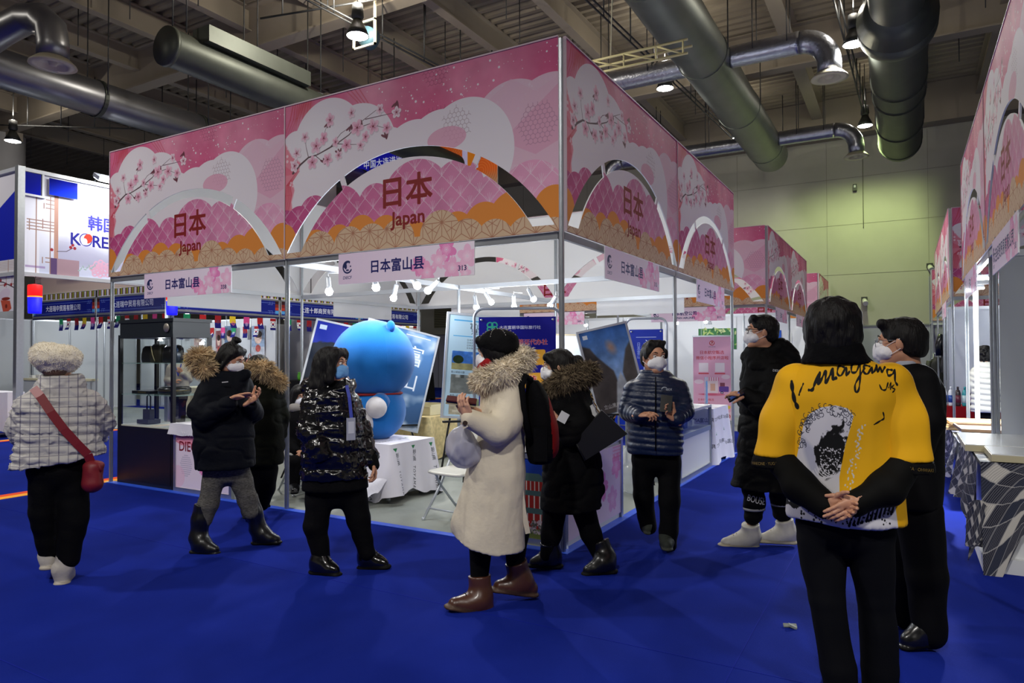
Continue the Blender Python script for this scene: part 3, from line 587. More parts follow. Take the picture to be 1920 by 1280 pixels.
def sign_art(txt, num, sub=None, txc=.69):
    cv = Canvas(1.5, .28, 400, '#e5d1e4'); t = np.clip(cv.x/1.5*1.2-.1, 0, 1)[None, :, None]; cv.a = cv.a*(1-t)+srgb('#f0e4ee')*t
    for x, y, r, c, n in ((1.22, .23, .105, '#ec7fbb', 0), (.93, .11, .09, '#ee8bbf', 1), (1.02, .05, .1, '#f2a6cc', 0), (1.14, .15, .085, '#f3b9d6', 1), (1.28, .07, .1, '#f1aed0', 1), (1.43, .16, .10, '#f4bcd8', 0), (1.41, .02, .06, '#f4bcd8', 1)): sakura(cv, x, y, r, c, x*9, .9, n == 1)
    swirl_logo(cv, .11, .155, .062); cv.text('DIECF', .11, .045, .028, '#232a5a', .004, slant=.15)
    if sub: cv.text(txt, txc, .13, .06, '#1d1f62', .02); cv.text(sub, txc, .05, .042, '#1d1f62', .02)
    else: cv.text(txt, txc, .095, .086, '#1d1f62', .02)
    if num: cv.text(num, 1.38, .045, .042, '#1b1c50', .02)
    return cv
_sign = {}
def sign(txt, num, x, y, rot, label, sub=None, z=2.165):
    k = (txt, num, sub)
    if k not in _sign: _sign[k] = print_mat('sign_print', sign_art(txt, num, sub, .69).a, .45)
    o = panel('hanging_sign', None, 1.5, .28, None, (x, y, z), rot, .008, mt=_sign[k], back='#dedee0'); tag(o, label, 'sign', 'lilac booth name signs')
    MB().tube([(-.6, .004, .28), (-.6, .004, .30)], .004, 5).tube([(.6, .004, .28), (.6, .004, .30)], .004, 5).build('clip', M_ALU, o); return o
T = '日本富山县'
sign(T, '338', -4.51, -.06, 0, 'lilac booth sign numbered 338 above the display cabinet'); sign(T, '313', -1.51, -.06, 0, 'lilac booth sign numbered 313 under the largest front header')
sign(T, '313', .06, 1.49, H90, 'lilac booth sign round the corner, first on the right aisle'); sign(T, '312', .06, 4.49, H90, 'lilac booth sign second on the right aisle of the near block')
sign(T, '', -1.5, 6.06, PI, 'blank white back of a booth sign on the rear rail, right one'); sign(T, '', -4.5, 6.06, PI, 'blank white back of a booth sign on the rear rail, left one')
sign(T, '', -6.06, 1.5, -H90, 'blank white back of a booth sign on the left rail, near the cabinet'); sign(T, '', -6.06, 4.5, -H90, 'blank white back of a booth sign on the left rail, behind the plush toy')
sign('日本航空公司', '311', -1.5, 8.94, 0, 'lilac airline booth sign numbered 311', 'JAPAN AIRLINES'); sign('日本', '343', -4.5, 8.94, 0, 'lilac booth sign numbered 343 in the second block')
sign('日本', '310', .06, 10.5, H90, 'lilac aisle sign of the second block above the bespectacled man'); sign('日本', '309', .06, 13.5, H90, 'lilac aisle sign at the far end of the second block')
sign('大连经贸贸易有限公司', '303', 2.94, 1.5, -H90, 'lilac company sign at the right frame edge'); sign('日本', '302', 2.94, 4.5, -H90, 'lilac sign of the right block above the lit booth with trays'); sign('日本', '301', 2.94, 10.5, -H90, 'lilac sign of the second right block'); 
# ------------------------------------------------------------------ spotlights on the rails
M_BULB = mat('bulb_glow', '#fdfdff', 0.3, emit=60.0, ecol='#f4f8ff')
_can = MB().lathe([(.024, .0), (.028, .015), (.028, .11), (.034, .15), (.030, .15), (.02, .12)], n=12).mesh('lamp_can', M_ALUW)
_blb = MB().lathe([(.0, .205), (.03, .195), (.042, .165), (.032, .135), (.0, .13)], n=12).mesh('bulb', M_BULB)
def spotlamp(p, d, label, power=26, arm=.32, col=(.90, .95, 1.0)):
    """p: bulb position, d: aim"""
    d = Vector(d).normalized(); t = thing('rail_spotlight', label, 'spotlight', p, 0, 'rail spotlights'); R = d.to_track_quat('Z', 'Y')
    for me in (_can, _blb): o = link(me.name.split('.')[0], me, t); o.rotation_mode = 'QUATERNION'; o.rotation_quaternion = R; o.location = -d*.16
    MB().tube([-d*.16, -d*.16+Vector((0, 0, .05)), (.06, arm*.4, .2-0*p[2])], .007, 6).build('arm', M_ALUW, t)
    light('POINT', Vector(p)+d*.12, power, col, .05)
# ================================================================== INSIDE THE NEAR BOOTH
def cloth_box(w, d, h, fl, seed, drop=None, amp=.02, corner=.06, n=10):
    """a tablecloth: top plus a hanging skirt with folds; fl = clearance above floor"""
    g = np.random.default_rng(seed); mb = MB(); per = []
    def edge(a, b, m):
        for k in range(m): per.append((a[0]+(b[0]-a[0])*k/m, a[1]+(b[1]-a[1])*k/m))
    x, y = w/2, d/2; edge((-x, -y), (x, -y), int(w*26)); edge((x, -y), (x, y), int(d*26)); edge((x, y), (-x, y), int(w*26)); edge((-x, y), (-x, -y), int(d*26))
    P = np.array(per); N = len(P); ph = g.random(4)*6; th = np.linspace(0, 2*PI, N, endpoint=False); rows = []
    fold = np.sin(th*9+ph[0])*.5+np.sin(th*17+ph[1])*.35+np.sin(th*29+ph[2])*.25; low = fl+min(.05, .12*(h-fl))*(np.sin(th*3+ph[3])+.4*np.sin(th*11))
    out = P/np.array([x, y]); out = np.where(np.abs(out) > .98, np.sign(out), 0.0); nrm = out/np.maximum(np.linalg.norm(out, axis=1, keepdims=True), 1)
    cr = np.exp(-((np.minimum(np.abs(np.abs(P[:, 0])-x), 9)**2+np.minimum(np.abs(np.abs(P[:, 1])-y), 9)**2)/.01))
    for k in range(n+1):
        t = k/n; z = h-.012*min(1, t*n)-(h-low)*t; off = (.006+amp*t*(1+fold)+corner*cr*t)[:, None]; rows.append(np.concatenate([P+nrm*off, z[:, None] if isinstance(z, np.ndarray) else np.full((N, 1), z)], 1))
    rows = np.array(rows); rows = np.concatenate([rows, rows[:, :1]], 1); b = len(mb.v); nr, nc = rows.shape[:2]; L = np.concatenate([[0], np.cumsum(np.linalg.norm(np.diff(np.concatenate([P, P[:1]]), axis=0), axis=1))])
    mb.v += [tuple(p) for r in rows for p in r]
    for i in range(nr-1):
        for j in range(nc-1): mb.face((b+i*nc+j, b+(i+1)*nc+j, b+(i+1)*nc+j+1, b+i*nc+j+1), 0, ((L[j], h-(h-fl)*i/n), (L[j], h-(h-fl)*(i+1)/n), (L[j+1], h-(h-fl)*(i+1)/n), (L[j+1], h-(h-fl)*i/n)), True)
    mb.quad([(-x, -y, h), (x, -y, h), (x, y, h), (-x, y, h)], 0, ((0, 0), (w, 0), (w, d), (0, d)))
    return mb
def wood_table(label, x, y, rot, w, d, h, m, leg='#a9adb2', name='folding_table'):
    t = thing(name, label, 'table', (x, y, 0), rot); MB().box(-w/2, w/2, -d/2, d/2, h-.03, h).build('tabletop', m, t)
    for sx in (-1, 1):
        for sy in (-1, 1): MB().tube([(sx*(w/2-.08), sy*(d/2-.06), .03), (sx*(w/2-.08), sy*(d/2-.06), h-.03)], .016, 8).lathe([(.02, 0), (.022, .05), (.0, .05)], (sx*(w/2-.08), sy*(d/2-.06), 0), 10).build('leg', mat('table_leg', leg, .4, .6), t)
        MB().box(sx*(w/2-.08)-.012, sx*(w/2-.08)+.012, -d/2+.06, d/2-.06, .05, .08).build('foot_bar', mat('table_leg', leg, .4, .6), t)
    return t
# --- black glass display cabinet, front left corner
CB = thing('display_cabinet', 'black framed glass display cabinet with shelves at the front left corner', 'cabinet', (-5.92, .03, 0)); W, D = 1.06, .5
ORD = 'first second third fourth fifth sixth seventh eighth ninth tenth eleventh twelfth thirteenth fourteenth'.split()
M_GLASS = bpy.data.materials.new('clear_glass'); M_GLASS.use_nodes = True; nt = M_GLASS.node_tree; nt.nodes.clear()
o_ = nt.nodes.new('ShaderNodeOutputMaterial'); mx = nt.nodes.new('ShaderNodeMixShader'); tr = nt.nodes.new('ShaderNodeBsdfTransparent'); gl = nt.nodes.new('ShaderNodeBsdfGlossy'); fr = nt.nodes.new('ShaderNodeLayerWeight')
tr.inputs[0].default_value = (.93, .96, .95, 1); gl.inputs['Roughness'].default_value = .02; fr.inputs[0].default_value = .18
nt.links.new(fr.outputs['Facing'], mx.inputs[0]); nt.links.new(tr.outputs[0], mx.inputs[1]); nt.links.new(gl.outputs[0], mx.inputs[2]); nt.links.new(mx.outputs[0], o_.inputs[0])
MB().box(0, W, 0, D, 0, .68).box(.03, W-.03, -.004, 0, .05, .64).build('base_cupboard', mat('cabinet_black', '#101114', .38), CB)
MB().box(0, W, 0, D, 1.72, 1.76).box(.02, W-.02, .01, D-.01, 1.76, 1.9).box(0, W, 0, D, 1.9, 1.94).build('canopy', mat('cabinet_charcoal', '#22282c', .4), CB)
for x, y in ((0, 0), (W-.04, 0), (0, D-.04), (W-.04, D-.04)): MB().box(x, x+.04, y, y+.04, .68, 1.72).build('upright', mat('cabinet_black', ''), CB)
for y in (.012, D-.012): MB().quad([(.04, y, .7), (W-.04, y, .7), (W-.04, y, 1.72), (.04, y, 1.72)]).build('glass_pane', M_GLASS, CB)
for x in (.012, W-.012): MB().quad([(x, .04, .7), (x, D-.04, .7), (x, D-.04, 1.72), (x, .04, 1.72)]).build('glass_pane', M_GLASS, CB)
M_SHELF = mat('shelf_glass', '#9fc4bb', .1, alpha=.45)
for z in (1.05, 1.42): MB().box(.03, W-.03, .02, D-.02, z, z+.008).build('glass_shelf', M_SHELF, CB)
MB().box(.03, W-.03, .02, D-.02, .68, .695).build('shelf_board', mat('pale_board', '#cfd2c8', .5), CB)
MB().lathe([(.0, -.006), (.05, -.006), (.052, 0), (0, 0)], (W-.12, .0, 1.83), 24, axis=(0, 1, 0)).build('round_emblem', mat('brass_dull', '#9c968c', .4, .5), CB)
MB().lathe([(.03, 0), (.012, .03), (0, .03)], (.52, .2, 1.69), 14).build('cabinet_lamp', mat('lamp_soft', '#ffffff', .3, emit=6), CB)
light('POINT', (-5.4, .25, 1.66), 2.5, COOL, .03)
cx, cy = -5.92, .03
def bag(label, x, y, z, w, d, h, m, rot=0, strap=True, group=None):
    t = thing('handbag', label, 'bag', (x, y, z), rot, group); mb = MB(); P = []
    for zz, s in ((0, .9), (.04, 1), (.5*h, .98), (.85*h, .86), (h, .6)):
        P.append([(w/2*s*math.copysign(abs(math.cos(a))**.5, math.cos(a)), d/2*s*math.copysign(abs(math.sin(a))**.5, math.sin(a)), zz) for a in np.linspace(0, 2*PI, 21)])
    mb.grid(P); mb.face(tuple(range(4*21, 5*21-1))); mb.build('body', m, t)
    if strap: MB().tube([(-w*.28, 0, h*.95), (-w*.26, 0, h+.09), (0, 0, h+.14), (w*.26, 0, h+.09), (w*.28, 0, h*.95)], .009, 8).build('strap', m, t)
    return t
M_LEA = mat('black_leather', '#17171a', .3, coat=.3); M_OLIVE = mat('olive_leather', '#2b281a', .4)
bag('small black backpack on the top cabinet shelf, left', cx+.30, cy+.22, 1.43, .2, .14, .2, M_LEA, .2, False); b = bag('dark olive bag with a pale strap on the top cabinet shelf', cx+.5, cy+.2, 1.43, .26, .14, .22, M_OLIVE, -.1, False)
MB().tube([(-.05, -.075, .2), (.0, -.08, .1), (.05, -.078, .02)], .006, 6).build('cream_strap', mat('cream_strap', '#c7b98c', .6), b)
bag('black tasselled bag on the top cabinet shelf, right', cx+.76, cy+.2, 1.43, .26, .14, .2, M_LEA, .1, False)
t = thing('lacquer_tray', 'flat black lacquer tray on the middle cabinet shelf', 'tray', (cx+.28, cy+.22, 1.06)); MB().box(-.16, .2, -.12, .12, 0, .035).build('tray_body', M_LEA, t); MB().box(-.04, .12, -.122, -.12, .012, .024).build('gold_line', mat('gold_thin', '#8c7a45', .35, .8), t)
t = thing('lacquer_tray', 'low oval black lacquer box on the middle cabinet shelf', 'tray', (cx+.74, cy+.24, 1.06)); MB().lathe([(.0, 0), (.16, 0), (.18, .02), (.18, .07), (.15, .09), (0, .09)], n=28).build('box_body', M_LEA, t); MB().lathe([(.181, .044), (.181, .05)], n=28, sm=False).build('gold_line', mat('gold_thin', ''), t)
t = thing('card_holder', 'dark bag shaped card stand on the cabinet base', 'stand', (cx+.3, cy+.2, .70)); MB().box(-.11, .11, -.08, .08, 0, .05).box(-.07, .07, -.03, .03, .05, .17).build('holder', mat('grey_leather', '#3a3a3c', .5), t)
MB().tube([(-.035, 0, .16), (-.035, 0, .32), (0, 0, .35), (.035, 0, .32), (.035, 0, .16)], .008, 8).build('handle', M_BLACK, t)
# --- white counters with cherry blossom fronts
def counter(label, x, y, rot, w, d, h, front, side=None, fw=None):
    t = thing('booth_counter', label, 'counter', (x, y, 0), rot)
    MB().box(.02, w-.02, .02, d-.02, .0, h-.03).build('carcass', M_WHITE, t); MB().box(0, w, 0, d, h-.03, h).build('counter_top', mat('counter_top', '#d4d4d0', .4), t)
    for px, py in ((0, 0), (w-.04, 0), (0, d-.04), (w-.04, d-.04)): MB().box(px, px+.04, py, py+.04, 0, h-.03).build('corner_post', M_ALU, t)
    for z in (0.0, h-.07): MB().box(.04, w-.04, 0.0, .03, z, z+.05).build('front_rail', M_ALU, t)
    if front: panel('front_panel', front, w-.08, h-.12, t, (w/2, -.004+.012, .05), 0, .006)
    if side: panel('side_panel', side, d-.08, h-.12, t, (w-.008, d/2, .05), H90, .006)
    return t
cv = Canvas(.92, .62, 420, '#eadbec'); cv.poly([(0, .62), (.5, .62), (.45, .5), (.36, .47), (.33, .4), (.28, .47), (.1, .46), (0, .5)], '#e9798f', .7, .03); cv.line([(.0, .5), (.1, .47), (.2, .5), (.3, .48)], .008, '#c03048', .5); cv.ell(.33, .45, .05, .05, '#e2566e', .7, 0, .03)
cv.text('Welcome to', .06, .545, .032, '#7d2338', .004, 'l'); cv.text('DIECF', .06, .40, .105, '#7a1a2c', .012, 'l', sx=.95)
for i in range(9):
    for j in range(11):
        px, py = .18+(i-4)*.024+(j % 2)*.012, .24+(j-5)*.022
        if math.hypot((px-.18)/.1, (py-.24)/.12) < 1: cv.line([(px-.008, py), (px, py+.008), (px+.008, py)], .003, '#5c5f84', .9)
sakura(cv, .5, .26, .11, '#e88ac4', .3); sakura(cv, .6, .18, .1, '#f0b2d8', .9, .7); cv.ell(.04, .12, .12, .12, '#efc0d8', .6)
sakura(cv, .8, .5, .1, '#e88ac4', .1); CT1 = counter('white counter with a Welcome to DIECF blossom front beside the display cabinet', -4.83, .02, 0, .98, .5, .75, cv)
# scalloped white cloth over that counter
mb = cloth_box(1.02, .54, .757, .655, 3, amp=.006, corner=.02, n=5)
o = mb.build('scalloped_cloth', mat('white_linen', '#dedde6', .8, bump=.1, bscale=60), None, (-4.34, .27, 0)); tag(o, 'white scalloped cloth lying over the Welcome to DIECF counter', 'cloth')
mb = MB()
for s in (0,):
    P = []
    for i in range(8):
        row = []
        for j in range(9): y = .02+.46*j/8; z = .757-.40*i/7; row.append((-.004-.03*(i/7)-.01*math.sin(j*1.6+i), y, z+(.012*abs(math.sin(j*2.4)) if i == 7 else 0)))
        P.append(row)
    mb.grid(P, flip=True)
mb.build('hanging_end', MATS['white_linen'], o, (-.52, -.26, 0)); mb = MB()
for k in range(26): mb.lathe([(.021, -.003), (.021, .003)], (-.5+k*.04, -.278, .652), 10, axis=(0, 1, 0))
tag(mb.build('scallop_edge', MATS['white_linen'], o), kind='stuff')
t = thing('serving_tray', 'black tray with small cups on the white counter cloth', 'tray', (-4.08, .22, .762)); MB().box(-.2, .2, -.11, .11, 0, .03).build('tray_body', M_BLACK, t)
for i, (px, py, c) in enumerate(((.02, 0, '#d8d8d4'), (.1, .04, '#e2e0da'))): MB().lathe([(.03, .03), (.038, .09), (.034, .09), (.028, .035), (0, .035)], (px, py, 0), 14).build('cup', mat('cup_'+c, c, .3), t)
MB().box(-.12, -.04, -.03, .03, .03, .05).build('green_packet', mat('packet_green', '#3c7a4a', .5), t)
cv = Canvas(.22, .28, 600, '#e9e3dd'); cv.rect(0, 0, .22, .24, '#4a3128'); cv.ell(.11, .14, .07, .05, '#2b1b16'); cv.ell(.09, .19, .05, .03, '#c8802c'); cv.ell(.14, .17, .03, .03, '#9c2c22'); cv.ell(.1, .06, .08, .03, '#7d4a30'); cv.mottle(.4, 22, 4)
t = thing('picture_card', 'standing food picture card on the white counter', 'card', (-4.53, .42, .762), -.1); panel('card_front', cv, .19, .27, t, (0, 0, 0), 0, .01); MB().box(-.05, .05, .01, .09, 0, .01).build('easel_back', M_WHITE, t)
t = thing('offering_bowl', 'small amber bowl beside the picture card', 'bowl', (-4.72, .4, .762)); MB().lathe([(.02, 0), (.035, .02), (.05, .07), (.046, .07), (.03, .03), (0, .03)], n=16).build('bowl_body', mat('amber', '#a58a4a', .3), t); MB().lathe([(.044, .06), (0, .062)], n=16).build('contents', mat('cream_fill', '#d6cfb0', .7), t)
# --- counter at the front right corner
def temple_art(w, h):
    cv = Canvas(w, h, 400, '#1c3f9e'); cv.vgrad(0, h, '#3f78c8', '#12308c')
    for i, (x, y, s) in enumerate(((.6*w, .12*h, 1), (.62*w, .38*h, .82), (.64*w, .6*h, .62))):
        cv.rect(x-.2*s, y, x+.2*s, y+.13*s, '#a02a1e'); [cv.rect(x-.19*s+.06*k*s, y, x-.175*s+.06*k*s, y+.13*s, '#d8d2c4') for k in range(7)]
        cv.poly([(x-.3*s, y+.12*s), (x-.22*s, y+.15*s), (x-.12*s, y+.22*s), (x+.12*s, y+.22*s), (x+.22*s, y+.15*s), (x+.3*s, y+.12*s)], '#4d6a66')
    cv.rect(0, 0, w, .12*h, '#6d7a3c'); g = np.random.default_rng(2)
    for _ in range(500): cv.disc(g.random()*w, .04+.16*h*g.random(), .006+.006*g.random(), ['#c9b8bc', '#4c5548', '#8f8a8c'][int(g.random()*3)], .9)
    return cv
cv2 = Canvas(1.16, .62, 360, '#e8d3ea'); cv2.a *= 1
for x, y, r, c in ((.22, .2, .11, '#e2a0d4'), (.36, .12, .13, '#e6b6dd'), (.72, .3, .13, '#dd74bd'), (.95, .16, .12, '#e2a0d4'), (1.05, .44, .12, '#ea8cc6'), (.5, .42, .09, '#edc6e2')): sakura(cv2, x, y, r, c, x*7, .8)
for i in range(7):
    for j in range(5): cv2.ring(.98+i*.03, .5+j*.03, .018, .004, '#e46a96', .6)
counter('white counter with a red temple picture on the front at the near corner post', -.84, .06, 0, .84, 1.24, .75, temple_art(.76, .63), cv2)
# --- glass topped counter and draped table on the right edge
GC = thing('glass_counter', 'white counter with a glazed upper case on the right aisle edge', 'counter', (-.5, 3.12, 0))
MB().box(.02, .5, .02, 1.46, .06, .5).build('carcass', M_WHITE, GC); MB().box(.0, .52, 0, 1.48, .5, .56).build('case_floor', mat('case_blue', '#8794aa', .4), GC); MB().box(0, .52, 0, 1.48, 0, .06).build('plinth', M_ALU, GC)
for x, y in ((0, 0), (.48, 0), (0, 1.44), (.48, 1.44)): MB().box(x, x+.04, y, y+.04, .06, .8).build('corner_post', M_ALU, GC)
MB().box(0, .52, 0, 1.48, .8, .83).build('case_rim', M_ALUW, GC); MB().quad([(.51, .04, .56), (.51, 1.44, .56), (.51, 1.44, .8), (.51, .04, .8)]).build('glass_pane', M_GLASS, GC); MB().quad([(.04, .008, .56), (.48, .008, .56), (.48, .008, .8), (.04, .008, .8)]).build('glass_pane', M_GLASS, GC)
for i, (y, w_, h_, c) in enumerate(((3.5, .12, .12, '#1f3468'), (3.95, .16, .17, '#22407c'), (4.3, .1, .08, '#c8ccd2'))):
    t = thing('boxed_sample', ('small navy box inside the glazed counter case', 'larger navy jar box inside the glazed counter case', 'white packet inside the glazed counter case')[i], 'box', (-.22, y, .56)); MB().box(-.07, .07, -w_/2, w_/2, 0, h_).build('box_body', mat('box_'+c, c, .4), t); MB().box(-.05, .05, -w_/2+.02, w_/2-.02, h_, h_+.02).build('lid', mat('lid_pale', '#b8bcc4', .4), t)
cvT = Canvas(4.2, .8, 260, '#e6e4ee'); g = np.random.default_rng(8)
for k in range(9):
    for yy in (.25, .6): cvT.text('富山県 TOYAMA', .25+k*.47, yy, .045, '#3a3d44', .006)
    cvT.poly([(.22+k*.47, .42), (.25+k*.47, .47), (.28+k*.47, .42)], '#2f7d4f'); 
wt = wood_table('folding table under the printed white cloth on the right aisle edge', -.32, 5.15, 0, .6, .8, .74, M_WHITE)
o = cloth_box(.66, .88, .76, .03, 5, amp=.03, n=12).build('printed_cloth', print_mat('toyama_print', cvT.a, .8), None, (-.32, 5.15, 0)); tag(o, 'white printed cloth hanging to the floor on the right aisle table', 'tablecloth')
for li in o.data.uv_layers[0].data: li.uv = ((li.uv[0]/4.2) % 1, li.uv[1]/.8)
t = thing('acrylic_stand', 'clear acrylic leaflet stand on the draped aisle table', 'stand', (-.15, 5.0, .765)); MB().box(-.06, .06, -.1, .1, 0, .02).build('foot', mat('acrylic', '#bfd3dd', .1, alpha=.4), t); MB().box(-.004, .004, -.08, .08, .02, .42).build('plate', mat('acrylic', ''), t)
MB().box(.006, .01, -.03, .03, .05, .36).build('blue_leaflet', mat('leaflet', '#6fa7d8', .5), t)
t = thing('sample_case', 'flat clear sample case on the draped aisle table', 'case', (-.38, 4.5, .84)); MB().box(-.1, .1, -.22, .22, 0, .05).build('case_body', mat('acrylic', ''), t); MB().box(-.08, .08, -.2, .2, .005, .03).build('samples', mat('sample_olive', '#8d9468', .6), t)
# --- blue plush toy on the printed table
wt = wood_table('low table under the printed Toyama cloth, holding the plush toy', -2.72, 1.0, 0, .94, .66, .58, M_WHITE)
o = cloth_box(1.0, .72, .605, .07, 12, amp=.03, corner=.09, n=12).build('printed_cloth', MATS['toyama_print'] if 'toyama_print' in MATS else None, None, (-2.72, 1.0, 0)); tag(o, 'white printed Toyama cloth draped under the plush toy', 'tablecloth')
cvP = Canvas(3.9, .62, 300, '#e6e4ee')
for k in range(13):
    q = .15+k*.3
    for r_, ch in enumerate('富山県 TOYAMA'): cvP.text(ch, q, .50-r_*.045, .036, '#3a3d44', .005, rot=-PI/2) if ch != ' ' else None
    cvP.poly([(q-.03, .57), (q+.03, .57), (q, .53)], '#2f7d4f')
M_TOY2 = print_mat('toyama_print_vertical', cvP.a, .8); o.data.materials[0] = M_TOY2
for li in o.data.uv_layers[0].data: li.uv = ((li.uv[0]/3.9) % 1, li.uv[1]/.62)
mb = MB(); g = np.random.default_rng(4); P = []
for i in range(9):
    row = []
    for j in range(12): a, b = i/8, j/11; row.append((b*.55-.1*a, -.25*a, .28*(1-a)*(1-.3*b)+.06*abs(math.sin(5*b+4*a))+.01))
    P.append(row)
o2 = mb.grid(P).build('cloth_end', MATS['white_linen'], o, (-.05, -.42, 0))
def uvsphere(c, r, nu=32, nv=20, R=None):
    P = []; R = R or Matrix.Identity(3)
    for i in range(nv+1):
        t = PI*i/nv; P.append([tuple(Vector(c)+R@Vector((r[0]*math.sin(t)*math.cos(a), r[1]*math.sin(t)*math.sin(a), -r[2]*math.cos(t)))) for a in np.linspace(0, 2*PI, nu+1)])
    return P
M_PLUSHB = mat('plush_blue', '#1a6fbe', .9, var=.06, scale=5, sheen=.25, bump=.15, bscale=200); M_PLUSHW = mat('plush_white', '#d9d5d6', .9, sheen=.5, bump=.15, bscale=200)
PT = thing('plush_toy', 'huge round blue and white plush toy sitting on the printed table', 'plush toy', (-2.76, 1.02, .605), -.55)   # faces local -Y
MB().grid(uvsphere((0, .0, .30), (.37, .33, .33))).build('body', M_PLUSHB, PT); MB().grid(uvsphere((0, -.02, .85), (.47, .45, .44), 40, 26)).build('head', M_PLUSHB, PT)
MB().grid(uvsphere((0, -.12, .28), (.27, .24, .26))).build('belly', M_PLUSHW, PT); MB().grid(uvsphere((0, -.165, .76), (.33, .325, .30), 36, 22)).build('muzzle', M_PLUSHW, PT)
for s in (-1, 1):
    MB().grid(uvsphere((s*.24, -.26, .19), (.17, .16, .18))).build('foot', M_PLUSHW, PT); MB().grid(uvsphere((s*.36, -.10, .36), (.115, .11, .115))).build('paw', M_PLUSHW, PT)
    MB().tube([(s*.28, -.02, .42), (s*.35, -.08, .38)], [.1, .1], 14).build('arm', M_PLUSHB, PT); MB().grid(uvsphere((s*.29, .08, 1.21), (.065, .045, .065), 20, 12)).build('ear', M_PLUSHB, PT)
    MB().grid(uvsphere((s*.11, -.435, .93), (.028, .02, .04), 14, 10)).build('eye', M_BLACK, PT)
MB().lathe([(.30, 0), (.315, .012), (.30, .025)], (0, -.01, .475), 32).build('neck_seam', mat('seam_red', '#8e2a2a', .7), PT)
MB().grid(uvsphere((0, -.475, .82), (.04, .03, .03), 14, 10)).build('nose', mat('nose_dark', '#33323a', .5), PT)
MB().box(-.035, .035, -.004, .004, -.05, .05, rot=Matrix.Rotation(.5, 3, 'Y')).build('paper_tag', mat('tag_white', '#dfe6ea', .5), PT, (.33, -.27, .38))
# --- white folding chairs
def folding_chair(label, x, y, rot):
    t = thing('folding_chair', label, 'chair', (x, y, 0), rot, 'white folding chairs'); mw = mat('chair_white', '#d9d8cf', .35); mt_ = mat('chair_tube', '#b9bfc6', .35, .3)
    P = []
    for i, yy in enumerate(np.linspace(-.2, .2, 9)):
        w = .2*(1-.12*max(0, (yy-.05)/.15)**2)*(1 if yy > -.17 else .93); P.append([(xx*w, yy, .445-.012*math.cos(xx*1.5)*0+.008*abs(xx)**4) for xx in np.linspace(-1, 1, 9)])
    mb = MB(); mb.grid(P, flip=False); Q = [[(a, b, c-.022) for a, b, c in r] for r in P]; mb.grid(Q, flip=True)
    rim = [P[0][j] for j in range(9)]+[P[i][8] for i in range(1, 9)]+[P[8][j] for j in range(7, -1, -1)]+[P[i][0] for i in range(7, -1, -1)]; mb.tube([Vector(p)-Vector((0, 0, .011)) for p in rim], .014, 8); mb.build('seat', mw, t)
    P = [[(xx*.21*(1 if k < 4 else .93), .24+.03*(1-xx*xx)+.02*k/5, .62+.2*k/5+(-.025*xx**4 if k == 5 else 0)) for xx in np.linspace(-1, 1, 11)] for k in range(6)]
    mb = MB(); mb.grid(P, flip=True); mb.grid([[(a, b+.014, c) for a, b, c in r] for r in P]); mb.build('backrest', mw, t)
    for s in (-1, 1):
        MB().tube([(s*.215, .265, .80), (s*.215, .24, .70), (s*.218, -.0, .3), (s*.22, -.24, .01)], .0125, 8).lathe([(.016, -.01), (.016, .02)], (s*.22, -.24, .01), 8).build('front_leg', mt_, t)
        MB().tube([(s*.19, -.12, .43), (s*.19, -.04, .3), (s*.2, .24, .01)], .0115, 8).lathe([(.015, -.01), (.015, .02)], (s*.2, .24, .01), 8).build('rear_leg', mt_, t)
    MB().tube([(-.2, .17, .085), (.2, .17, .085)], .009, 8).build('rear_bar', mt_, t); MB().tube([(-.218, -.165, .10), (.218, -.165, .10)], .009, 8).build('front_bar', mt_, t); return t
folding_chair('empty white folding chair left of the cream coat, inside the booth', -1.30, .50, -.05+.45-.5)
folding_chair('white folding chair under the seated masked woman', -3.52, .72, 1.2)
# --- low tables at the back left
wood_table('low grey legged table with a brown cloth beside the empty chair', -2.08, 3.42, 0, 1.5, .7, .56, M_WHITE)
o = cloth_box(1.54, .74, .585, .42, 7, amp=.012, n=6).build('brown_cloth', mat('brown_cloth', '#7d5a20', .85, var=.1, scale=6), None, (-2.08, 3.42, 0)); tag(o, 'mustard brown cloth on the low table behind the empty chair', 'tablecloth')
wood_table('low table under the gold brocade cloth beside the plush toy', -4.05, 3.45, 0, .9, .7, .60, M_WHITE)
M_GOLDC = mat('gold_brocade', '#c9b682', .6, var=.28, scale=16)
o = cloth_box(.95, .75, .625, .10, 9, amp=.03, corner=.1).build('brocade_cloth', M_GOLDC, None, (-4.05, 3.45, 0)); tag(o, 'gold floral brocade tablecloth beside the plush toy', 'tablecloth')
t = thing('storage_box', 'cream open box on the gold brocade table', 'box', (-4.05, 3.5, .628)); MB().box(-.34, .34, -.2, -.18, 0, .13).box(-.34, .34, .18, .2, 0, .16).box(-.34, -.32, -.18, .18, 0, .15).box(.32, .34, -.18, .18, 0, .15).build('sides', mat('cream_box', '#cfc7a4', .6), t); MB().box(-.32, .32, -.18, .18, 0, .015).build('bottom', mat('cream_box', ''), t)
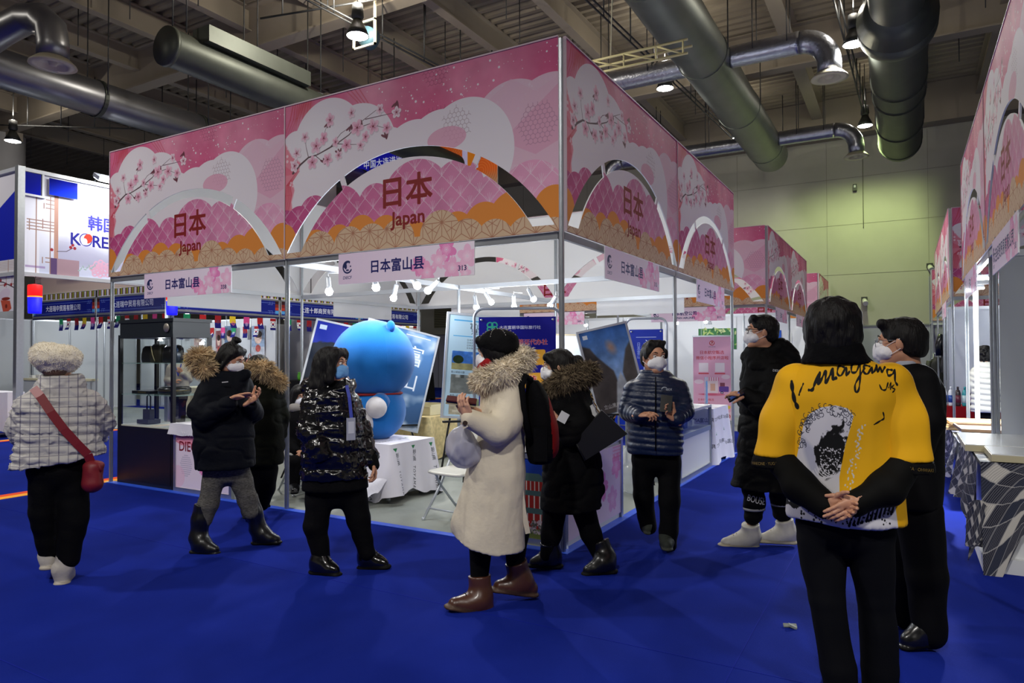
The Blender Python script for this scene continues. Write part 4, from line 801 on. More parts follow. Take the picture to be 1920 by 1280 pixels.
# --- posters, easels and banner stands
def easel(t, w, h, th=.03, bm=None, z0=0.0):
    """black tripod legs behind a board whose lower edge is at local z0"""
    yb = th+.03+h*.7*.18
    for s in (-1, 1): MB().tube([(s*w*.12, yb, z0+h*.7), (s*w*.42, .03, z0*.8), (s*w*.6, -.06, 0)], .012, 7).build('easel_leg', M_BLACK, t)
    MB().tube([(0, yb, z0+h*.7), (0, .55, 0)], .012, 7).build('easel_leg', M_BLACK, t)
    MB().box(-w*.5, w*.5, -.03, .03, z0-.05, z0-.03).build('easel_ledge', M_BLACK, t)
def poster(label, px, py, Z, rotz, w, h, z0, cv, roll=0.0, tilt=-.12, frame_m=None, legs=True, name='framed_poster', cat='poster', fw=.025):
    p = CAMP+Z*ray(px, py); t = thing(name, label, cat, (p[0], p[1], 0), rotz)
    o = panel('board', cv, w, h, t, (0, 0, z0), 0, .02, .35, tilt=0); o.rotation_euler = (tilt, roll, 0)
    if frame_m:
        for q in ((-w/2-fw, -w/2, -fw, h+fw), (w/2, w/2+fw, -fw, h+fw), (-w/2, w/2, -fw, 0), (-w/2, w/2, h, h+fw)): MB().box(q[0], q[1], -.008, .024, q[2], q[3]).build('frame_bar', frame_m, o)
    if legs: easel(t, w, h, z0=z0)
    return t
CAMYAW = -YAW
def face_cam(px): return math.atan2(ray(px, 664)[1], ray(px, 664)[0])-PI/2
M_WFR = mat('frame_silver', '#c9cdd2', .35, .4)
cv = Canvas(1.0, 1.35, 300, '#16308f'); cv.vgrad(.7, 1.35, '#1d3cc0', '#1226a0'); n = vnoise(cv.W, cv.H, 6, 21)
X, Y = cv.x[None], cv.y[:, None]; m = np.clip((1.02+.15*np.sin(X*5+1)+.1*(n-.5)-.25*np.abs(X-.35)-Y)*60, 0, 1); cv.a = cv.a*(1-m[..., None])+srgb('#1b2536')*m[..., None]; m = np.clip((.62+.3*(n-.5)-Y)*30, 0, 1)[..., None]; cv.a = cv.a*(1-m)+srgb('#0c1018')*m
cv.rect(.04, 1.25, .13, 1.31, '#cfe0f0'); g = np.random.default_rng(3); [cv.disc(g.random(), .3+.5*g.random(), .004+.006*g.random(), '#ffd9a0', .9) for _ in range(50)]
poster('framed deep blue night mountain poster leaning behind the puffer jacket woman', 622, 740, 8.6, face_cam(622)-.12, 1.0, 1.35, .55, cv, .22, -.16, M_WFR)
cv = Canvas(.95, 1.3, 300, '#5b86b4'); n = vnoise(cv.W, cv.H, 4, 8); cv.vgrad(0, 1.3, '#35557c', '#5c8fca'); m = np.clip((n-.45)*4, 0, 1)[..., None]; cv.a = cv.a*(1-m*.8)+srgb('#e6eef4')*m*.8
for k, ch in enumerate('富山'): cv.text(ch, .68, .86-.33*k, .21, '#eef4f8', -.004)
cv.rect(.52, 1.24, .86, 1.25, '#ffffff')
poster('framed pale blue poster with large characters tilted beside the plush toy', 715, 730, 9.0, face_cam(715)+.1, .95, 1.3, .62, cv, .26, -.16, M_WFR)
cv = Canvas(.72, 1.2, 420, '#b9d6e6')
cv.rect(.06, 1.13, .66, 1.145, '#4aa3d8'); cv.text('富山县', .36, 1.05, .055, '#3a4650', .008); cv.text('魅子', .34, .985, .055, '#3a4650', .008); cv.rect(.06, .945, .66, .955, '#4aa3d8')
for k in range(4): cv.text('日本富山県立山黒部観光', .36, .90-k*.032, .018, '#4a5158', 0)
def photo(cv, x0, y0, x1, y1, kind, seed):
    w_, h_ = x1-x0, y1-y0; n = vnoise(cv.W, cv.H, 14, seed)
    sl = cv.bb(x0, x1, y0, y1); cv.rect(x0, y0, x1, y1, ['#3f74c4', '#7b807c', '#b0a890', '#303c50'][kind])
    if kind == 0:
        cv.rect(x0, y0, x1, y0+.35*h_, '#a09a6a'); cv.ell(x0+.12*w_, y0+.55*h_, .1*w_, .22*h_, '#26371f'); cv.ell(x0+.8*w_, y0+.5*h_, .2*w_, .15*h_, '#2c3c22'); cv.ell(x0+.6*w_, y0+.8*h_, .2*w_, .08*h_, '#e6edf4', .8, 0, .02); cv.rect(x0+.4*w_, y0+.28*h_, x0+.46*w_, y0+.6*h_, '#d8c84a'); cv.ell(x0+.5*w_, y0+.45*h_, .1*w_, .02*h_, '#e8e0c0')
    else:
        g = np.random.default_rng(seed)
        for _ in range(26): a, b = x0+w_*g.random(), y0+h_*g.random(); cv.rect(a, b, min(x1, a+.03+.05*g.random()), min(y1, b+.08*g.random()+.02), [['#3a3c3a', '#c4c8c4', '#6b5f4d'], ['#d8d2c0', '#c27a8e', '#8a9a70']][kind-1][int(3*g.random())], .7)
    cv.a[sl] *= (.8+.4*n[sl])[..., None]
photo(cv, .06, .55, .66, .77, 0, 1); cv.text('富山城址公園', .06, .51, .018, '#3a4650', 0, 'l'); photo(cv, .06, .27, .66, .49, 1, 5); cv.text('高岡山町筋', .06, .235, .018, '#3a4650', 0, 'l'); photo(cv, .06, .02, .66, .215, 2, 9)
poster('light blue photo board on an easel behind the cream coat woman', 890, 690, 7.6, face_cam(890)+.25, .72, 1.12, .82, cv, .08, -.06, M_WFR)
def tube_banner(label, px, Z, rotz, w, h, cv, z0=.25, bh=None):
    p = CAMP+Z*ray(px, 700); t = thing('banner_stand', label, 'banner', (p[0], p[1], 0), rotz); m = mat('stand_tube', '#a8adb8', .35, .6); r = .1
    pts = [(-w/2, 0, .02), (-w/2, 0, h-r)]+[(-w/2+r-r*math.cos(a), 0, h-r+r*math.sin(a)) for a in np.linspace(.2, PI/2, 6)]+[(w/2-r+r*math.sin(a), 0, h-r+r*math.cos(a)) for a in np.linspace(0, PI/2, 7)]+[(w/2, 0, .02)]
    MB().tube(pts, .016, 8).build('tube_frame', m, t)
    for s in (-1, 1): MB().box(s*w/2-.03, s*w/2+.03, -.25, .25, 0, .02).build('foot', m, t)
    bw, b2 = w-.1, bh or h-.35; panel('banner_print', cv, bw, b2, t, (0, -.006, z0), 0, .004, .4)
    for s in (-1, 1):
        for z in (z0+.03, z0+b2-.03): MB().lathe([(.012, 0), (.012, .01), (0, .01)], (s*(bw/2-.03), -.008, z), 10, axis=(0, -1, 0)).build('eyelet', M_ALU, t)
    return t
cv = Canvas(.74, 1.62, 420, '#16168c'); x0, y0 = .13, 1.515
for a in range(4): cv.ring(x0+.03*math.cos(PI/4+a*PI/2)*1.0, y0+.03*math.sin(PI/4+a*PI/2), .026, .014, '#37b090')
cv.text('大连富丽华国际旅行社', .2, 1.495, .028, '#f2f2f4', .012, 'l'); cv.text('日本指定签证代办社', .66, 1.335, .043, '#f4f4f6', .045, 'r', sx=.92); cv.text('日本指定签证代办社', .66, 1.335, .043, '#c82a28', .014, 'r', sx=.92)
for k, t_ in enumerate(('日本签证', '日本旅游', '机票酒店', '自由行')):
    y = 1.12-k*.24; cv.rrect(.1, y, .64, y+.16, .02, '#efae3c'); cv.text(t_, .37, y+.05, .068, '#fdf0e0', .05); cv.text(t_, .37, y+.05, .068, '#c0242a', .014)
cv.rect(0, 0, .74, .25, '#1e3f9e'); cv.ell(.3, .1, .25, .08, '#3a5a8a'); cv2b = cv
tube_banner('deep blue visa agency banner in a grey tube stand behind the cream coat', 970, 7.25, face_cam(970)-.1, .92, 2.0, cv2b, .26)
cv = Canvas(.5, 1.5, 300, '#1a2f9a'); cv.vtext('心の富山', .26, 1.38, .085, '#e6ebf6', 0); cv.vtext('日本富山', .14, 1.34, .04, '#b6c2e6', 0); cv.rect(.1, 1.40, .4, 1.405, '#e6ebf6')
tube_banner('narrow blue banner in a tube stand behind the man with the phone', 1212, 9.4, face_cam(1212)-.15, .56, 2.0, cv, .2)
cv = Canvas(.8, 1.25, 300, '#4f7fc0'); n = vnoise(cv.W, cv.H, 5, 33, 5); X, Y = cv.x[None], cv.y[:, None]; cv.vgrad(.3, 1.25, '#9fb8d8', '#3f6fb4')
cv.ell(.47, .95, .06, .09, '#d89a6a', .7, .4, .08); 
for (pts, c) in (([(0, 0), (0, 1.05), (.12, 1.0), (.2, .86), (.3, .74), (.42, .6), (.5, .0)], '#4a4442'), ([(.8, 0), (.8, .98), (.7, .88), (.62, .7), (.56, .55), (.6, 0)], '#55504c'), ([(.3, 0), (.42, .42), (.52, .56), (.62, .3), (.62, 0)], '#b0b4b8')): cv.poly(pts, c, 1, .03)
cv.a *= (.75+.5*n)[..., None]; cv.rect(.05, 1.14, .13, 1.2, '#e6e8ea'); cv.text('立山黒部', .25, .08, .05, '#d8d4d0', .004)
poster('framed mountain gorge poster tilted on an easel beside the blue jacket man', 1168, 735, 7.9, face_cam(1168)+.35, .58, .98, .86, cv, -.22, -.12, M_WFR)
cv = Canvas(.9, .7, 200, '#cfd6e2'); poster('blank whiteboard with a wooden rim behind the dark fur collar woman', 1085, 700, 10.0, face_cam(1085)-.08, .86, .8, .98, cv, .03, -.05, mat('rim_wood', '#9b8f74', .5), name='whiteboard', cat='board')
for i, (px, py, z, d) in enumerate(((617, 546, 2.19, (.3, -.2, -1)), (705, 538, 2.2, (0, .2, -1)), (738, 558, 2.2, (-.2, -.1, -1)), (782, 535, 2.25, (.5, 0, -.6)), (803, 544, 2.22, (-.7, -.2, -.6)), (893, 575, 2.16, (0, .3, -1)), (921, 566, 2.25, (.5, .2, -.8)), (964, 575, 2.18, (.1, -.1, -1)), (1032, 572, 2.2, (-.6, .1, -.8)), (1000, 560, 2.25, (.3, .5, -1)))):
    p = on_z(px, py, z) if i not in (0, 2) else on_x(px, py, -2.93)
    spotlamp(p, d, 'bright spotlight on the booth rails, %s' % ('left end, above the puffer jacket woman', 'second from the left', 'third from the left, under the slanting rail', 'just under the 313 sign', 'left of the middle post, turned sideways', 'right of the middle post above the visa banner', 'high pair of heads above the visa banner', 'in the pair above the visa banner centre', 'beside the corner post', 'at the right, behind the corner post')[i], 15)
# ================================================================== THE BLUE KOREAN PAVILION, LEFT
KX, KY = -11.9, 4.75
frame('grey frame of the blue Korean pavilion, posts and rails', [-17.9, -14.9, KX], [KY, 7.75, 10.75, 13.75], False, 'shell_scheme', True, 2.95, 2.95)
def wallrun(label, p, q, h=2.45, col='#cfd3d8', z0=.06, n=None):
    p, q = Vector((*p, 0)), Vector((*q, 0)); L = (q-p).length; n = n or max(1, round(L)); t = thing('partition_wall', label, 'partition', p, math.atan2((q-p).y, (q-p).x))
    me = MB().box(.025, L/n-.025, -.006, .006, z0, h-.04).mesh('panel', mat('panel_'+col, col, .55)); pm = _posts.get(h) or MB().prism(post_prof(.02), 0, h).mesh('post', M_ALU); _posts[h] = pm
    for k in range(n): link('panel', me, t, (k*L/n, 0, 0))
    for k in range(n+1): link('post', pm, t, (k*L/n, 0, 0))
    MB().box(0, L, -.012, .012, h-.04, h).build('top_rail', M_ALUW, t); MB().box(0, L, -.012, .012, 0, z0).build('bottom_rail', M_ALUW, t); return t
wallrun('white back wall of the Korean corner booth with bags on its shelf', (-17.85, 7.7), (-11.95, 7.7), 2.5, n=6)
wallrun('back wall of the second Korean booth bay, warm lamplight in its colour', (-14.9, 10.7), (-11.95, 10.7), 2.5, '#dcc3a6')  # tint of the warm lamp is put into the panel colour
wallrun('white back wall of the last Korean booth bay', (-14.9, 13.7), (-11.95, 13.7), 2.5)
wallrun('grey long inner wall of the Korean pavilion', (-14.95, 7.8), (-14.95, 13.7), 2.5, '#b9bdc4')
wallrun('grey side wall at the far left of the Korean pavilion', (-17.95, 1.9), (-17.95, 7.6), 2.5, '#aeb3b6')
def blue_art(txt):
    cv = Canvas(2.9, .36, 160, '#101f86'); cv.rect(.06, .30, 2.84, .308, '#8ea6e8'); cv.rect(.06, .05, 2.84, .058, '#8ea6e8'); cv.text(txt, 1.45, .12, .115, '#eef0f8', .02)
    for s, x in ((1, .0), (-1, 2.9)):
        for k, c in enumerate(('#5aa8e0', '#c8402c', '#8e2c20', '#3a1c20')): cv.rect(min(x, x+s*.11), .03+.085*k, max(x, x+s*.11), .11+.085*k, c)
        for q in (.2, .28): cv.line([(x+s*q, .33), (x+s*q, .26), (x+s*(q+.06), .26)], .008, '#9fb4ea'); cv.line([(x+s*q, .03), (x+s*q, .10), (x+s*(q+.06), .10)], .008, '#9fb4ea')
    return cv
def stripe_art():
    cv = Canvas(2.9, .16, 120, '#d9d8de')
    for k in range(13):
        x = .03+k*.225
        for j, c in enumerate(('#8e2a24', '#2f7a34', '#d8b92c', '#2a1a4e')): cv.rect(x+j*.034, .02, x+(j+1)*.034+.001, .16, c)
    return cv
M_STRIPE = print_mat('rainbow_tape', stripe_art().a, .6); M_NAVY = mat('navy_rail', '#14144c', .5)
def blue_sign(x, y, rot, txt, label):
    t = thing('fascia_sign', label, 'sign', (x, y, 2.56), rot, 'blue pavilion name boards'); panel('sign_board', blue_art(txt), 2.9, .36, t, (1.5, -.03, 0), 0, .02)
    panel('striped_tape', None, 2.9, .16, t, (1.5, -.02, .40), 0, .004, mt=M_STRIPE); MB().box(.03, 2.97, -.035, .0, -.09, -.05).build('lower_rail', M_NAVY, t); MB().box(.03, 2.97, -.03, 0, .36, .395).build('upper_rail', M_GREYRAIL, t); MB().box(.03, 2.97, -.03, 0, -.05, -.005).build('middle_rail', M_GREYRAIL, t)
blue_sign(-17.9, KY, 0, '大连瑞中贸易有限公司', 'blue company sign on the pavilion front, left bay'); blue_sign(-14.9, KY, 0, '大连瑞中贸易有限公司', 'blue company sign on the pavilion front, next to the corner lantern')
blue_sign(KX, KY, H90, '大连瑞中贸易有限公司', 'blue company sign on the pavilion aisle side, corner bay'); blue_sign(KX, 7.75, H90, '大连十郎商贸有限公司', 'blue company sign on the pavilion aisle side, middle bay'); blue_sign(KX, 10.75, H90, '大连韩商贸易有限公司', 'blue company sign on the pavilion aisle side, far bay')
# bunting flags
def flag_art(k):
    cv = Canvas(.17, .30, 260, '#1c1a72')
    if k == 0: cv.rect(0, .15, .17, .3, '#1f8a5a'); cv.line([(.05, .10), (.07, .16), (.09, .11), (.10, .17), (.12, .12), (.14, .16)], .009, '#e8ece8'); cv.line([(.06, .09), (.13, .1)], .006, '#e8ece8')
    elif k == 1:
        cv.rect(0, .23, .17, .3, '#a81c20'); cv.rect(0, .06, .17, .23, '#e6e4e4'); cv.disc(.085, .145, .035, '#b81f2a'); cv.sdf((.04, .13, .1, .15), lambda X, Y: np.maximum(np.hypot(X-.085, Y-.145)-.035, Y-.145), '#20306e')
        for sx, sy in ((-1, 1), (1, 1), (-1, -1), (1, -1)): [cv.line([(.085+sx*.052-.014, .145+sy*.045+d-sx*sy*-.008), (.085+sx*.052+.014, .145+sy*.045+d+sx*sy*-.008)], .005, '#222226') for d in (-.01, 0, .01)]
    elif k == 2: cv.rect(0, .13, .17, .3, '#9c1f26'); cv.disc(.085, .15, .05, '#6e3a56', .7)
    elif k == 3: cv.rect(0, .13, .17, .3, '#e0c02c'); cv.ring(.085, .12, .045, .012, '#d86a86'); cv.ring(.085, .12, .024, .01, '#d86a86')
    elif k == 4: cv.rect(0, .14, .17, .3, '#d8488a'); [cv.ring(.085+.028*math.cos(a), .12+.028*math.sin(a), .018, .006, '#d8b8e0') for a in np.linspace(0, 2*PI, 9)[:-1]]
    else: cv.rect(0, .13, .17, .3, '#b02226'); cv.poly([(.05, .10), (.09, .13), (.12, .18), (.13, .13), (.10, .10)], '#f2eef0'); cv.poly([(.04, .13), (.08, .12), (.1, .1)], '#f2eef0')
    return cv
M_FLAG = [print_mat('flag_print', flag_art(k).a, .8) for k in range(6)]
def flag_me(k, curl):
    P = [[(-.085+.17*j/4*(1), -.006-.05*curl*(i/8)**2+.012*math.sin(j*1.5+i*.5)*(i/8), -.30*i/8*(1-.06*curl*i/8)) for j in range(5)] for i in range(8, -1, -1)]
    P2 = [[(a, b+.004, c) for a, b, c in r] for r in P]; mb = MB(); mb.grid(P); mb.grid(P2, flip=True); return mb.mesh('bunting_flag', M_FLAG[k])
FLAGM = {(k, c): flag_me(k, c) for k in range(6) for c in (0, 1)}
FN = ['green navy flag with brushwork', 'white flag with four trigrams', 'red navy flag with disc', 'yellow navy flag with ring', 'pink navy flag with flower', 'red navy flag with dove']
def bunting(row, p, q, seq, z):
    p, q = Vector((*p, z)), Vector((*q, z)); rot = math.atan2((q-p).y, (q-p).x); n = len(seq)
    for i, k in enumerate(seq):
        o = link('bunting_flag', FLAGM[(k, i % 2)], None, p.lerp(q, (i+.5)/n), rot); tag(o, '%s, %s from the left, %s' % (FN[k], ORD[i], row), 'flag', 'pavilion bunting flags')
bunting('pavilion front row', (-16.6, KY-.05), (-11.95, KY-.05), [0, 1, 2, 3, 4, 5, 1, 0, 1, 2, 3, 4, 5], 2.46)
bunting('aisle row by the corner', (KX+.05, 4.85), (KX+.05, 7.7), [0, 5, 2, 3, 4, 5, 1], 2.46)
bunting('aisle middle row', (KX+.05, 7.85), (KX+.05, 10.7), [0, 1, 2, 3, 4, 5, 1, 0], 2.46)
bunting('aisle far row', (KX+.05, 10.85), (KX+.05, 13.6), [2, 0, 2, 5, 4, 3, 1], 2.46)
bunting('inner wall row', (-15.9, 7.55), (-12.3, 7.55), [2, 3, 1, 5, 4, 0, 2, 1], 2.28)
bunting('under the entrance', (-17.2, 2.0), (-15.5, 2.0), [1, 2, 3, 5], 2.55)
# entrance portal with the large board
PX, PY = -12.0, 1.72
t = thing('pavilion_portal', 'grey aluminium entrance portal carrying the big Korea board', 'portal', (PX, PY, 0)); pm = MB().box(-.06, .06, -.06, .06, 0, 5.06).box(-.08, .08, -.08, .08, 0, .01).mesh('post', M_ALU)
for x, y in ((0, 0), (0, 3.0), (-3, 0)): link('post', pm, t, (x, y, 0))
for z in (3.02, 4.98): MB().box(-.05, .05, .06, 2.94, z, z+.07).build('rail', M_ALUW, t); MB().box(-2.94, -.06, -.05, .05, z, z+.07).build('rail', M_ALUW, t)
for y, z in ((.45, 4.62),): MB().box(-.02, .04, .06, .42, 4.53, 4.57).build('rail', M_ALUW, t); MB().box(-.02, .04, .36, .40, 4.57, 4.98).build('rail', M_ALUW, t)
cv = Canvas(3.0, 1.88, 300, '#e9eaf4'); cv.vgrad(0, .9, '#c9cfe6', '#eff0f8', .3, 3)
for y0, c, a in ((.62, '#8e8ca8', .55), (.5, '#9a98b6', .5), (.42, '#b6b6d0', .6)): cv.poly([(.6, y0+.1), (.8, y0+.16), (1.0, y0+.08), (1.3, y0+.05), (1.6, y0-.06), (2, y0+.1), (2.5, y0+.02), (3, y0+.12), (3, .2), (.6, .2)], c, a*.6, .15)
cv.rect(.56, .0, .64, 1.6, '#b98f7e'); L = '#a07f72'
for x in (.22, .48): cv.rect(x, .0, x+.02, 1.5, L)
for y in (1.42, 1.34, 1.26, 1.0, .94, .88, .82, .30, .22): cv.rect(.06 if .8 < y < 1.05 else .4, y, .56, y+.018, L)
for x, y0, y1 in ((.10, .8, 1.02), (.34, .86, 1.05), (.36, 1.25, 1.36), (.34, .2, .32)): cv.rect(x, y0, x+.018, y1, L)
cv.rect(.04, .1, .4, .14, '#6e3f8a', .4); cv.rect(.56, .0, 1.05, .32, '#a78a94'); cv.rect(.5, 0, .62, .32, '#5c4470')
for i in range(22): cv.ring(1.5+.22*math.cos(i*2.4)*math.sqrt(i/22), .2+.15*math.sin(i*2.4)*math.sqrt(i/22), .045, .03, '#e3b0c8', .9)
for i in range(9): cv.ell(1.05+.04*i, .13+.03*(i % 3)+.01*i, .03, .014, '#9fb8b4', .9, i)
cv.line([(.62, .46), (.8, .48), (.92, .56)], .01, '#3a2a34'); [cv.disc(x, y, .03, '#9c2a34') for x, y in ((.92, .62), (.96, .56), (.88, .57), (.52, .48))]
cv.text('韩国', 1.52, 1.0, .22, '#3c3ca4', .03); xk = .98
cv.text('K', xk, .64, .23, '#20208c', .02); cv.text('R', xk+.43, .64, .23, '#20208c', .02); cv.text('E', xk+.6, .64, .23, '#20208c', .02); cv.text('A', xk+.78, .64, .23, '#20208c', .02)
cv.ring(xk+.2, .76, .12, .02, '#20208c', .9); cv.ell(xk+.245, .79, .085, .10, '#d8402c', 1, -.5); cv.ell(xk+.17, .72, .06, .07, '#eceef8', 1, -.4)
panel('korea_board', cv, 2.88, 1.88, t, (.0, 1.5, 3.09), H90, .02)
panel('blue_corner_panel', Canvas(.3, .4, 60, '#1420b4'), .28, .40, t, (.035, .2, 4.57), H90, .01, .15); panel('blue_banner', Canvas(.5, .36, 60, '#1420b4').vgrad(0, .36, '#1c38d0', '#0c1484'), .52, .32, t, (.05, .74, 4.62), H90, .01, .12)
MB().lathe([(0, 0), (.1, 0)], (0, 0, 0), 3); cv = Canvas(2.9, 1.9, 160, '#cfcdd2'); cv.poly([(0, .25), (2.9, 1.6), (2.9, .25)], '#1220a4')
for k in range(6): cv.rect(.3+.45*k, .02, .32+.45*k, .26, L); cv.rect(0, .06+.03*k, 2.9, .066+.03*k, L, .8)
panel('side_board', cv, 2.86, 1.88, t, (-1.5, .0, 3.09), 0, .02)
cv = Canvas(2.9, .72, 200, '#d4d1d8')
for x in (.2, .9, 1.5, 2.1, 2.5, 2.72): cv.rect(x, .45, x+.016, .72, L); cv.rect(0, .5+.03*(x % .2), 2.9, .51+.03*(x % .2), L)
cv.line([(2.0, .6), (2.4, .56), (2.8, .44)], .016, '#2e2228'); [cv.disc(x, y, .03, '#8e2430') for x, y in ((2.3, .6), (2.5, .52), (2.45, .5), (2.7, .5))]; cv.ell(2.45, .33, .22, .10, '#cdbfd0', .9, .2, .02); cv.poly([(2.3, .22), (2.66, .2), (2.72, .05), (2.6, 0), (2.4, 0)], '#b8503c'); cv.ell(2.5, .24, .16, .03, '#7e2a24'); cv.disc(2.52, .1, .04, '#6e2a20')
panel('pouch_board', cv, 2.86, .72, t, (-1.5, -.01, 2.36), 0, .02)
fl = thing('flood_lamp', 'small grey flood lamp clamped over the Korea board', 'lamp', (PX+.35, PY+1.35, 5.1)); MB().box(-.12, .12, -.16, .16, -.05, .03, rot=Matrix.Rotation(.5, 3, 'Y')).build('lamp_head', mat('lamp_grey', '#9fa4aa', .4), fl); MB().tube([(0, 0, .02), (-.25, 0, .06), (-.35, 0, -.04)], .012, 6).build('arm', M_ALU, fl)
MB().box(-.1, .1, -.14, .14, -.062, -.054, rot=Matrix.Rotation(.5, 3, 'Y'), piv=(0, 0, -.01)).build('glowing_face', M_BULB, fl)
light('SPOT', (PX+.75, PY+1.5, 5.15), 150, (.93, .95, 1), .1, (PX, PY+1.5, 4.2), 130, .6)
cv = Canvas(6.0, 1.5, 150, '#cdb6ae'); cv.vgrad(0, 1.5, '#cbb5a6', '#c9a9b8')
for x in (.1, 3.4, 5.6): [cv.rect(x+.06*k, .2, x+.06*k+.012, 1.5, '#6a4a58') for k in range(4)]; [cv.rect(x-.05, .3+.12*k, x+.25, .31+.12*k, '#6a4a58') for k in range(9)]
cv.text('韩国', 4.1, .42, .32, '#221c50', .03); cv.ell(3.8, .25, .5, .05, '#6e5c6e', .7, 0, .1); cv.ell(1.8, .3, .6, .06, '#6e5c6e', .6, 0, .1)
tag(panel('backdrop_board', cv, 6.0, 1.5, None, (-14.9, KY+.02, 3.14), 0, .02), 'pinkish backdrop board with a cut off character row above the pavilion front', 'board')
# lanterns
def lantern(label, p):
    t = thing('paper_lantern', label, 'lantern', p, .3, 'red and blue lanterns'); MB().lathe([(.0, .02), (.11, .0), (.12, -.02), (.118, -.22)], n=18).build('red_shade', mat('lantern_red', '#e01818', .6, emit=1.2), t); MB().lathe([(.118, -.22), (.112, -.5), (.108, -.54), (.0, -.54)], n=18).build('blue_shade', mat('lantern_blue', '#1818e0', .6, emit=1.0), t)
    MB().lathe([(.119, -.212), (.119, -.235)], n=18).build('glow_band', mat('lantern_glow', '#ff8a20', .5, emit=1.6), t); MB().tube([(0, 0, .02), (0, 0, .12), (.02, 0, .15), (0, 0, .18)], .006, 6).build('hook', M_DKGREY, t)
lantern('red and blue paper lantern hanging in the entrance portal, far left', (PX+.02, PY+.26, 2.86)); lantern('red and blue paper lantern at the pavilion corner behind the 338 sign', (KX+.14, KY-.12, 2.95))
# furniture and goods in the pavilion
def shelf(label, x, y, w, z, d=.3):
    t = thing('wall_shelf', label, 'shelf', (x, y, z)); MB().box(0, w, -d, 0, -.02, 0).build('board', M_WHITE, t)
    for k in (.1, w-.1): MB().box(k, k+.02, -d+.04, 0, -.12, -.02).build('bracket', M_ALU, t)
shelf('white wall shelf with bags in the Korean corner booth', -15.7, 7.68, 3.2, 1.18)
for i, (x, w, d, h, c, s, lab) in enumerate(((-15.45, .16, .1, .3, '#c9a428', False, 'yellow pouch on the pavilion wall shelf'), (-15.0, .34, .18, .34, '#16161a', True, 'black backpack with a white tag on the pavilion wall shelf'), (-14.3, .3, .16, .24, '#9c2428', True, 'red and white patterned handbag on the pavilion wall shelf'), (-13.6, .42, .2, .42, '#1c2016', False, 'large dark green bag on the pavilion wall shelf'), (-13.0, .3, .18, .28, '#20242c', True, 'black handbag on the shelf seen through the cabinet'), (-12.75, .2, .14, .24, '#a8463a', True, 'small coral handbag on the shelf seen through the cabinet'))):
    bag(lab, x, 7.52, 1.18, w, d, h, mat('bag_'+c, c, .45), 0, s)
for i, (x, z, w, h, c, lab) in enumerate(((-15.1, 1.62, .34, .62, '#c8a8a4', 'face poster on the Korean booth wall above the black backpack'), (-14.2, 1.5, .24, .7, '#8e5a60', 'narrow red toned poster on the Korean booth wall'), (-13.75, 1.6, .4, .72, '#5f7898', 'poster with a red bag on the Korean booth wall'), (-12.6, 1.5, .5, .8, '#8fa4c0', 'blue portrait poster on the wall seen through the cabinet'))):
    cv = Canvas(w, h, 200, c); cv.ell(w*.5, h*.6, w*.28, h*.2, '#e6c8b8'); cv.ell(w*.5, h*.72, w*.3, h*.12, '#3a2420'); cv.rect(0, 0, w, h*.3, '#d8d4d4', .6); cv.ell(w*.5, h*.25, w*.2, h*.12, '#b03a30', .8 if i != 0 else 0); cv.mottle(.2, 6, i)
    tag(panel('wall_poster', cv, w, h, None, (x, 7.66, z), 0, .006), lab, 'poster')
wood_table('white pavilion table hidden under a cream cloth bundle', -12.9, 6.1, 0, .9, .6, .7, M_WHITE); o = cloth_box(.95, .66, .74, .2, 17, amp=.06, corner=.05).build('cream_cloth', mat('cream_cloth', '#d6cfb8', .85), None, (-12.9, 6.1, 0)); tag(o, 'crumpled cream cloth over the pavilion table beside the beret woman', 'cloth')
t = thing('reception_counter', 'long pale counter with small boxes at the far left of the pavilion', 'counter', (-17.4, 4.3, 0)); MB().box(0, 2.4, 0, .5, 0, .9).build('carcass', mat('panel_#b9bdc4', '#b9bdc4'), t); MB().box(-.03, 2.43, -.03, .53, .9, .95).build('counter_top', mat('cream_box', ''), t)
for i in range(7): t = thing('sample_carton', 'small %s carton, %s from the left on the pavilion counter' % ('black' if i == 5 else 'white', ORD[i]), 'box', (-17.2+.33*i, 4.42, .95), .1*i, 'cartons on the pavilion counter'); MB().box(-.08, .08, -.05, .05, 0, .07+.03*(i % 3)).build('carton_body', mat('box_#d8d8d4' if i != 5 else 'cabinet_black', '#d8d8d4'), t); MB().box(-.06, .06, -.052, -.05, .02, .05).build('carton_label', mat('lid_pale', ''), t)
wood_table('white clothed table at the left frame edge', -12.95, 1.62, 0, 1.3, .6, .8, M_WHITE); o = cloth_box(1.36, .66, .84, .08, 21, amp=.02).build('white_tablecloth', MATS['white_linen'], None, (-12.95, 1.62, 0)); tag(o, 'white tablecloth on the table cut by the left frame edge', 'tablecloth')
wood_table('pavilion counter table with green snack packs', -11.45, 8.7, H90, 1.9, .6, .84, M_WHITE); o = cloth_box(1.94, .64, .86, .05, 23, amp=.01).build('black_cloth', mat('black_cloth', '#0d0d0f', .9), None, (-11.45, 8.7, 0), H90); tag(o, 'black cloth on the snack table behind the middle post', 'tablecloth')
cv = Canvas(1.5, .22, 200, '#e6dfe0'); cv.text('进口食品展销优惠专区', .75, .08, .085, '#c03a4a', .01); tag(panel('price_board', cv, 1.5, .2, None, (-11.1, 8.7, .66), H90, .01), 'white strip with red characters on the front of the snack table', 'sign')
for i in range(8):
    t = thing('snack_pack', 'green snack pack, %s from the left on the black snack table' % ORD[i], 'snack pack', (-11.32, 7.95+.21*i, .865), H90, 'green snack packs'); MB().lathe([(.0, 0), (.075, 0), (.085, .05), (.09, .12), (.07, .19), (.085, .21)], n=12).build('pack_body', mat('pack_green', '#4f9a2c', .35), t); MB().box(-.06, .06, -.092, -.08, .04, .14).build('pack_picture', mat('pack_brown', '#8e5a28', .4), t)
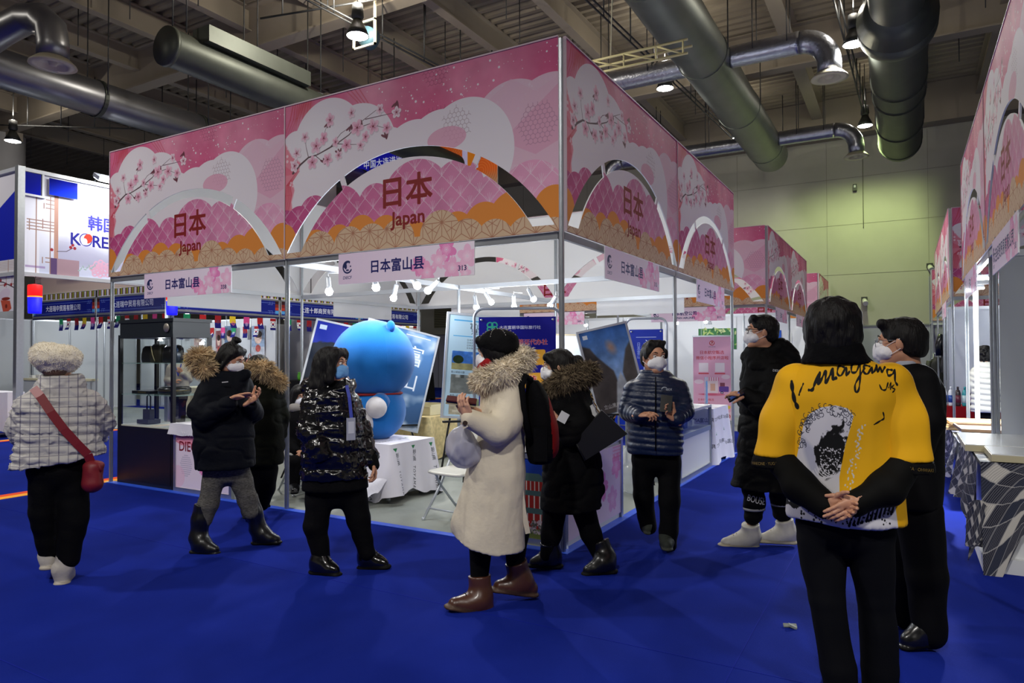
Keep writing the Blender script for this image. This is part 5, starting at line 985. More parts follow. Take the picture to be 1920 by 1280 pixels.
wood_table('far pavilion table under a black cloth with vegetables', -11.55, 12.95, H90, 1.2, .6, .9, M_WHITE); o = cloth_box(1.25, .65, .93, .02, 25, amp=.01).build('black_cloth', MATS['black_cloth'], None, (-11.55, 12.95, 0), H90); tag(o, 'black cloth to the floor on the far table right of the plush toy', 'tablecloth')
for i in range(4): t = thing('vegetable_bundle', 'leek like bundle, %s from the left on the far black table' % ORD[i], 'vegetables', (-11.5, 12.55+.24*i, .935), .4*i, 'vegetable bundles'); MB().tube([(-.12, 0, .04), (.0, .02, .07), (.14, -.02, .05)], [.03, .045, .02], 8).build('stalk', mat('leek', '#b9c47a', .5), t); MB().tube([(.1, -.01, .06), (.22, .03, .03)], [.04, .008], 8).build('leaves', mat('leek_green', '#3f7a34', .5), t)
for i, (x, y, e, c) in enumerate(((-13.2, 6.0, 60, COOL), (-16.2, 6.0, 55, COOL), (-13.2, 9.2, 55, (1, .82, .62)), (-13.2, 12.3, 40, (1, .9, .78)), (-14.6, 2.8, 25, COOL))):
    spotlamp((x, y, 2.55), (.1, .3, -1), 'pavilion spotlight %s' % ('in the corner booth', 'in the left front booth', 'with warm light in the middle bay', 'in the far bay', 'under the entrance portal')[i], e, .2, c)
# big exhibition banner hung in the hall
cv = Canvas(6.2, 2.6, 110, '#1a1ea8'); n = vnoise(cv.W, cv.H, 3, 4); t = np.clip((cv.x/6.2-.42)*5, 0, 1)[None, :, None]; cv.a = srgb('#1818a8')*(1-t)+srgb('#c8571e')*t; yb = np.clip(1-(cv.y[:, None]/.7), 0, 1)[..., None]*t; cv.a = cv.a*(1-yb)+srgb('#7a8a86')*yb
for k in range(16): cv.ring(3.6, .9, .2+.09*k, .012, '#e08a5c', .45); cv.ring(5.6, .7, .1+.08*k, .012, '#e8c88a', .35)
cv.text('中国大连进出口商品交易会', 2.5, 1.42, .2, '#dfe2f4', .02); cv.rect(4.9, .8, 5.5, 1.75, '#b9bce8', .9); cv.rect(5.1, .9, 5.4, 1.5, '#c8751e')
tag(panel('hall_banner', cv, 6.2, 2.6, None, (-11.6, 13.2, 6.55), 0, .03, .5, emit=.35), 'big blue and orange exhibition banner hanging behind the front header arch', 'banner'); bn = bpy.data.objects['hall_banner']  # weak glow added to the print, brightens the banner in the dim hall
for s in (-2.8, 2.8): MB().tube([(s, .01, 2.6), (s, .01, 3.6)], .012, 6).build('banner_cord', M_DKGREY, bn)
# ================================================================== SECOND BLOCK (AIRLINE) AND THE RIGHT SIDE
wallrun('bright white back wall of the airline booth and sign 343 booth', (-6, 12), (0, 12), 2.46, '#d6d9dd'); wallrun('white dividing wall inside the second block', (-3, 12.05), (-3, 14.95), 2.46, '#d6d9dd'); wallrun('white end wall of the second block', (-3, 15.0), (0, 15.0), 2.46, '#d6d9dd')
cv = Canvas(1.3, .3, 200, '#d6d9dd'); cv.text('JAPAN', .65, .1, .13, '#7d8694', -.004); tag(panel('wall_lettering', cv, 1.3, .3, None, (-4.0, 11.98, 1.80), 0, .004), 'grey JAPAN lettering board on the bright wall above the blue jacket man', 'sign')
cv = Canvas(.9, .75, 220, '#d9dcdf'); cv.text('青森', .14, .6, .07, '#5c6470', .002, 'l'); n = vnoise(cv.W, cv.H, 14, 6); g_ = np.random.default_rng(1); cv.rect(.0, .0, .9, .5, '#2f6a3a'); [cv.ell(.9*g_.random(), .5*g_.random(), .05, .02, ['#9fb45a', '#1e4a2c', '#c8cc90'][int(3*g_.random())], .8, 6*g_.random()) for _ in range(60)]
tag(panel('wall_poster', cv, .9, .75, None, (-1.62, 11.98, 1.62), 0, .004), 'green leaf poster headed with two grey characters above the pink banner', 'poster')
cv = Canvas(.5, 1.1, 200, '#1d54b8'); cv.rect(0, 0, .5, .5, '#29406a'); cv.ell(.25, .25, .18, .12, '#c8d4e4', .6, 0, .03); cv.text('日本', .25, .8, .12, '#e6eef8', .01); tag(panel('wall_poster', cv, .5, 1.1, None, (-.42, 11.98, .95), 0, .004), 'blue poster on the airline booth wall behind the tall man', 'poster')
cv = Canvas(.4, .5, 200, '#dfe2e0'); [cv.ell(.2+.1*math.cos(a), .25+.12*math.sin(a*1.3), .06, .05, c) for a, c in ((0, '#e0b42c'), (1.5, '#d86a9c'), (3, '#5a9a4a'), (4.4, '#e0962c'))]; tag(panel('wall_poster', cv, .5, .9, None, (-.6, 14.97, 1.2), 0, .004), 'small colourful poster at the far end of the second block', 'poster')
def airline_banner():
    cv = Canvas(.8, 1.85, 360, '#efb6cf'); R = '#c8242c'
    cv.disc(.4, 1.70, .055, R); cv.arc(.4, 1.70, .032, 100, 420, .014, '#f4d6e0'); cv.line([(.36, 1.72), (.42, 1.68), (.44, 1.72)], .01, '#f4d6e0'); cv.text('JAPAN AIRLINES', .4, 1.61, .014, '#3a2430', .01)
    cv.text('日本航空甄选', .4, 1.46, .06, '#cc3a44', .008); cv.text('微信小程序开店啦', .4, 1.34, .06, '#cc3a44', .008)
    cv.rrect(.12, 1.06, .32, 1.26, .01, '#f6ecf0'); cv.rrect(.46, 1.06, .66, 1.26, .01, '#f6ecf0')
    for x in (.11, .45): cv.rrect(x, 1.01, x+.22, 1.035, .008, '#d8404a')
    cv.ell(.12, .84, .1, .05, '#f6dfe8'); cv.ell(.68, .95, .09, .05, '#f6dfe8'); cv.rrect(.3, .58, .52, .92, .02, '#f6e2e4'); cv.rrect(.3, .86, .54, .94, .02, '#e88aa8'); [cv.rect(.3+.048*k, .86, .324+.048*k, .94, '#fbf0f2') for k in range(5)]; cv.rect(.36, .64, .46, .8, '#e8b8a0')
    cv.rrect(.54, .62, .74, .74, .02, '#6a4aa0'); cv.rect(.56, .74, .66, .82, '#8a4a5a'); cv.disc(.6, .6, .03, '#2a2440'); cv.disc(.6, .6, .014, '#e8e0f0'); cv.ell(.42, .56, .24, .03, '#e2708e', .8); cv.ell(.3, .56, .2, .02, '#d84a6a', .5)
    cv.text('日本好物甄选', .1, .42, .04, '#cc3a44', .006, 'l'); cv.text('正品好物直邮到家', .1, .35, .022, '#b85a66', 0, 'l'); cv.text('日航会员累积里程', .1, .30, .022, '#b85a66', 0, 'l')
    cv.ell(.62, .2, .09, .06, '#e8b02c', 1, .3); cv.ell(.7, .27, .08, .04, '#f0d04a', 1, .3); cv.ell(.56, .12, .07, .05, '#e0802c'); cv.poly([(.4, 0), (.8, .2), (.8, 0)], '#f4d2dc'); cv.disc(.72, .08, .05, R); cv.arc(.72, .08, .03, 100, 420, .012, '#f4d6e0'); return cv
t = thing('roll_up_banner', 'pink airline roll up banner standing in the booth behind the slim posts', 'banner', (-1.33, 10.25, 0), .12); panel('banner_print', airline_banner(), .8, 1.8, t, (0, 0, .09), 0, .004, .4); MB().box(-.42, .42, -.06, .08, 0, .09).build('base_cassette', M_ALU, t); MB().box(-.41, .41, -.012, .012, 1.88, 1.91).build('top_bar', M_ALU, t); MB().tube([(0, .03, .08), (0, .02, 1.88)], .01, 6).build('pole', M_ALU, t)
wood_table('low table with a blue cloth in the aisle behind the dark handbag', -2.6, 9.5, 0, 1.4, .6, .55, M_WHITE); o = cloth_box(1.45, .65, .58, .06, 31, amp=.02).build('blue_cloth', mat('royal_cloth', '#1838b0', .85), None, (-2.6, 9.5, 0)); tag(o, 'royal blue cloth on the low table behind the dark handbag', 'tablecloth')
for i, (x, h, lab) in enumerate(((-2.75, .28, 'red and white carton on the blue cloth, left one'), (-2.4, .2, 'red and white carton on the blue cloth, right one'))): t = thing('gift_carton', lab, 'box', (x, 9.4, .583)); MB().box(-.14, .14, -.1, .1, 0, h*.6).build('red_body', mat('carton_red', '#b0222c', .5), t); MB().box(-.14, .14, -.1, .1, h*.6, h).build('white_lid', M_WHITE, t)
# clear plastic sack and a stand foot between counter and glass case
P = uvsphere((0, 0, .26), (.2, .17, .27), 26, 18); g_ = np.random.default_rng(5); P = [[(x*(1+.16*math.sin(9*z+5*x)), y*(1+.14*math.sin(11*x+7*z)), max(.005, z*(1+.1*math.sin(13*y+3*x)))) for x, y, z in r] for r in P]
M_FILM = mat('clear_film', '#dfe6ea', .12, alpha=.35); o = MB().grid(P).build('plastic_sack', M_FILM, None, (-.3, 2.35, 0)); tag(o, 'crumpled clear plastic sack on the booth floor behind the man with the phone', 'sack')
# right block: wall, sign lights, tables
wallrun('grey lit dividing wall at the right edge beside the checkered table', (3.03, 3), (6, 3), 2.44, '#aeb4b8', 0.06, 2); wallrun('back wall of the right block booths', (6.05, -3), (6.05, 6), 2.44, '#aeb4b8'); wallrun('white back wall with a folding screen behind the red table', (3.05, 12.0), (6, 12.0), 2.46, '#c9ced6'); wallrun('white inner wall of the second right block', (6.05, 9), (6.05, 15), 2.46, '#c9ced6')
def check_art():
    cv = Canvas(2.4, .9, 300, '#1c1e2e'); s = .155
    for i in range(-12, 24):
        for j in range(-12, 24):
            cx_, cy_ = (i-j)*s*.707, (i+j)*s*.5
            if not (-.2 < cx_ < 2.6 and -.2 < cy_ < 1.1): continue
            D = [(cx_-s*.707, cy_), (cx_, cy_-s*.5), (cx_+s*.707, cy_), (cx_, cy_+s*.5)]; k = (i+2*j) % 5
            c = ['#20222e', '#c2beb6', '#191a26', '#262a38', '#20222e'][k]; cv.poly([(cx_+(a-cx_)*.95, cy_+(b-cy_)*.95) for a, b in D], c)
            for q in range(-3, 4):
                t = q/3.6; a = (cx_+t*s*.354-s*.354*.9, cy_+t*s*.25+s*.25*.9); b = (cx_+t*s*.354+s*.354*.9, cy_+t*s*.25-s*.25*.9)
                cv.line([a, b], .005, {'#c2beb6': '#8f8c88'}.get(c, '#8d8c94' if k != 3 else '#4c5064'), .8)
            cv.line(D+[D[0]], .006, '#b9b6b0', .7)
    return cv
M_CHECK = print_mat('check_print', check_art().a, .8)
def check_cloth(label, x0, x1, y0, y1, h, drops, seed):
    """drops: hanging length along the aisle edge and along the front edge"""
    g = np.random.default_rng(seed); mb = MB(); N, Mv = 26, 9
    def side(pts_fn, n, dr, outv):
        P = []
        for i in range(Mv+1):
            t = i/Mv; row = []
            for j in range(n+1):
                u = j/n; p = Vector(pts_fn(u)); d = dr(u); fold = .5+.5*math.sin(u*17+seed)*math.cos(u*7); row.append(tuple(p+Vector(outv)*(.015+.12*t*fold)+Vector((0, 0, -d*t))))
            P.append(row)
        b = len(mb.f); mb.grid(P, flip=True)
        for fi in range(b, len(mb.f)):
            if fi in mb.uv: mb.uv[fi] = tuple((((a*1.0) if n < 20 else a), c) for a, c in mb.uv[fi])
    side(lambda u: (x0, y1+(y0-y1)*u, h), N, drops[0], (-1, 0, 0)); side(lambda u: (x0+(x1-x0)*u, y0, h), N, drops[1], (0, -1, 0)); mb.quad([(x0, y0, h), (x1, y0, h), (x1, y1, h), (x0, y1, h)])
    o = mb.build('checkered_cloth', M_CHECK); return tag(o, label, 'tablecloth')
t = thing('display_table', 'white display table under the nearest checkered cloth', 'table', (2.74, 1.0, 0)); MB().box(0, 1.9, 0, 1.5, .0, .1).build('plinth', M_WHITE, t); MB().box(.06, 1.9, .06, 1.44, .1, .72).build('body', M_WHITE, t); MB().box(0, 1.9, 0, 1.5, .72, .75).build('tabletop', M_WHITE, t)
check_cloth('nearest navy and white checkered cloth hanging off the right table', 2.735, 4.64, .995, 2.5, .757, (lambda u: .50-.22*u+.30*max(0, u-.72)/.28*1.4, lambda u: .66*max(0, 1-u*7)+.36), 2)
mb = MB(); mb.grid([[(2.66+.2*j/6-.02*i/5, .93-.05*math.sin(j*1.1)+.03*i/5-.06*abs(j-3)/3*-1, .46-.34*i/5*(1-.25*abs(j-3)/3)+.05*math.sin(j+i)) for j in range(7)] for i in range(6)], flip=True); link('corner_fold', mb.mesh('corner_fold', M_CHECK), bpy.data.objects['checkered_cloth'])
for i, (x0, x1, y0, y1, z, lab) in enumerate(((2.80, 4.6, 1.0, 1.5, .762, 'thick white glossy board on the checkered table, nearer one'), (2.68, 4.5, 1.52, 2.45, .762, 'white glossy board on the checkered table, jutting over the aisle'))):
    t = thing('sample_board', lab, 'board', (x0, y0, z)); MB().box(0, x1-x0, 0, y1-y0, 0, .045).build('core', mat('mdf_cream', '#b8b090', .6), t); MB().box(.004, x1-x0-.004, .004, y1-y0-.004, .045, .052).build('gloss_face', mat('gloss_white', '#d4d6d6', .12, coat=.6), t)
t = thing('display_table', 'second display table with the wooden trays', 'table', (2.78, 3.5, 0)); MB().box(0, 1.2, 0, 2.3, 0, .56).build('body', M_WHITE, t); MB().box(-.02, 1.22, -.02, 2.32, .56, .6).build('tabletop', M_WHITE, t)
check_cloth('farther checkered cloth under the wooden trays', 2.75, 4.0, 3.47, 5.82, .607, (lambda u: .46-.1*u, lambda u: .4), 5)
M_PINE = mat('pine_wood', '#c8a878', .55, var=.15, scale=5, stretch=(1, 8, 1)); k = 0
for x, y, z, w_, d_, c, lab in ((2.70, 4.75, .612, .95, .6, M_PINE, 'stacked pine tray at the far end, lowest of the three'), (2.68, 4.77, .645, .95, .6, M_PINE, 'stacked pine tray at the far end, middle of the three'), (2.74, 4.72, .678, .9, .6, M_PINE, 'stacked pine tray at the far end, topmost of the three'), (2.8, 3.75, .612, .8, .8, mat('walnut', '#7d6650', .5), 'dark wooden tray stack nearer the dividing wall, lowest'), (2.82, 3.78, .645, .8, .8, mat('walnut', ''), 'dark wooden tray stack nearer the dividing wall, middle'), (2.8, 3.9, .678, .8, .7, mat('walnut', ''), 'dark wooden tray stack nearer the dividing wall, topmost')):
    t = thing('wooden_tray', lab, 'tray', (x, y, z), .06*((k*7) % 3-1), 'stacked wooden trays'); k += 1; MB().box(0, w_, 0, d_, 0, .012).build('tray_base', c, t)
    for q in ((0, w_, 0, .02), (0, w_, d_-.02, d_), (0, .02, .02, d_-.02), (w_-.02, w_, .02, d_-.02)): MB().box(*q, .012, .03).build('tray_rim', c, t)
wood_table('table under the red cloth with the bottles', 3.5, 9.45, 0, 1.5, .6, .58, M_WHITE); o = cloth_box(1.6, .66, .60, .02, 41, amp=.015).build('red_cloth', mat('red_cloth', '#8a0f18', .8), None, (3.5, 9.45, 0)); tag(o, 'deep red cloth to the floor under the shampoo bottles', 'tablecloth')
BT = [('#e8ecf0', '#2a4fa0', 'white pump bottle with a blue swirl, first of two'), ('#e8ecf0', '#2a4fa0', 'white pump bottle with a blue swirl, second of two'), ('#3a2c30', '#6a2c3c', 'short dark red jar between white and teal bottles'), ('#3aa0a8', '#c8e4e4', 'teal bottle on the red cloth'), ('#2c2030', '#8a6a9a', 'dark bottle with a violet label on the red cloth'), ('#1c1a1e', '#3a3036', 'black bottle left of the white jacket person'), ('#2a1c1a', '#4a3a34', 'brown black bottle beside the white jacket person'), ('#b8c4d0', '#4a6a8a', 'pale grey bottle at the left end of the red cloth')]
for i, (c, c2, lab) in enumerate(BT):
    x = 2.84+.10*(i if i < 7 else -.0)+(.03 if i < 7 else -.06); t = thing('shampoo_bottle', lab, 'bottle', (x, 9.24, .605), 0, 'bottles on the red cloth'); t.scale = (1.2, 1.2, 1.4); MB().lathe([(0, 0), (.036, 0), (.038, .02), (.037, .15), (.025, .19), (.012, .2)], n=14).build('bottle_body', mat('bottle_'+c, c, .25), t); MB().lathe([(.0385, .04), (.0385, .13)], n=14).build('bottle_label', mat('bottle_'+c2, c2, .3), t); MB().lathe([(.014, .2), (.014, .235), (0, .235)], n=10).build('bottle_cap', mat('bottle_'+c, ''), t)
for i, (x, y, z, lab) in enumerate(((3.05, 4.7, 2.37, 'short glowing LED bar beside the right dividing wall'), (3.1, 6.1, 2.37, 'short glowing LED bar above the bright white post'))):
    t = thing('led_bar', lab, 'lamp', (x, y, z)); MB().box(-.1, .1, -.06, .06, -.02, 0).build('glowing_strip', M_BULB, t); MB().box(-.1, .1, -.06, .06, 0, .03).build('housing', M_ALUW, t); MB().tube([(0, 0, .03), (-.06 if i else 0, -.08 if i else 0, .09)], .01, 6).build('bracket', M_ALU, t)
light('AREA', (3.1, 4.6, 2.34), 330, COOL, .25, (2.6, 3.9, 0)); light('AREA', (3.0, 6.2, 2.33), 70, COOL, .3, (2.7, 6.0, 0)); light('POINT', (4.2, 10.5, 2.3), 45, COOL, .1); light('POINT', (4.4, 13.2, 2.3), 25, WHITE, .1)
t = thing('lit_post', 'extra post between the right blocks, coloured white as if spotlit', 'post', (3.12, 6.25, 0)); MB().prism(post_prof(.03), .01, 2.4).build('pole', mat('post_lit_white', '#e8eaee', .35), t); MB().box(-.08, .08, -.08, .08, 0, .01).build('foot_plate', M_ALU, t); light('SPOT', (2.95, 5.95, 2.3), 18, COOL, .04, (3.12, 6.25, .8), 70, .5)  # added post; white colour stands in for a frame post in spotlight
o = MB().prism([(0, 0), (.16, -.04), (.1, -.3)], 0, .004).mesh('pennant', mat('pennant_pink', '#c8505c', .7)); o = link('pennant', o); o.matrix_world = Matrix.Translation((3.52, 2.96, 2.0)) @ Matrix.Rotation(PI/2, 4, 'X'); tag(o, 'pink paper pennant stuck on the grey wall at the right edge', 'pennant')
# clothes rails far down the right aisle
t = thing('clothes_rail', 'clothes rail with dark garments far down the right aisle', 'rail', (2.95, 16.6, 0)); MB().tube([(0, 0, 1.5), (1.3, .6, 1.5)], .015, 8).build('bar', M_ALU, t)
for q in (0, 1): MB().tube([(1.3*q, .6*q, 0), (1.3*q, .6*q, 1.5)], .015, 8).build('upright', M_ALU, t)
def garment(label, x, y, z, h, w_, c, gl=.6):
    t = thing('hanging_jacket', label, 'jacket', (x, y, z), .4, 'jackets on the far rail'); P = []
    for i in range(11):
        a = i/10; s = (.35+.65*min(1, a*4))*w_*(1+.1*math.sin(a*9)); P.append([(s*math.cos(b), .12*math.sin(b)*(1+.25*math.sin(a*34)), -h*a) for b in np.linspace(0, 2*PI, 17)])
    MB().grid(P, flip=True).build('jacket_body', mat('jacket_'+c, c, gl), t); MB().tube([(-w_*.7, 0, -.05), (0, 0, .0), (w_*.7, 0, -.05)], .012, 6).tube([(0, 0, 0), (0, 0, .08), (.03, 0, .1)], .006, 6).build('hanger', M_ALU, t)
    for s in (-1, 1): MB().tube([(s*w_*.9, 0, -.1), (s*w_*1.15, 0, -.35), (s*w_*1.1, .02, -.6)], [.07, .065, .06], 10).build('sleeve', mat('jacket_'+c, c), t)
garment('long black quilted jacket hanging high in the far right booth', 3.3, 14.6, 2.05, 1.0, .3, '#101218', .3); garment('olive dark garment on the far clothes rail, left', 3.02, 16.6, 1.4, .8, .2, '#22241c'); garment('grey brown garment on the far clothes rail, right', 3.5, 16.8, 1.4, .8, .2, '#3a352e')
for i, (x, y, e) in enumerate(((-1.5, 10.4, 19), (-4.4, 10.5, 20), (-.9, 13.4, 18), (-2.2, 10.6, 14))): spotlamp((x, y, 2.22), (.1, .5, -1), 'spotlight in the second block %s' % ('above the pink banner', 'in the sign 343 booth', 'at its far end, seen past the tall man', 'left of the pink banner')[i], e, .2)
o = MB().box(-.035, .035, -.012, .012, 0, .008, rot=Matrix.Rotation(.5, 3, 'X')).box(-.012, .03, -.03, .0, 0, .012, rot=Matrix.Rotation(.4, 3, 'Y')).build('paper_scrap', mat('scrap', '#8a8f8a', .7), None, (1.72, -.69, .004), .4); tag(o, 'crumpled scrap of paper on the blue carpet in the foreground', 'litter item')
# ================================================================== FIGURES: one smooth surface per body and per garment
def vhash(i, j, k, seed):
    h = (i*374761393+j*668265263+k*2147483647+seed*974634777) & 0xffffffff; h = ((h ^ (h >> 13))*1274126177) & 0xffffffff; return ((h ^ (h >> 16)) & 0xffff)/65535.0
def noise3(P, sc_, seed=0):
    Q = P*np.array(sc_); I = np.floor(Q).astype(np.int64); f = Q-I; f = f*f*(3-2*f); r = np.zeros(len(P))
    for a in (0, 1):
        for b in (0, 1):
            for c in (0, 1): r += vhash(I[:, 0]+a, I[:, 1]+b, I[:, 2]+c, seed)*(f[:, 0] if a else 1-f[:, 0])*(f[:, 1] if b else 1-f[:, 1])*(f[:, 2] if c else 1-f[:, 2])
    return r-.5
A3 = lambda v: np.array(v, float)
def cap(a, b, ra, rb=None, k=.03, sq=None, ridge=None, op='u'):
    """round cone; sq = (direction, factor) flattens it; ridge = (spacing, amp) quilts it"""
    a, b = A3(a), A3(b); rb = ra if rb is None else rb; ex = max(ra, rb)+(ridge[1] if ridge else 0); lo, hi = np.minimum(a, b)-ex, np.maximum(a, b)+ex
    def f(X, Y, Z):
        p = [X-a[0], Y-a[1], Z-a[2]]; d = b-a
        if sq:
            n = A3(sq[0]); n = n/np.linalg.norm(n); g = 1/sq[1]-1; t = p[0]*n[0]+p[1]*n[1]+p[2]*n[2]; p = [p[i]+n[i]*t*g for i in range(3)]; d = d+n*(d@n)*g
        L = d@d+1e-9; t = np.clip((p[0]*d[0]+p[1]*d[1]+p[2]*d[2])/L, 0, 1); r = ra+(rb-ra)*t
        if ridge: r = r+ridge[1]*np.abs(np.sin(PI*t*math.sqrt(L)/ridge[0]))
        return np.sqrt((p[0]-d[0]*t)**2+(p[1]-d[1]*t)**2+(p[2]-d[2]*t)**2)-r
    return (f, lo, hi, k, op)
def ell(c, r, k=.03, ang=0.0, tilt=0.0, op='u'):
    """ellipsoid, turned by ang about Z after a tilt about X"""
    c, r = A3(c), A3(r); m = r.max(); lo, hi = c-m, c+m; ca, sa, ct, st = math.cos(ang), math.sin(ang), math.cos(tilt), math.sin(tilt)
    def f(X, Y, Z):
        x, y, z = X-c[0], Y-c[1], Z-c[2]; x, y = x*ca+y*sa, -x*sa+y*ca; y, z = y*ct+z*st, -y*st+z*ct
        k0 = np.sqrt((x/r[0])**2+(y/r[1])**2+(z/r[2])**2); k1 = np.sqrt((x/r[0]**2)**2+(y/r[1]**2)**2+(z/r[2]**2)**2)+1e-9; return k0*(k0-1)/k1
    return (f, lo, hi, k, op)
def loft(secs, k=.04, ang=0.0, ridge=None, p=2.3, op='u', top=None):
    """stack of ellipses: (x, y, z, half width, half depth) from bottom to top"""
    S = np.array(sorted(secs, key=lambda s: s[2]), float); z = np.linspace(S[0, 2], S[-1, 2], 64); T = np.stack([np.interp(z, S[:, 2], S[:, i]) for i in (0, 1, 3, 4)])
    for _ in range(3): T[:, 1:-1] = (T[:, :-2]+2*T[:, 1:-1]+T[:, 2:])/4
    ex = T[2:].max()+(ridge[1] if ridge else 0); lo = A3([T[0].min()-ex, T[1].min()-ex, z[0]]); hi = A3([T[0].max()+ex, T[1].max()+ex, z[-1]]); ca, sa = math.cos(ang), math.sin(ang)
    def f(X, Y, Z):
        zz = Z.ravel(); g = [np.interp(zz, z, T[i])[None, None] for i in range(4)]; rd = 0
        if ridge: rd = ridge[1]*np.abs(np.sin(PI*(Z+.012*np.sin(X*9)+.008*np.sin(Y*13+X*5))/ridge[0]))
        x, y = X-g[0], Y-g[1]; x, y = x*ca+y*sa, -x*sa+y*ca; a, b = g[2]+rd, g[3]+rd
        d = (((np.abs(x)/a)**p+(np.abs(y)/b)**p)**(1/p)-1)*np.minimum(a, b); return np.maximum(d, np.maximum(z[0]-Z, Z-z[-1]))
    return (f, lo, hi, k, op)
def surf(prims, h, cuts=(), pad=None):
    lo = np.min([p[1] for p in prims if p[4] == 'u'], 0)-3*h; hi = np.max([p[2] for p in prims if p[4] == 'u'], 0)+3*h; n = np.ceil((hi-lo)/h).astype(int)+1; ax = [(lo[i]+h*np.arange(n[i])).astype(np.float32) for i in range(3)]
    D = np.full(n, .3, np.float32)
    for f, l, u, k, op in prims:
        m = k+4*h; s = [slice(max(0, int((l[i]-m-lo[i])/h)), min(n[i], int((u[i]+m-lo[i])/h)+2)) for i in range(3)]
        if any(q.stop <= q.start for q in s): continue
        d = f(ax[0][s[0]][:, None, None], ax[1][s[1]][None, :, None], ax[2][s[2]][None, None, :]).astype(np.float32); o = D[s[0], s[1], s[2]]
        if op == 'u': e = np.maximum(k-np.abs(o-d), 0)/max(k, 1e-6); D[s[0], s[1], s[2]] = np.minimum(o, d)-e*e*k*.25
        else: e = np.maximum(k-np.abs(o+d), 0)/max(k, 1e-6); D[s[0], s[1], s[2]] = np.maximum(o, -d)+e*e*k*.25
    for p, nr in cuts:
        nr = A3(nr); nr = nr/np.linalg.norm(nr); D = np.maximum(D, (ax[0][:, None, None]-p[0])*nr[0]+(ax[1][None, :, None]-p[1])*nr[1]+(ax[2][None, None, :]-p[2])*nr[2]).astype(np.float32)
    S = D < 0; C = np.zeros(n-1, np.int8); offs = [(a, b, c) for a in (0, 1) for b in (0, 1) for c in (0, 1)]
    for a, b, c in offs: C += S[a:n[0]-1+a, b:n[1]-1+b, c:n[2]-1+c]
    I = np.argwhere((C > 0) & (C < 8)); idx = np.full(n-1, -1, np.int64); idx[tuple(I.T)] = np.arange(len(I)); vals = [D[I[:, 0]+a, I[:, 1]+b, I[:, 2]+c] for a, b, c in offs]; acc = np.zeros((len(I), 3)); cnt = np.zeros(len(I)); off = np.array(offs, float)
    for i in range(8):
        for j in range(i+1, 8):
            if abs(off[i]-off[j]).sum() == 1:
                va, vb = vals[i], vals[j]; m = (va < 0) != (vb < 0); t = np.where(m, va/np.where(m, va-vb, 1), 0); acc += np.where(m[:, None], off[i]+(off[j]-off[i])*t[:, None], 0); cnt += m
    V = lo+h*(I+acc/cnt[:, None]); F = []
    for d in range(3):
        e1, e2 = [(1, 2), (2, 0), (0, 1)][d]; sl0 = [slice(1, n[i]-1) for i in range(3)]; sl1 = list(sl0); sl0[d] = slice(0, n[d]-1); sl1[d] = slice(1, n[d]); m = S[tuple(sl0)] != S[tuple(sl1)]; G = np.argwhere(m); st = S[tuple(sl0)][m]; G = G+np.array([0 if i == d else 1 for i in range(3)])
        u1, u2 = np.eye(3, dtype=int)[e1], np.eye(3, dtype=int)[e2]; q = np.stack([idx[tuple((G-u1-u2).T)], idx[tuple((G-u2).T)], idx[tuple(G.T)], idx[tuple((G-u1).T)]], 1); q[~st] = q[~st][:, ::-1]; F.append(q)
    F = np.concatenate(F); return V, F[(F >= 0).all(1)]
def vnormals(V, F):
    n = np.cross(V[F[:, 2]]-V[F[:, 0]], V[F[:, 3]]-V[F[:, 1]]); N = np.zeros_like(V)
    for i in range(4): np.add.at(N, F[:, i], n)
    return N/(np.linalg.norm(N, axis=1, keepdims=True)+1e-9)
def rough_up(V, F, wr):
    for q in wr:
        n = noise3(V, q[1], q[2])
        if len(q) > 3: n = (1-np.minimum(1, np.abs(n)*q[3]))**2-.3   # sharp creases
        V = V+vnormals(V, F)*(q[0]*2*n)[:, None]
    return V
def qmesh(name, V, F, mats, matfn=None, uvfn=None):
    me = bpy.data.meshes.new(name); me.vertices.add(len(V)); me.vertices.foreach_set('co', V.astype(np.float32).ravel()); me.loops.add(4*len(F)); me.loops.foreach_set('vertex_index', F.astype(np.int32).ravel()); me.polygons.add(len(F)); me.polygons.foreach_set('loop_start', np.arange(0, 4*len(F), 4, dtype=np.int32)); me.polygons.foreach_set('loop_total', np.full(len(F), 4, np.int32))
    for m in (mats if isinstance(mats, (list, tuple)) else [mats]): me.materials.append(m)
    me.polygons.foreach_set('use_smooth', np.ones(len(F), bool))
    if matfn is not None: me.polygons.foreach_set('material_index', matfn(V[F].mean(1)).astype(np.int32))
    if uvfn is not None: ul = me.uv_layers.new(name='UVMap'); ul.data.foreach_set('uv', uvfn(V)[F.ravel()].astype(np.float32).ravel())
    me.update(calc_edges=True); me.validate(); return me
M_SKIN = mat('skin', '#c08c6e', .5, var=.05, scale=14); M_SKIN2 = mat('skin_light', '#c9987c', .5, var=.05, scale=14); M_HAIR = mat('black_hair', '#070504', .6, var=.3, scale=30, bump=.5, bscale=90, stretch=(1, 1, .15), spec=.3); M_EYEW = mat('eye_white', '#d6d0c8', .3); M_IRIS = mat('iris', '#1a100c', .2); M_MASKW = mat('mask_white', '#e8e8ec', .75, bump=.1, bscale=120)
def limb_dir(a, b): v = A3(b)-A3(a); return v/np.linalg.norm(v)
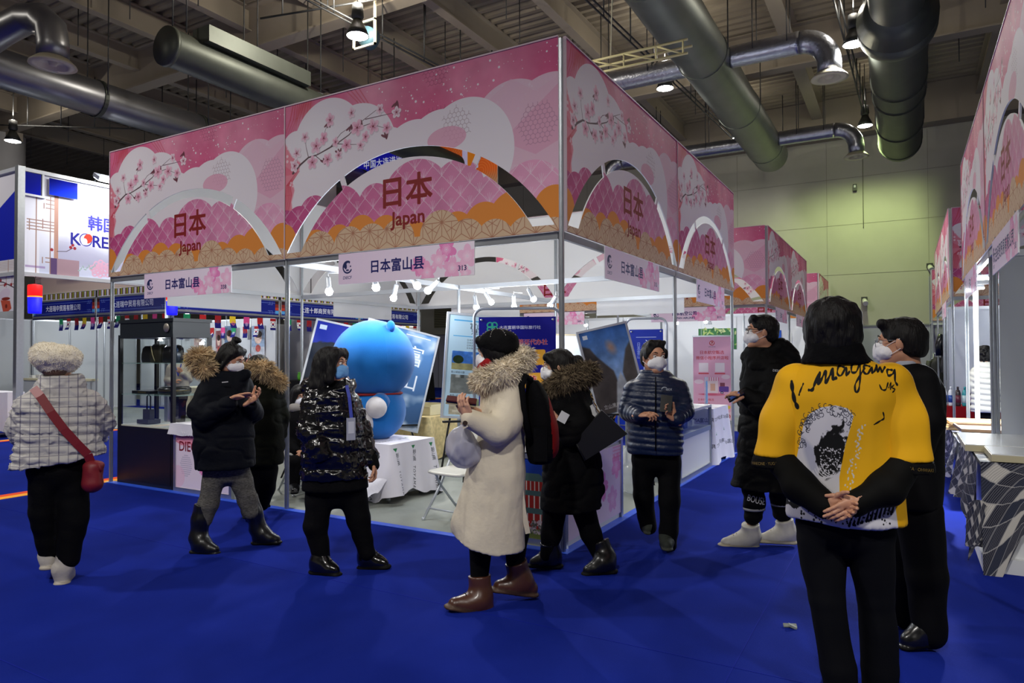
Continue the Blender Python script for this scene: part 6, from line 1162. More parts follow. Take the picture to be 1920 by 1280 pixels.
class Fig:
    def __init__(s, label, bx, by, phi, group=None):
        s.b = on_z(bx, by); d = ray(bx, by); s.Z = float((s.b-CAMP)@FW); y = np.array([d[0], d[1], 0]); y /= np.linalg.norm(y); s.y = y; s.x = np.array([y[1], -y[0], 0]); s.rot = math.atan2(s.x[1], s.x[0]); s.phi = phi; s.root = thing('person', label, 'person', tuple(s.b), s.rot, group); s.bodyparts = []; s.skel = []
    def P(s, px, py, d=0.0):
        r = ray(px, py); c = CAMP-s.b; t = (d-c@s.y)/(r@s.y); q = c+t*r; return np.array([q@s.x, q@s.y, q[2]])
    def m(s, px): return px*s.Z/F_PX
    def loft(s, secs, dep, **k):
        """secs: (centre px x, px y, half width px[, depth offset, half depth])"""
        out = []
        for q in secs:
            d0 = q[3] if len(q) > 3 else 0; p = s.P(q[0], q[1], d0); out.append((p[0], p[1], p[2], s.m(q[2]), q[4] if len(q) > 4 else dep))
        if len(out) > 3: s.skel.append(loft([(a, b, c, d*.55, e*.5) for a, b, c, d, e in out], .05))
        return loft(out, **k)
    def hips(s, secs, dep):
        (x0, y0, w0), (x1, y1, w1) = [q[:3] for q in secs]; a, b = s.P(x0, y0), s.P(x1, y1); c = (a+b)/2; return ell(c, (s.m(max(w0, w1))*.94, dep*.9, abs(b[2]-a[2])*.75+.05), .07)
    def chain(s, pts, rs, k=.025, ridge=None, sq=None, rec=True):
        Q = [s.P(*p) for p in pts]; s.skel += [] if not rec else [cap(Q[i], Q[i+1], min(.045, rs[i]*.5), min(.045, rs[i+1]*.5), .04) for i in range(len(Q)-1)]; return [cap(Q[i], Q[i+1], rs[i], rs[i+1], k, sq, ridge) for i in range(len(Q)-1)]
    def add(s, name, prims, h, mats, wr=(), cuts=(), matfn=None, uvfn=None, label=None, parent=None):
        V, F = surf(prims, h, cuts); V = rough_up(V, F, wr); o = link(name, qmesh(name, V, F, mats, matfn, uvfn), parent or s.root)
        if label: o['label'] = label
        return o
    # ---- head
    def head(s, px, py, d=0.0, phi=None, pitch=0.0, size=1.0, roll=0.0):
        """px, py: middle of the head"""
        s.hc = s.P(px, py, d); a = math.radians(s.phi if phi is None else phi); t = math.radians(pitch); f = np.array([math.sin(a)*math.cos(t), -math.cos(a)*math.cos(t), -math.sin(t)]); l = np.cross([0, 0, 1.0], f); l /= np.linalg.norm(l); u = np.cross(f, l)
        if roll: c, n = math.cos(roll), math.sin(roll); l, u = l*c+u*n, u*c-l*n
        s.hR = np.stack([f, l, u], 1)*size; s.hs = size
        pr = [ell((-.008, 0, .03), (.095, .075, .083), .02), ell((.022, 0, -.028), (.070, .062, .088), .03), cap((.0, .045, -.06), (.062, .014, -.098), .024, .02, .03), cap((.0, -.045, -.06), (.062, -.014, -.098), .024, .02, .03), cap((.075, -.02, -.095), (.075, .02, -.095), .018, None, .025),
              cap((.088, 0, .012), (.108, 0, -.028), .008, .0135, .014), cap((.1, .013, -.033), (.1, -.013, -.033), .0085, None, .008), cap((.083, -.036, .026), (.083, .036, .026), .012, None, .015),
              ell((.094, .031, .006), (.016, .018, .011), .012, op='s'), ell((.094, -.031, .006), (.016, .018, .011), .012, op='s'), cap((.089, -.018, -.062), (.089, .018, -.062), .0075, None, .008), cap((.088, -.015, -.071), (.088, .015, -.071), .008, None, .006),
              ell((-.006, .076, -.006), (.02, .010, .032), .008, .35), ell((-.006, -.076, -.006), (.02, .010, .032), .008, -.35), cap((-.02, 0, -.06), (-.03, 0, -.19), .053, .06, .03)]
        V, F = surf(pr, .0045); s.bodyparts.append((s.H(V), F))
        for q in (-1, 1):
            P = uvsphere((.0795, q*.031, .007), (.0125, .0125, .0125), 12, 8); e = MB().grid([[tuple(s.H(A3(p)[None])[0]) for p in r] for r in P]).build('eye', M_EYEW, s.root); P = uvsphere((.0885, q*.031, .006), (.004, .0058, .0058), 10, 6); MB().grid([[tuple(s.H(A3(p)[None])[0]) for p in r] for r in P]).build('iris', M_IRIS, e)
            MB().tube([tuple(s.H(A3(p)[None])[0]) for p in ((.094, q*.014, .03), (.094, q*.032, .037), (.082, q*.05, .03))], [.0035*size, .0045*size, .002*size], 6).build('eyebrow', M_HAIR, s.root)
        return s
    def H(s, V): return s.hc+V@s.hR.T
    def hpart(s, name, prims, h, m, wr=(), cuts=(), matfn=None, label=None):
        V, F = surf(prims, h, cuts); V = rough_up(V, F, wr); mi = None if matfn is None else matfn(V[F].mean(1)); V = s.H(V); o = link(name, qmesh(name, V, F, m, None if mi is None else (lambda c: mi)), s.root)
        if label: o['label'] = label
        return o
    def mask(s, m, kind='cup', name='face_mask', label=None):
        if kind == 'cup': pr = [ell((.070, 0, -.042), (.050, .058, .052), .02), cap((.108, 0, -.015), (.112, 0, -.062), .014, .012, .03), cap((.085, 0, -.082), (.105, 0, -.06), .02, .012, .02), cap((.055, -.045, -.05), (.055, .045, -.05), .03, None, .02)]
        else: pr = [ell((.064, 0, -.045), (.050, .062, .052), .02), cap((.105, 0, -.022), (.102, 0, -.07), .012, .014, .025), cap((.07, -.04, -.075), (.07, .04, -.075), .022, None, .02)]
        pr.append(ell((.02, 0, .06), (.10, .12, .055), .005, op='s')); o = s.hpart(name, pr, .0045, m, (((.002), (60, 60, 130 if kind != 'cup' else 60), 3),), [((.012, 0, 0), (-1, 0, 0))], label=label)
        for q in (-1, 1):
            mb = MB()
            for z0, z1 in ((-.02, .018), (-.075, -.03)): mb.tube([tuple(s.H(A3(p)[None])[0]) for p in ((.062, q*.056, z0), (.03, q*.071, (z0+z1)/2), (-.008, q*.086, z1))], .0017, 5)
            mb.build('ear_loop', M_MASKW, o)
        return o
    def glasses(s, m, r=.024, rim=.0024):
        mb = MB()
        for q in (-1, 1):
            mb.tube([tuple(s.H(A3((.110-.006*abs(math.cos(a)), q*(.032+r*1.15*math.cos(a)), .004+r*.85*math.sin(a)))[None])[0]) for a in np.linspace(0, 2*PI, 19)], rim, 5); mb.tube([tuple(s.H(A3(p)[None])[0]) for p in ((.103, q*.06, .012), (.06, q*.078, .012), (-.005, q*.083, .012))], rim*.9, 5)
        mb.tube([tuple(s.H(A3(p)[None])[0]) for p in ((.112, -.01, .01), (.114, 0, .013), (.112, .01, .01))], rim, 5); return mb.build('glasses', m, s.root)
    def hair(s, kind, wr=((.004, (45, 45, 25), 5),), m=None):
        skull = [ell((-.014, 0, .040), (.102, .085, .088), .02), ell((-.035, 0, .0), (.075, .084, .085), .03)]; face = [ell((.10, 0, -.035), (.062, .075, .098), .012, op='s')]
        if kind == 'short': pr = skull+[cap((.065, -.05, .085), (.07, .05, .095), .026, None, .03), ell((-.06, 0, -.04), (.045, .07, .05), .03)]+face+[ell((.02, s_*.09, -.03), (.045, .03, .05), .01, op='s') for s_ in (-1, 1)]+[ell((-.03, 0, -.13), (.09, .1, .06), .02, op='s')]
        elif kind == 'receding': pr = skull+[cap((.045, -.045, .105), (.05, .05, .105), .02, None, .03), ell((-.06, 0, -.04), (.045, .07, .05), .03), ell((.03, .078, .02), (.03, .012, .04), .02), ell((.03, -.078, .02), (.03, .012, .04), .02)]+[ell((.115, 0, .0), (.062, .068, .10), .012, op='s')]+[ell((.03, s_*.09, -.05), (.04, .03, .045), .01, op='s') for s_ in (-1, 1)]+[ell((-.03, 0, -.13), (.09, .1, .06), .02, op='s')]
        elif kind == 'full': pr = [ell((-.014, 0, .04), (.108, .102, .092), .02), ell((-.035, 0, -.02), (.085, .106, .10), .03), cap((.06, -.05, .08), (.065, .05, .085), .03, None, .03), ell((-.065, 0, -.08), (.04, .075, .05), .03)]+face+[ell((-.02, 0, -.165), (.1, .12, .05), .02, op='s')]
        elif kind == 'bun': pr = skull+[ell((-.05, 0, -.05), (.06, .08, .09), .03), cap((.05, -.05, .085), (.055, .05, .09), .02, None, .03), cap((.035, .074, .05), (-.01, .082, -.11), .02, .012, .03), cap((.035, -.074, .05), (-.01, -.082, -.11), .02, .012, .03), cap((-.03, 0, .11), (-.03, 0, .15), .03, .018, .02), ell((-.02, .012, .155), (.042, .03, .022), .01)]+face
        elif kind == 'tail': pr = skull+[ell((-.05, 0, -.03), (.065, .08, .08), .03), cap((.07, -.05, .07), (.075, .05, .07), .03, None, .03), cap((.05, .074, .04), (.02, .08, -.04), .022, .012, .03), cap((.05, -.074, .04), (.02, -.08, -.04), .022, .012, .03), cap((-.1, 0, .04), (-.135, 0, .03), .026, .034, .015), cap((-.135, 0, .03), (-.165, 0, -.09), .038, .022, .02)]+face
        elif kind == 'long': pr = [ell((-.016, 0, .038), (.108, .092, .092), .02), ell((-.05, 0, -.04), (.09, .10, .13), .04), ell((-.075, 0, -.13), (.085, .115, .10), .04), cap((.055, .07, .06), (.03, .09, -.10), .03, .03, .03), cap((.055, -.07, .06), (.03, -.09, -.10), .03, .03, .03), cap((.065, -.045, .08), (.07, .045, .08), .028, None, .03)]+[ell((.108, 0, -.04), (.064, .062, .10), .012, op='s')]
        else: pr = skull+[ell((-.03, 0, .03), (.115, .105, .1), .03), ell((-.05, 0, -.03), (.09, .10, .09), .03)]+face
        return s.hpart('hair', pr, .006, m or M_HAIR, wr)
    # ---- hands
    def hand(s, wrist, tip, palm, thumb, curl=(.5, .6, .7, .8), size=1.0, tcurl=.4, spread=.0):
        """wrist, tip: points; palm: direction the palm faces; thumb: side the thumb leaves"""
        W = A3(wrist); D = limb_dir(wrist, tip); N = A3(palm); N = N-D*(N@D); N /= np.linalg.norm(N); T = np.cross(D, N); T = T if T@A3(thumb) > 0 else -T; z = size
        pr = [cap(W-D*.03*z, W+D*.03*z, .024*z, .028*z, .012, (N, .62)), cap(W+D*.04*z+T*.018*z, W+D*.078*z+T*.024*z, .021*z, .017*z, .012, (N, .6)), cap(W+D*.04*z-T*.016*z, W+D*.072*z-T*.024*z, .021*z, .016*z, .012, (N, .6)), cap(W+D*.03*z+T*.02*z+N*.006, W+D*.05*z+T*.026*z+N*.008, .016*z, .012*z, .012)]
        for i, (l, r) in enumerate(((.072, .0088), (.080, .0092), (.074, .0088), (.058, .0078))):
            p = W+D*(.082-.004*abs(i-1.2))*z+T*(.030-.0195*i)*z; a = 0.0; side = T*(spread*(1.2-i))
            for seg, fr in ((.46, .45), (.30, 1.0), (.24, .8)):
                a += curl[i]*fr; d = D*math.cos(a)+N*math.sin(a)+side; d /= np.linalg.norm(d); q = p+d*l*seg*z; pr.append(cap(p, q, r*z, r*z*.92, .004)); p = q; r *= .93
        p = W+D*.022*z+T*.026*z+N*.004; a = .75
        for seg, l, r in ((0, .042, .0125), (1, .032, .0105), (2, .026, .0092)):
            d = D*math.cos(a)*.9+T*math.sin(a)*.8+N*(.25+tcurl*seg*.5); d /= np.linalg.norm(d); q = p+d*l*z; pr.append(cap(p, q, r*z, r*z*.9, .006)); p = q; a -= tcurl*.5
        V, F = surf(pr, .0038); s.bodyparts.append((V, F)); return s
    def body(s, skin=None):
        """the hidden trunk and limbs join the head and hands as ONE mesh"""
        V, F = surf(s.skel, .016); s.bodyparts.append((V, F)); n = 0; VV, FF = [], []
        for v, f in s.bodyparts: VV.append(v); FF.append(f+n); n += len(v)
        return link('body', qmesh('body', np.concatenate(VV), np.concatenate(FF), skin or M_SKIN), s.root)
    # ---- shoes
    def shoe(s, name, heel, toe, shaft, mu, ms, w=.045, sole=.028, r_sh=.05, laces=None, label=None, blunt=1.0):
        """heel, toe: ground points; shaft: list of points up the leg"""
        hl, te = A3(heel), A3(toe); d = limb_dir(hl, te); up = np.array([0, 0, 1.0]); L = np.linalg.norm(te-hl); nrm = up-d*(up@d); nrm /= np.linalg.norm(nrm)
        pr = [cap(hl+d*.03+nrm*.045, hl+d*(L*.55)+nrm*.042, w*.95, w, .03), cap(hl+d*(L*.5)+nrm*.042, te-d*w*.9+nrm*.034*blunt, w*1.02, w*.82, .03)]; Q = [hl+d*L*.32+nrm*.08]+[A3(q) for q in shaft]
        pr.append(cap(hl+d*L*.62+nrm*.05, Q[0]+d*.015, w*.8, r_sh*.9, .04)); pr += [cap(Q[i], Q[i+1], r_sh, r_sh*1.05, .03) for i in range(len(Q)-1)]; s.skel += [cap(Q[i], Q[i+1], .026, .03, .03) for i in range(len(Q)-1)]
        top = Q[-1]; cuts = [(top, limb_dir(Q[-2], Q[-1])), (hl, -nrm)]
        pr += [cap(hl+d*.02+nrm*.012, te-d*.03+nrm*.012, w*1.04, w*.95, .008, (nrm, .4))]
        o = s.add(name, pr, .007, [mu, ms], ((.0025, (26, 26, 18), 4),), cuts, lambda c: ((c-hl)@nrm < sole).astype(int), label=label)
        sd = np.cross(d, nrm)
        if laces:
            for t in np.linspace(.42, .66, 4): c = hl+d*L*t+nrm*(.098+.16*(.66-t)); MB().tube([tuple(c-sd*.022), tuple(c+nrm*.006), tuple(c+sd*.022)], .0035, 5).build('lace', laces, o)
        return o
    def ribbon(s, name, pts, wd, m, th=.004, wdir=None):
        """flat strap through local points"""
        mb = MB(); Q = [A3(p) for p in pts]
        for i in range(len(Q)-1):
            t = limb_dir(Q[i], Q[i+1]); v = A3(wdir) if wdir is not None else np.cross(t, [0, -1.0, 0]); v = v-t*(v@t); v = v/np.linalg.norm(v)*wd/2; n = np.cross(t, v); n = n/np.linalg.norm(n)*th; c = [Q[i]-v, Q[i]+v, Q[i+1]+v, Q[i+1]-v]; b = len(mb.v); mb.v += [tuple(p) for p in c]+[tuple(p+n) for p in c]
            for f in ((0, 1, 2, 3), (7, 6, 5, 4), (0, 4, 5, 1), (2, 6, 7, 3), (1, 5, 6, 2), (3, 7, 4, 0)): mb.face(tuple(b+j for j in f))
        return mb.build(name, m, s.root)
    def decal(s, name, target, px, py, ppm_h, txt, m, rot=0.0, sx=1.0, curve=None):
        """raised lettering lying on a garment: every letter point drops onto the cloth"""
        T = glyph_tris(txt, 0)*(ppm_h/.7); T[..., 0] *= sx; T[..., 0] -= (T[..., 0].min()+T[..., 0].max())/2; c, n = math.cos(rot), math.sin(rot); from mathutils.bvhtree import BVHTree
        me = target.data; bv = BVHTree.FromPolygons([v.co[:] for v in me.vertices], [p.vertices[:] for p in me.polygons]); p0 = s.P(px, py); mb = MB()
        for tri in T:
            idx = []
            for u, v in tri:
                x, z = u*c-v*n, u*n+v*c; o = Vector((p0[0]+x, -1.2, p0[2]+z)); hit = bv.ray_cast(o, Vector((0, 1, 0)))[0]; idx.append(len(mb.v)); mb.v.append((o.x, (hit.y if hit else p0[1])-.0025, o.z))
            mb.face(tuple(idx))
        return mb.build(name, m, target)
def fur(parent, name, V, F, m, n, length, seed, droop=.3, label=None):
    """thin blades of fur standing on a soft tube, one mesh"""
    g = np.random.default_rng(seed); N = vnormals(V, F); i = g.integers(0, len(F), n); w = g.dirichlet((1, 1, 1, 1), n); P = (V[F[i]]*w[..., None]).sum(1); D = (N[F[i]]*w[..., None]).sum(1)+g.normal(0, .45, (n, 3))-np.array([0, 0, droop]); D /= np.linalg.norm(D, axis=1, keepdims=True); S = np.cross(D, g.normal(0, 1, (n, 3))); S /= np.linalg.norm(S, axis=1, keepdims=True); L = length*(.5+g.random(n))[:, None]
    Q = np.stack([P-S*.0022-D*.004, P+S*.0022-D*.004, P+S*.0012+D*L*.6, P+D*L-np.array([0, 0, 1])*L*droop*.4], 1).reshape(-1, 3); V2 = np.concatenate([V, Q]); F2 = np.concatenate([F, len(V)+np.arange(4*n).reshape(-1, 4)]); o = link(name, qmesh(name, V2, F2, m), parent)
    if label: o['label'] = label
    return o
# ================================================================== THE PEOPLE
M_BLK = mat('cloth_black', '#08080a', .85, var=.25, scale=9, bump=.2, bscale=80); M_TROU = mat('trousers_black', '#060608', .8, var=.2, scale=6, bump=.15, bscale=60); M_SHOEB = mat('shoe_black', '#0e0e10', .28, coat=.3); M_SOLEB = mat('sole_black', '#131314', .7)
def plaid():
    m = mat('plaid_quilt', '#b9b6b2', .75, bump=.12, bscale=70); nt = m.node_tree; b = nt.nodes['Principled BSDF']; tc = nt.nodes.new('ShaderNodeTexCoord'); sx = nt.nodes.new('ShaderNodeSeparateXYZ'); nt.links.new(tc.outputs['Object'], sx.inputs[0]); last = None
    for ax, per, wd in (('X', .052, .004), ('Z', .062, .004), ('X', .104, .007)):
        a = nt.nodes.new('ShaderNodeMath'); a.operation = 'PINGPONG'; a.inputs[1].default_value = per/2; nt.links.new(sx.outputs[ax], a.inputs[0]); c = nt.nodes.new('ShaderNodeMath'); c.operation = 'LESS_THAN'; c.inputs[1].default_value = wd/2; nt.links.new(a.outputs[0], c.inputs[0])
        if last is None: last = c
        else: mx = nt.nodes.new('ShaderNodeMath'); mx.operation = 'MAXIMUM'; nt.links.new(last.outputs[0], mx.inputs[0]); nt.links.new(c.outputs[0], mx.inputs[1]); last = mx
    mix = nt.nodes.new('ShaderNodeMix'); mix.data_type = 'RGBA'; mix.inputs[6].default_value = (*lin('#b9b6b2'), 1); mix.inputs[7].default_value = (*lin('#7f7c86'), 1); nt.links.new(last.outputs[0], mix.inputs[0]); nt.links.new(mix.outputs[2], b.inputs['Base Color']); return m
# ---- 1: woman in the cream beret, walking away
f = Fig('woman in cream beret and pale checked quilted jacket with red crossbody strap, walking away', 108, 1092, 165)
f.head(110, 683, phi=152, size=.98); f.hair('short', m=mat('brown_hair', '#5a4030', .5, bump=.4, bscale=80))
V, F = surf([ell((-.02, 0, .05), (.16, .15, .088), .04), ell((-.05, .05, .085), (.10, .09, .07), .04), ell((-.01, 0, -.01), (.118, .108, .06), .03)], .007); V = rough_up(V, F, ((.012, (10, 10, 14), 2), (.005, (30, 30, 34), 5))); V = f.H(V); fur(f.root, 'beret', V, F, mat('cream_wool', '#e6ddc8', .95, sheen=.5), 5000, .009, 3, .1)
jk = [f.loft([(112, 872, 74, 0, .19), (112, 850, 70, 0, .18), (110, 810, 64, 0, .165), (111, 775, 64, 0, .16), (112, 752, 62, 0, .14), (112, 738, 50, 0, .11), (113, 722, 34, 0, .10)], .16, ridge=(.062, .016), k=.04), f.loft([(114, 738, 40, 0, .115), (114, 716, 38, 0, .11), (116, 703, 34, 0, .10)], .1, k=.02)]
jk += f.chain([(58, 757), (41, 800, .06), (48, 822, .24)], (.085, .082, .07), ridge=(.06, .012)); jk += f.chain([(168, 755), (189, 792, .08), (180, 815, .26)], (.085, .082, .07), ridge=(.06, .012)); jk += [cap(f.P(172, 838, -.02), f.P(188, 846, -.03), .05, .03, .05)]
p0, p1 = f.P(45, 875), f.P(195, 848); f.add('jacket', jk, .0095, plaid(), ((.006, (9, 9, 22), 1), (.006, (13, 13, 30), 2, 7)), [((p0+p1)/2, np.cross([0, 1.0, 0], p1-p0)*1)])
tr = [f.hips([(112, 895, 52), (110, 840, 54)], .16), *f.chain([(86, 885), (81, 960, .03), (95, 1032, .10)], (.105, .083, .068)), *f.chain([(136, 885), (138, 968, -.02), (127, 1048, 0)], (.108, .088, .07))]; f.add('trousers', tr, .011, M_TROU, ((.008, (8, 8, 16), 3),))
M_WBOOT = mat('boot_white', '#b7b1a6', .6, bump=.15, bscale=50); M_WSOLE = mat('sole_cream', '#a79f92', .6)
f.shoe('boot', f.P(90, 1068, .05), f.P(97, 1056, .30), [f.P(93, 1040, .11), f.P(95, 1020, .10)], M_WBOOT, M_WSOLE, .05, .03, .058); f.shoe('boot', f.P(115, 1098, -.04), f.P(127, 1084, .20), [f.P(118, 1065, .0), f.P(124, 1042, .0)], M_WBOOT, M_WSOLE, .05, .03, .058)
M_REDL = mat('red_leather', '#7a1820', .5); bk = lambda px, py: f.P(px, py, -.20)
f.ribbon('bag_strap', [f.P(62, 727, -.08), f.P(75, 742, -.175), f.P(95, 772, -.20), f.P(120, 805, -.205), f.P(145, 832, -.20), f.P(165, 852, -.19), f.P(172, 872, -.17)], .052, M_REDL)
bg = [cap(f.P(174, 880, -.16), f.P(173, 905, -.16), .058, .066, .02), ell(f.P(176, 872, -.16), (.06, .05, .03), .02)]; b_ = f.add('crossbody_bag', bg, .008, M_REDL, ((.004, (24, 24, 24), 7),)); MB().tube([f.P(184, 870, -.2), f.P(190, 884, -.2)], .008, 6).build('tassel', M_REDL, b_)
f.body(M_SKIN2)
# ---- 2: woman in the navy parka looking at her hands
f = Fig('woman in navy parka with fur hood and grey patterned trousers, looking at her hands', 432, 1028, 62); M_NAVY2 = mat('parka_navy', '#080b14', .75, var=.2, scale=6, bump=.15, bscale=60)
f.head(433, 672, -.02, phi=58, pitch=24, size=.98); f.hair('bun'); f.mask(M_MASKW)
ct = [f.loft([(423, 876, 53, 0, .19), (421, 840, 54, 0, .18), (418, 790, 52, 0, .165), (417, 750, 48, 0, .16), (420, 722, 42, 0, .14), (426, 706, 33, 0, .11), (434, 694, 24, 0, .09)], .16, k=.05), *f.chain([(398, 722, -.04), (374, 768, -.12), (384, 784, -.16), (428, 757, -.24)], (.088, .085, .08, .062)), *f.chain([(456, 722, .06), (474, 775, .0), (470, 760, -.18)], (.075, .075, .055)), cap(f.P(452, 712, -.06), f.P(462, 702, -.08), .05, .04, .04), cap(f.P(392, 700, .06), f.P(412, 695, .08), .07, .06, .05)]
o = f.add('parka', ct, .0095, M_NAVY2, ((.007, (6, 6, 10), 11), (-.005, (7, 7, 12), 12, 6), (.003, (22, 22, 30), 12))); f.decal('chest_label', o, 423, 715, .012, '▬', mat('label_white', '#b8b8bc', .6)) if False else None
MB().box(-.022, .022, -.003, 0, -.004, .004, rot=Matrix.Rotation(-.1, 3, 'Y')).build('chest_label', mat('label_white', '#b8b8bc', .6), o, tuple(f.P(422, 716, -.185)))
M_FURB = mat('fur_tan', '#c3ab86', .95, var=.45, scale=14); V, F = surf([cap(f.P(372, 672, .02), f.P(392, 690, .1), .05, .06, .03), cap(f.P(372, 672, .02), f.P(382, 668, .14), .05, .05, .03), cap(f.P(384, 690, -.06), f.P(392, 690, .1), .05, .055, .03)], .01); fur(f.root, 'fur_trim', V, F, M_FURB, 5000, .05, 5)
M_HOUND = mat('houndstooth', '#55534f', .85, var=.5, scale=55, stretch=(1, 1, 2.6)); f.add('trousers', [f.hips([(424, 890, 42), (424, 850, 40)], .13), *f.chain([(402, 885), (391, 945), (382, 975)], (.088, .072, .062)), *f.chain([(446, 880), (464, 935), (470, 960)], (.092, .075, .062))], .01, M_HOUND, ((.006, (8, 8, 26), 13),))
M_BOOTB = mat('boot_black', '#0b0b0c', .35, coat=.2)
f.shoe('tall_boot', f.P(361, 1036, 0), f.P(411, 1040, -.10), [f.P(372, 1008, .0), f.P(376, 975, .0), f.P(381, 945, 0)], M_BOOTB, M_SOLEB, .042, .02, .062); f.shoe('tall_boot', f.P(476, 1020, .06), f.P(527, 1019, -.04), [f.P(484, 990, .05), f.P(476, 960, .03), f.P(467, 930, 0.02)], M_BOOTB, M_SOLEB, .042, .02, .062)
f.hand(f.P(432, 748, -.26), f.P(470, 737, -.27), (.1, -.5, -1), (0, -.6, .8), (.15, .2, .25, .3)); f.hand(f.P(466, 754, -.22), f.P(484, 742, -.26), (-.3, -.6, 1), (1, 0, .3), (.5, .6, .7, .8))
f.body()
# ---- 3: person in the olive parka seen from behind
f = Fig('person in long dark olive parka with fur hood, back turned, beside the middle post', 474, 975, 188)
f.head(484, 692, .02, phi=190, pitch=8); f.hair('cap'); M_OL = mat('parka_olive', '#0d0f08', .85, var=.25, scale=7, bump=.15, bscale=60)
o = f.add('parka', [f.loft([(496, 868, 34, 0, .19), (497, 820, 34, 0, .18), (496, 770, 32, 0, .17), (494, 735, 30, 0, .15), (490, 718, 24, 0, .12), (487, 705, 17, 0, .1)], .17, k=.05, ridge=(.16, .006)), *f.chain([(472, 730), (464, 780, .0), (462, 815, .1)], (.075, .075, .065)), *f.chain([(515, 730), (527, 780), (524, 812, .1)], (.078, .078, .068))], .011, M_OL, ((.008, (7, 7, 12), 21), (-.004, (8, 8, 14), 22, 6)))
V, F = surf([cap(f.P(466, 690, -.08), f.P(495, 692, -.14), .05, .055, .03), cap(f.P(495, 692, -.14), f.P(520, 716, -.05), .055, .05, .03), cap(f.P(520, 716, -.05), f.P(516, 722, .05), .05, .045, .03)], .011); fur(f.root, 'fur_trim', V, F, M_FURB, 4000, .05, 6)
f.add('trousers', [f.hips([(490, 885, 30), (490, 850, 30)], .13), *f.chain([(478, 880), (470, 920), (468, 955)], (.09, .075, .06)), *f.chain([(503, 880), (500, 915), (492, 945)], (.09, .075, .06))], .012, M_TROU); M_GSH = mat('shoe_grey', '#2c302c', .7)
f.shoe('shoe', f.P(466, 972, -.05), f.P(463, 962, .2), [f.P(467, 950, .02)], M_GSH, M_GSH, .05, .03, .055); f.shoe('shoe', f.P(497, 952, .05), f.P(492, 946, .3), [f.P(492, 935, .1)], M_GSH, M_GSH, .05, .03, .055)
f.body()
# ---- 4: woman in the shiny black puffer
f = Fig('woman in glossy black puffer jacket and pale blue mask, blue lanyard, turned right', 652, 1070, 68); M_PUFF = mat('puffer_gloss', '#0a0a0c', .2, var=.2, scale=5, bump=.5, bscale=16, coat=.35)
f.head(622, 684, -.02, phi=64, pitch=-2, size=1.02); f.hair('long', ((.007, (40, 40, 20), 5),)); f.mask(mat('mask_blue', '#6ea3d8', .7, bump=.1, bscale=100), 'flat', label='pale blue surgical mask')
o = f.add('puffer_jacket', [f.loft([(627, 895, 58, 0, .18), (626, 860, 57, 0, .18), (624, 810, 54, 0, .175), (621, 770, 50, 0, .165), (618, 745, 45, 0, .15), (617, 728, 36, 0, .13)], .17, k=.03, ridge=(.105, .012)), cap(f.P(584, 726, .02), f.P(640, 728, -.05), .075, .07, .04), cap(f.P(640, 728, -.06), f.P(657, 722, .02), .055, .05, .03), *f.chain([(590, 750, -.05), (582, 805, -.11), (600, 850, -.17)], (.082, .082, .07), ridge=(.09, .010), k=.02), *f.chain([(656, 752, .06), (677, 805, .06), (694, 860, -.02)], (.068, .066, .054), ridge=(.08, .009), k=.02)], .0095, M_PUFF, ((.004, (12, 12, 20), 31, 6), (.005, (22, 22, 34), 32, 5)))
f.add('under_coat', [f.loft([(629, 916, 61, 0, .17), (628, 880, 58, 0, .17)], .17, k=.02)], .012, M_BLK)
f.add('trousers', [f.hips([(632, 930, 50), (632, 890, 52)], .14), *f.chain([(602, 915), (592, 985), (602, 1045)], (.105, .08, .058)), *f.chain([(658, 915), (672, 975), (688, 1035)], (.105, .08, .058))], .011, M_TROU, ((.006, (9, 9, 18), 33),))
M_PAT = mat('patent_black', '#0a0a0b', .16, coat=.6); f.shoe('ankle_boot', f.P(586, 1074, .02), f.P(637, 1080, -.08), [f.P(597, 1055, .0), f.P(600, 1036, 0)], M_PAT, M_SOLEB, .046, .03, .055, M_SOLEB); f.shoe('ankle_boot', f.P(676, 1066, .06), f.P(730, 1065, -.02), [f.P(686, 1045, .04), f.P(685, 1022, .03)], M_PAT, M_SOLEB, .046, .03, .055, M_SOLEB)
M_LAN = mat('lanyard_blue', '#1c2f9e', .6); f.ribbon('lanyard', [f.P(650, 722, -.13), f.P(655, 745, -.17), f.P(659, 785, -.2)], .022, M_LAN); bd = MB().box(-.03, .03, -.004, .004, -.075, .075).build('badge', mat('badge_pale', '#9fa3b4', .4), f.root, tuple(f.P(658, 804, -.21)), .3); MB().box(-.02, .02, -.006, -.004, -.03, .05).build('badge_print', mat('badge_print', '#c6c9d4', .5), bd)
f.hand(f.P(699, 866, -.03), f.P(704, 893, -.05), (-1, -.2, .1), (-.3, -1, 0), (.6, .7, .8, .9)); f.add('glove', [cap(f.P(697, 858, -.03), f.P(701, 872, -.04), .042, .04, .02)], .008, M_BLK)
f.body()
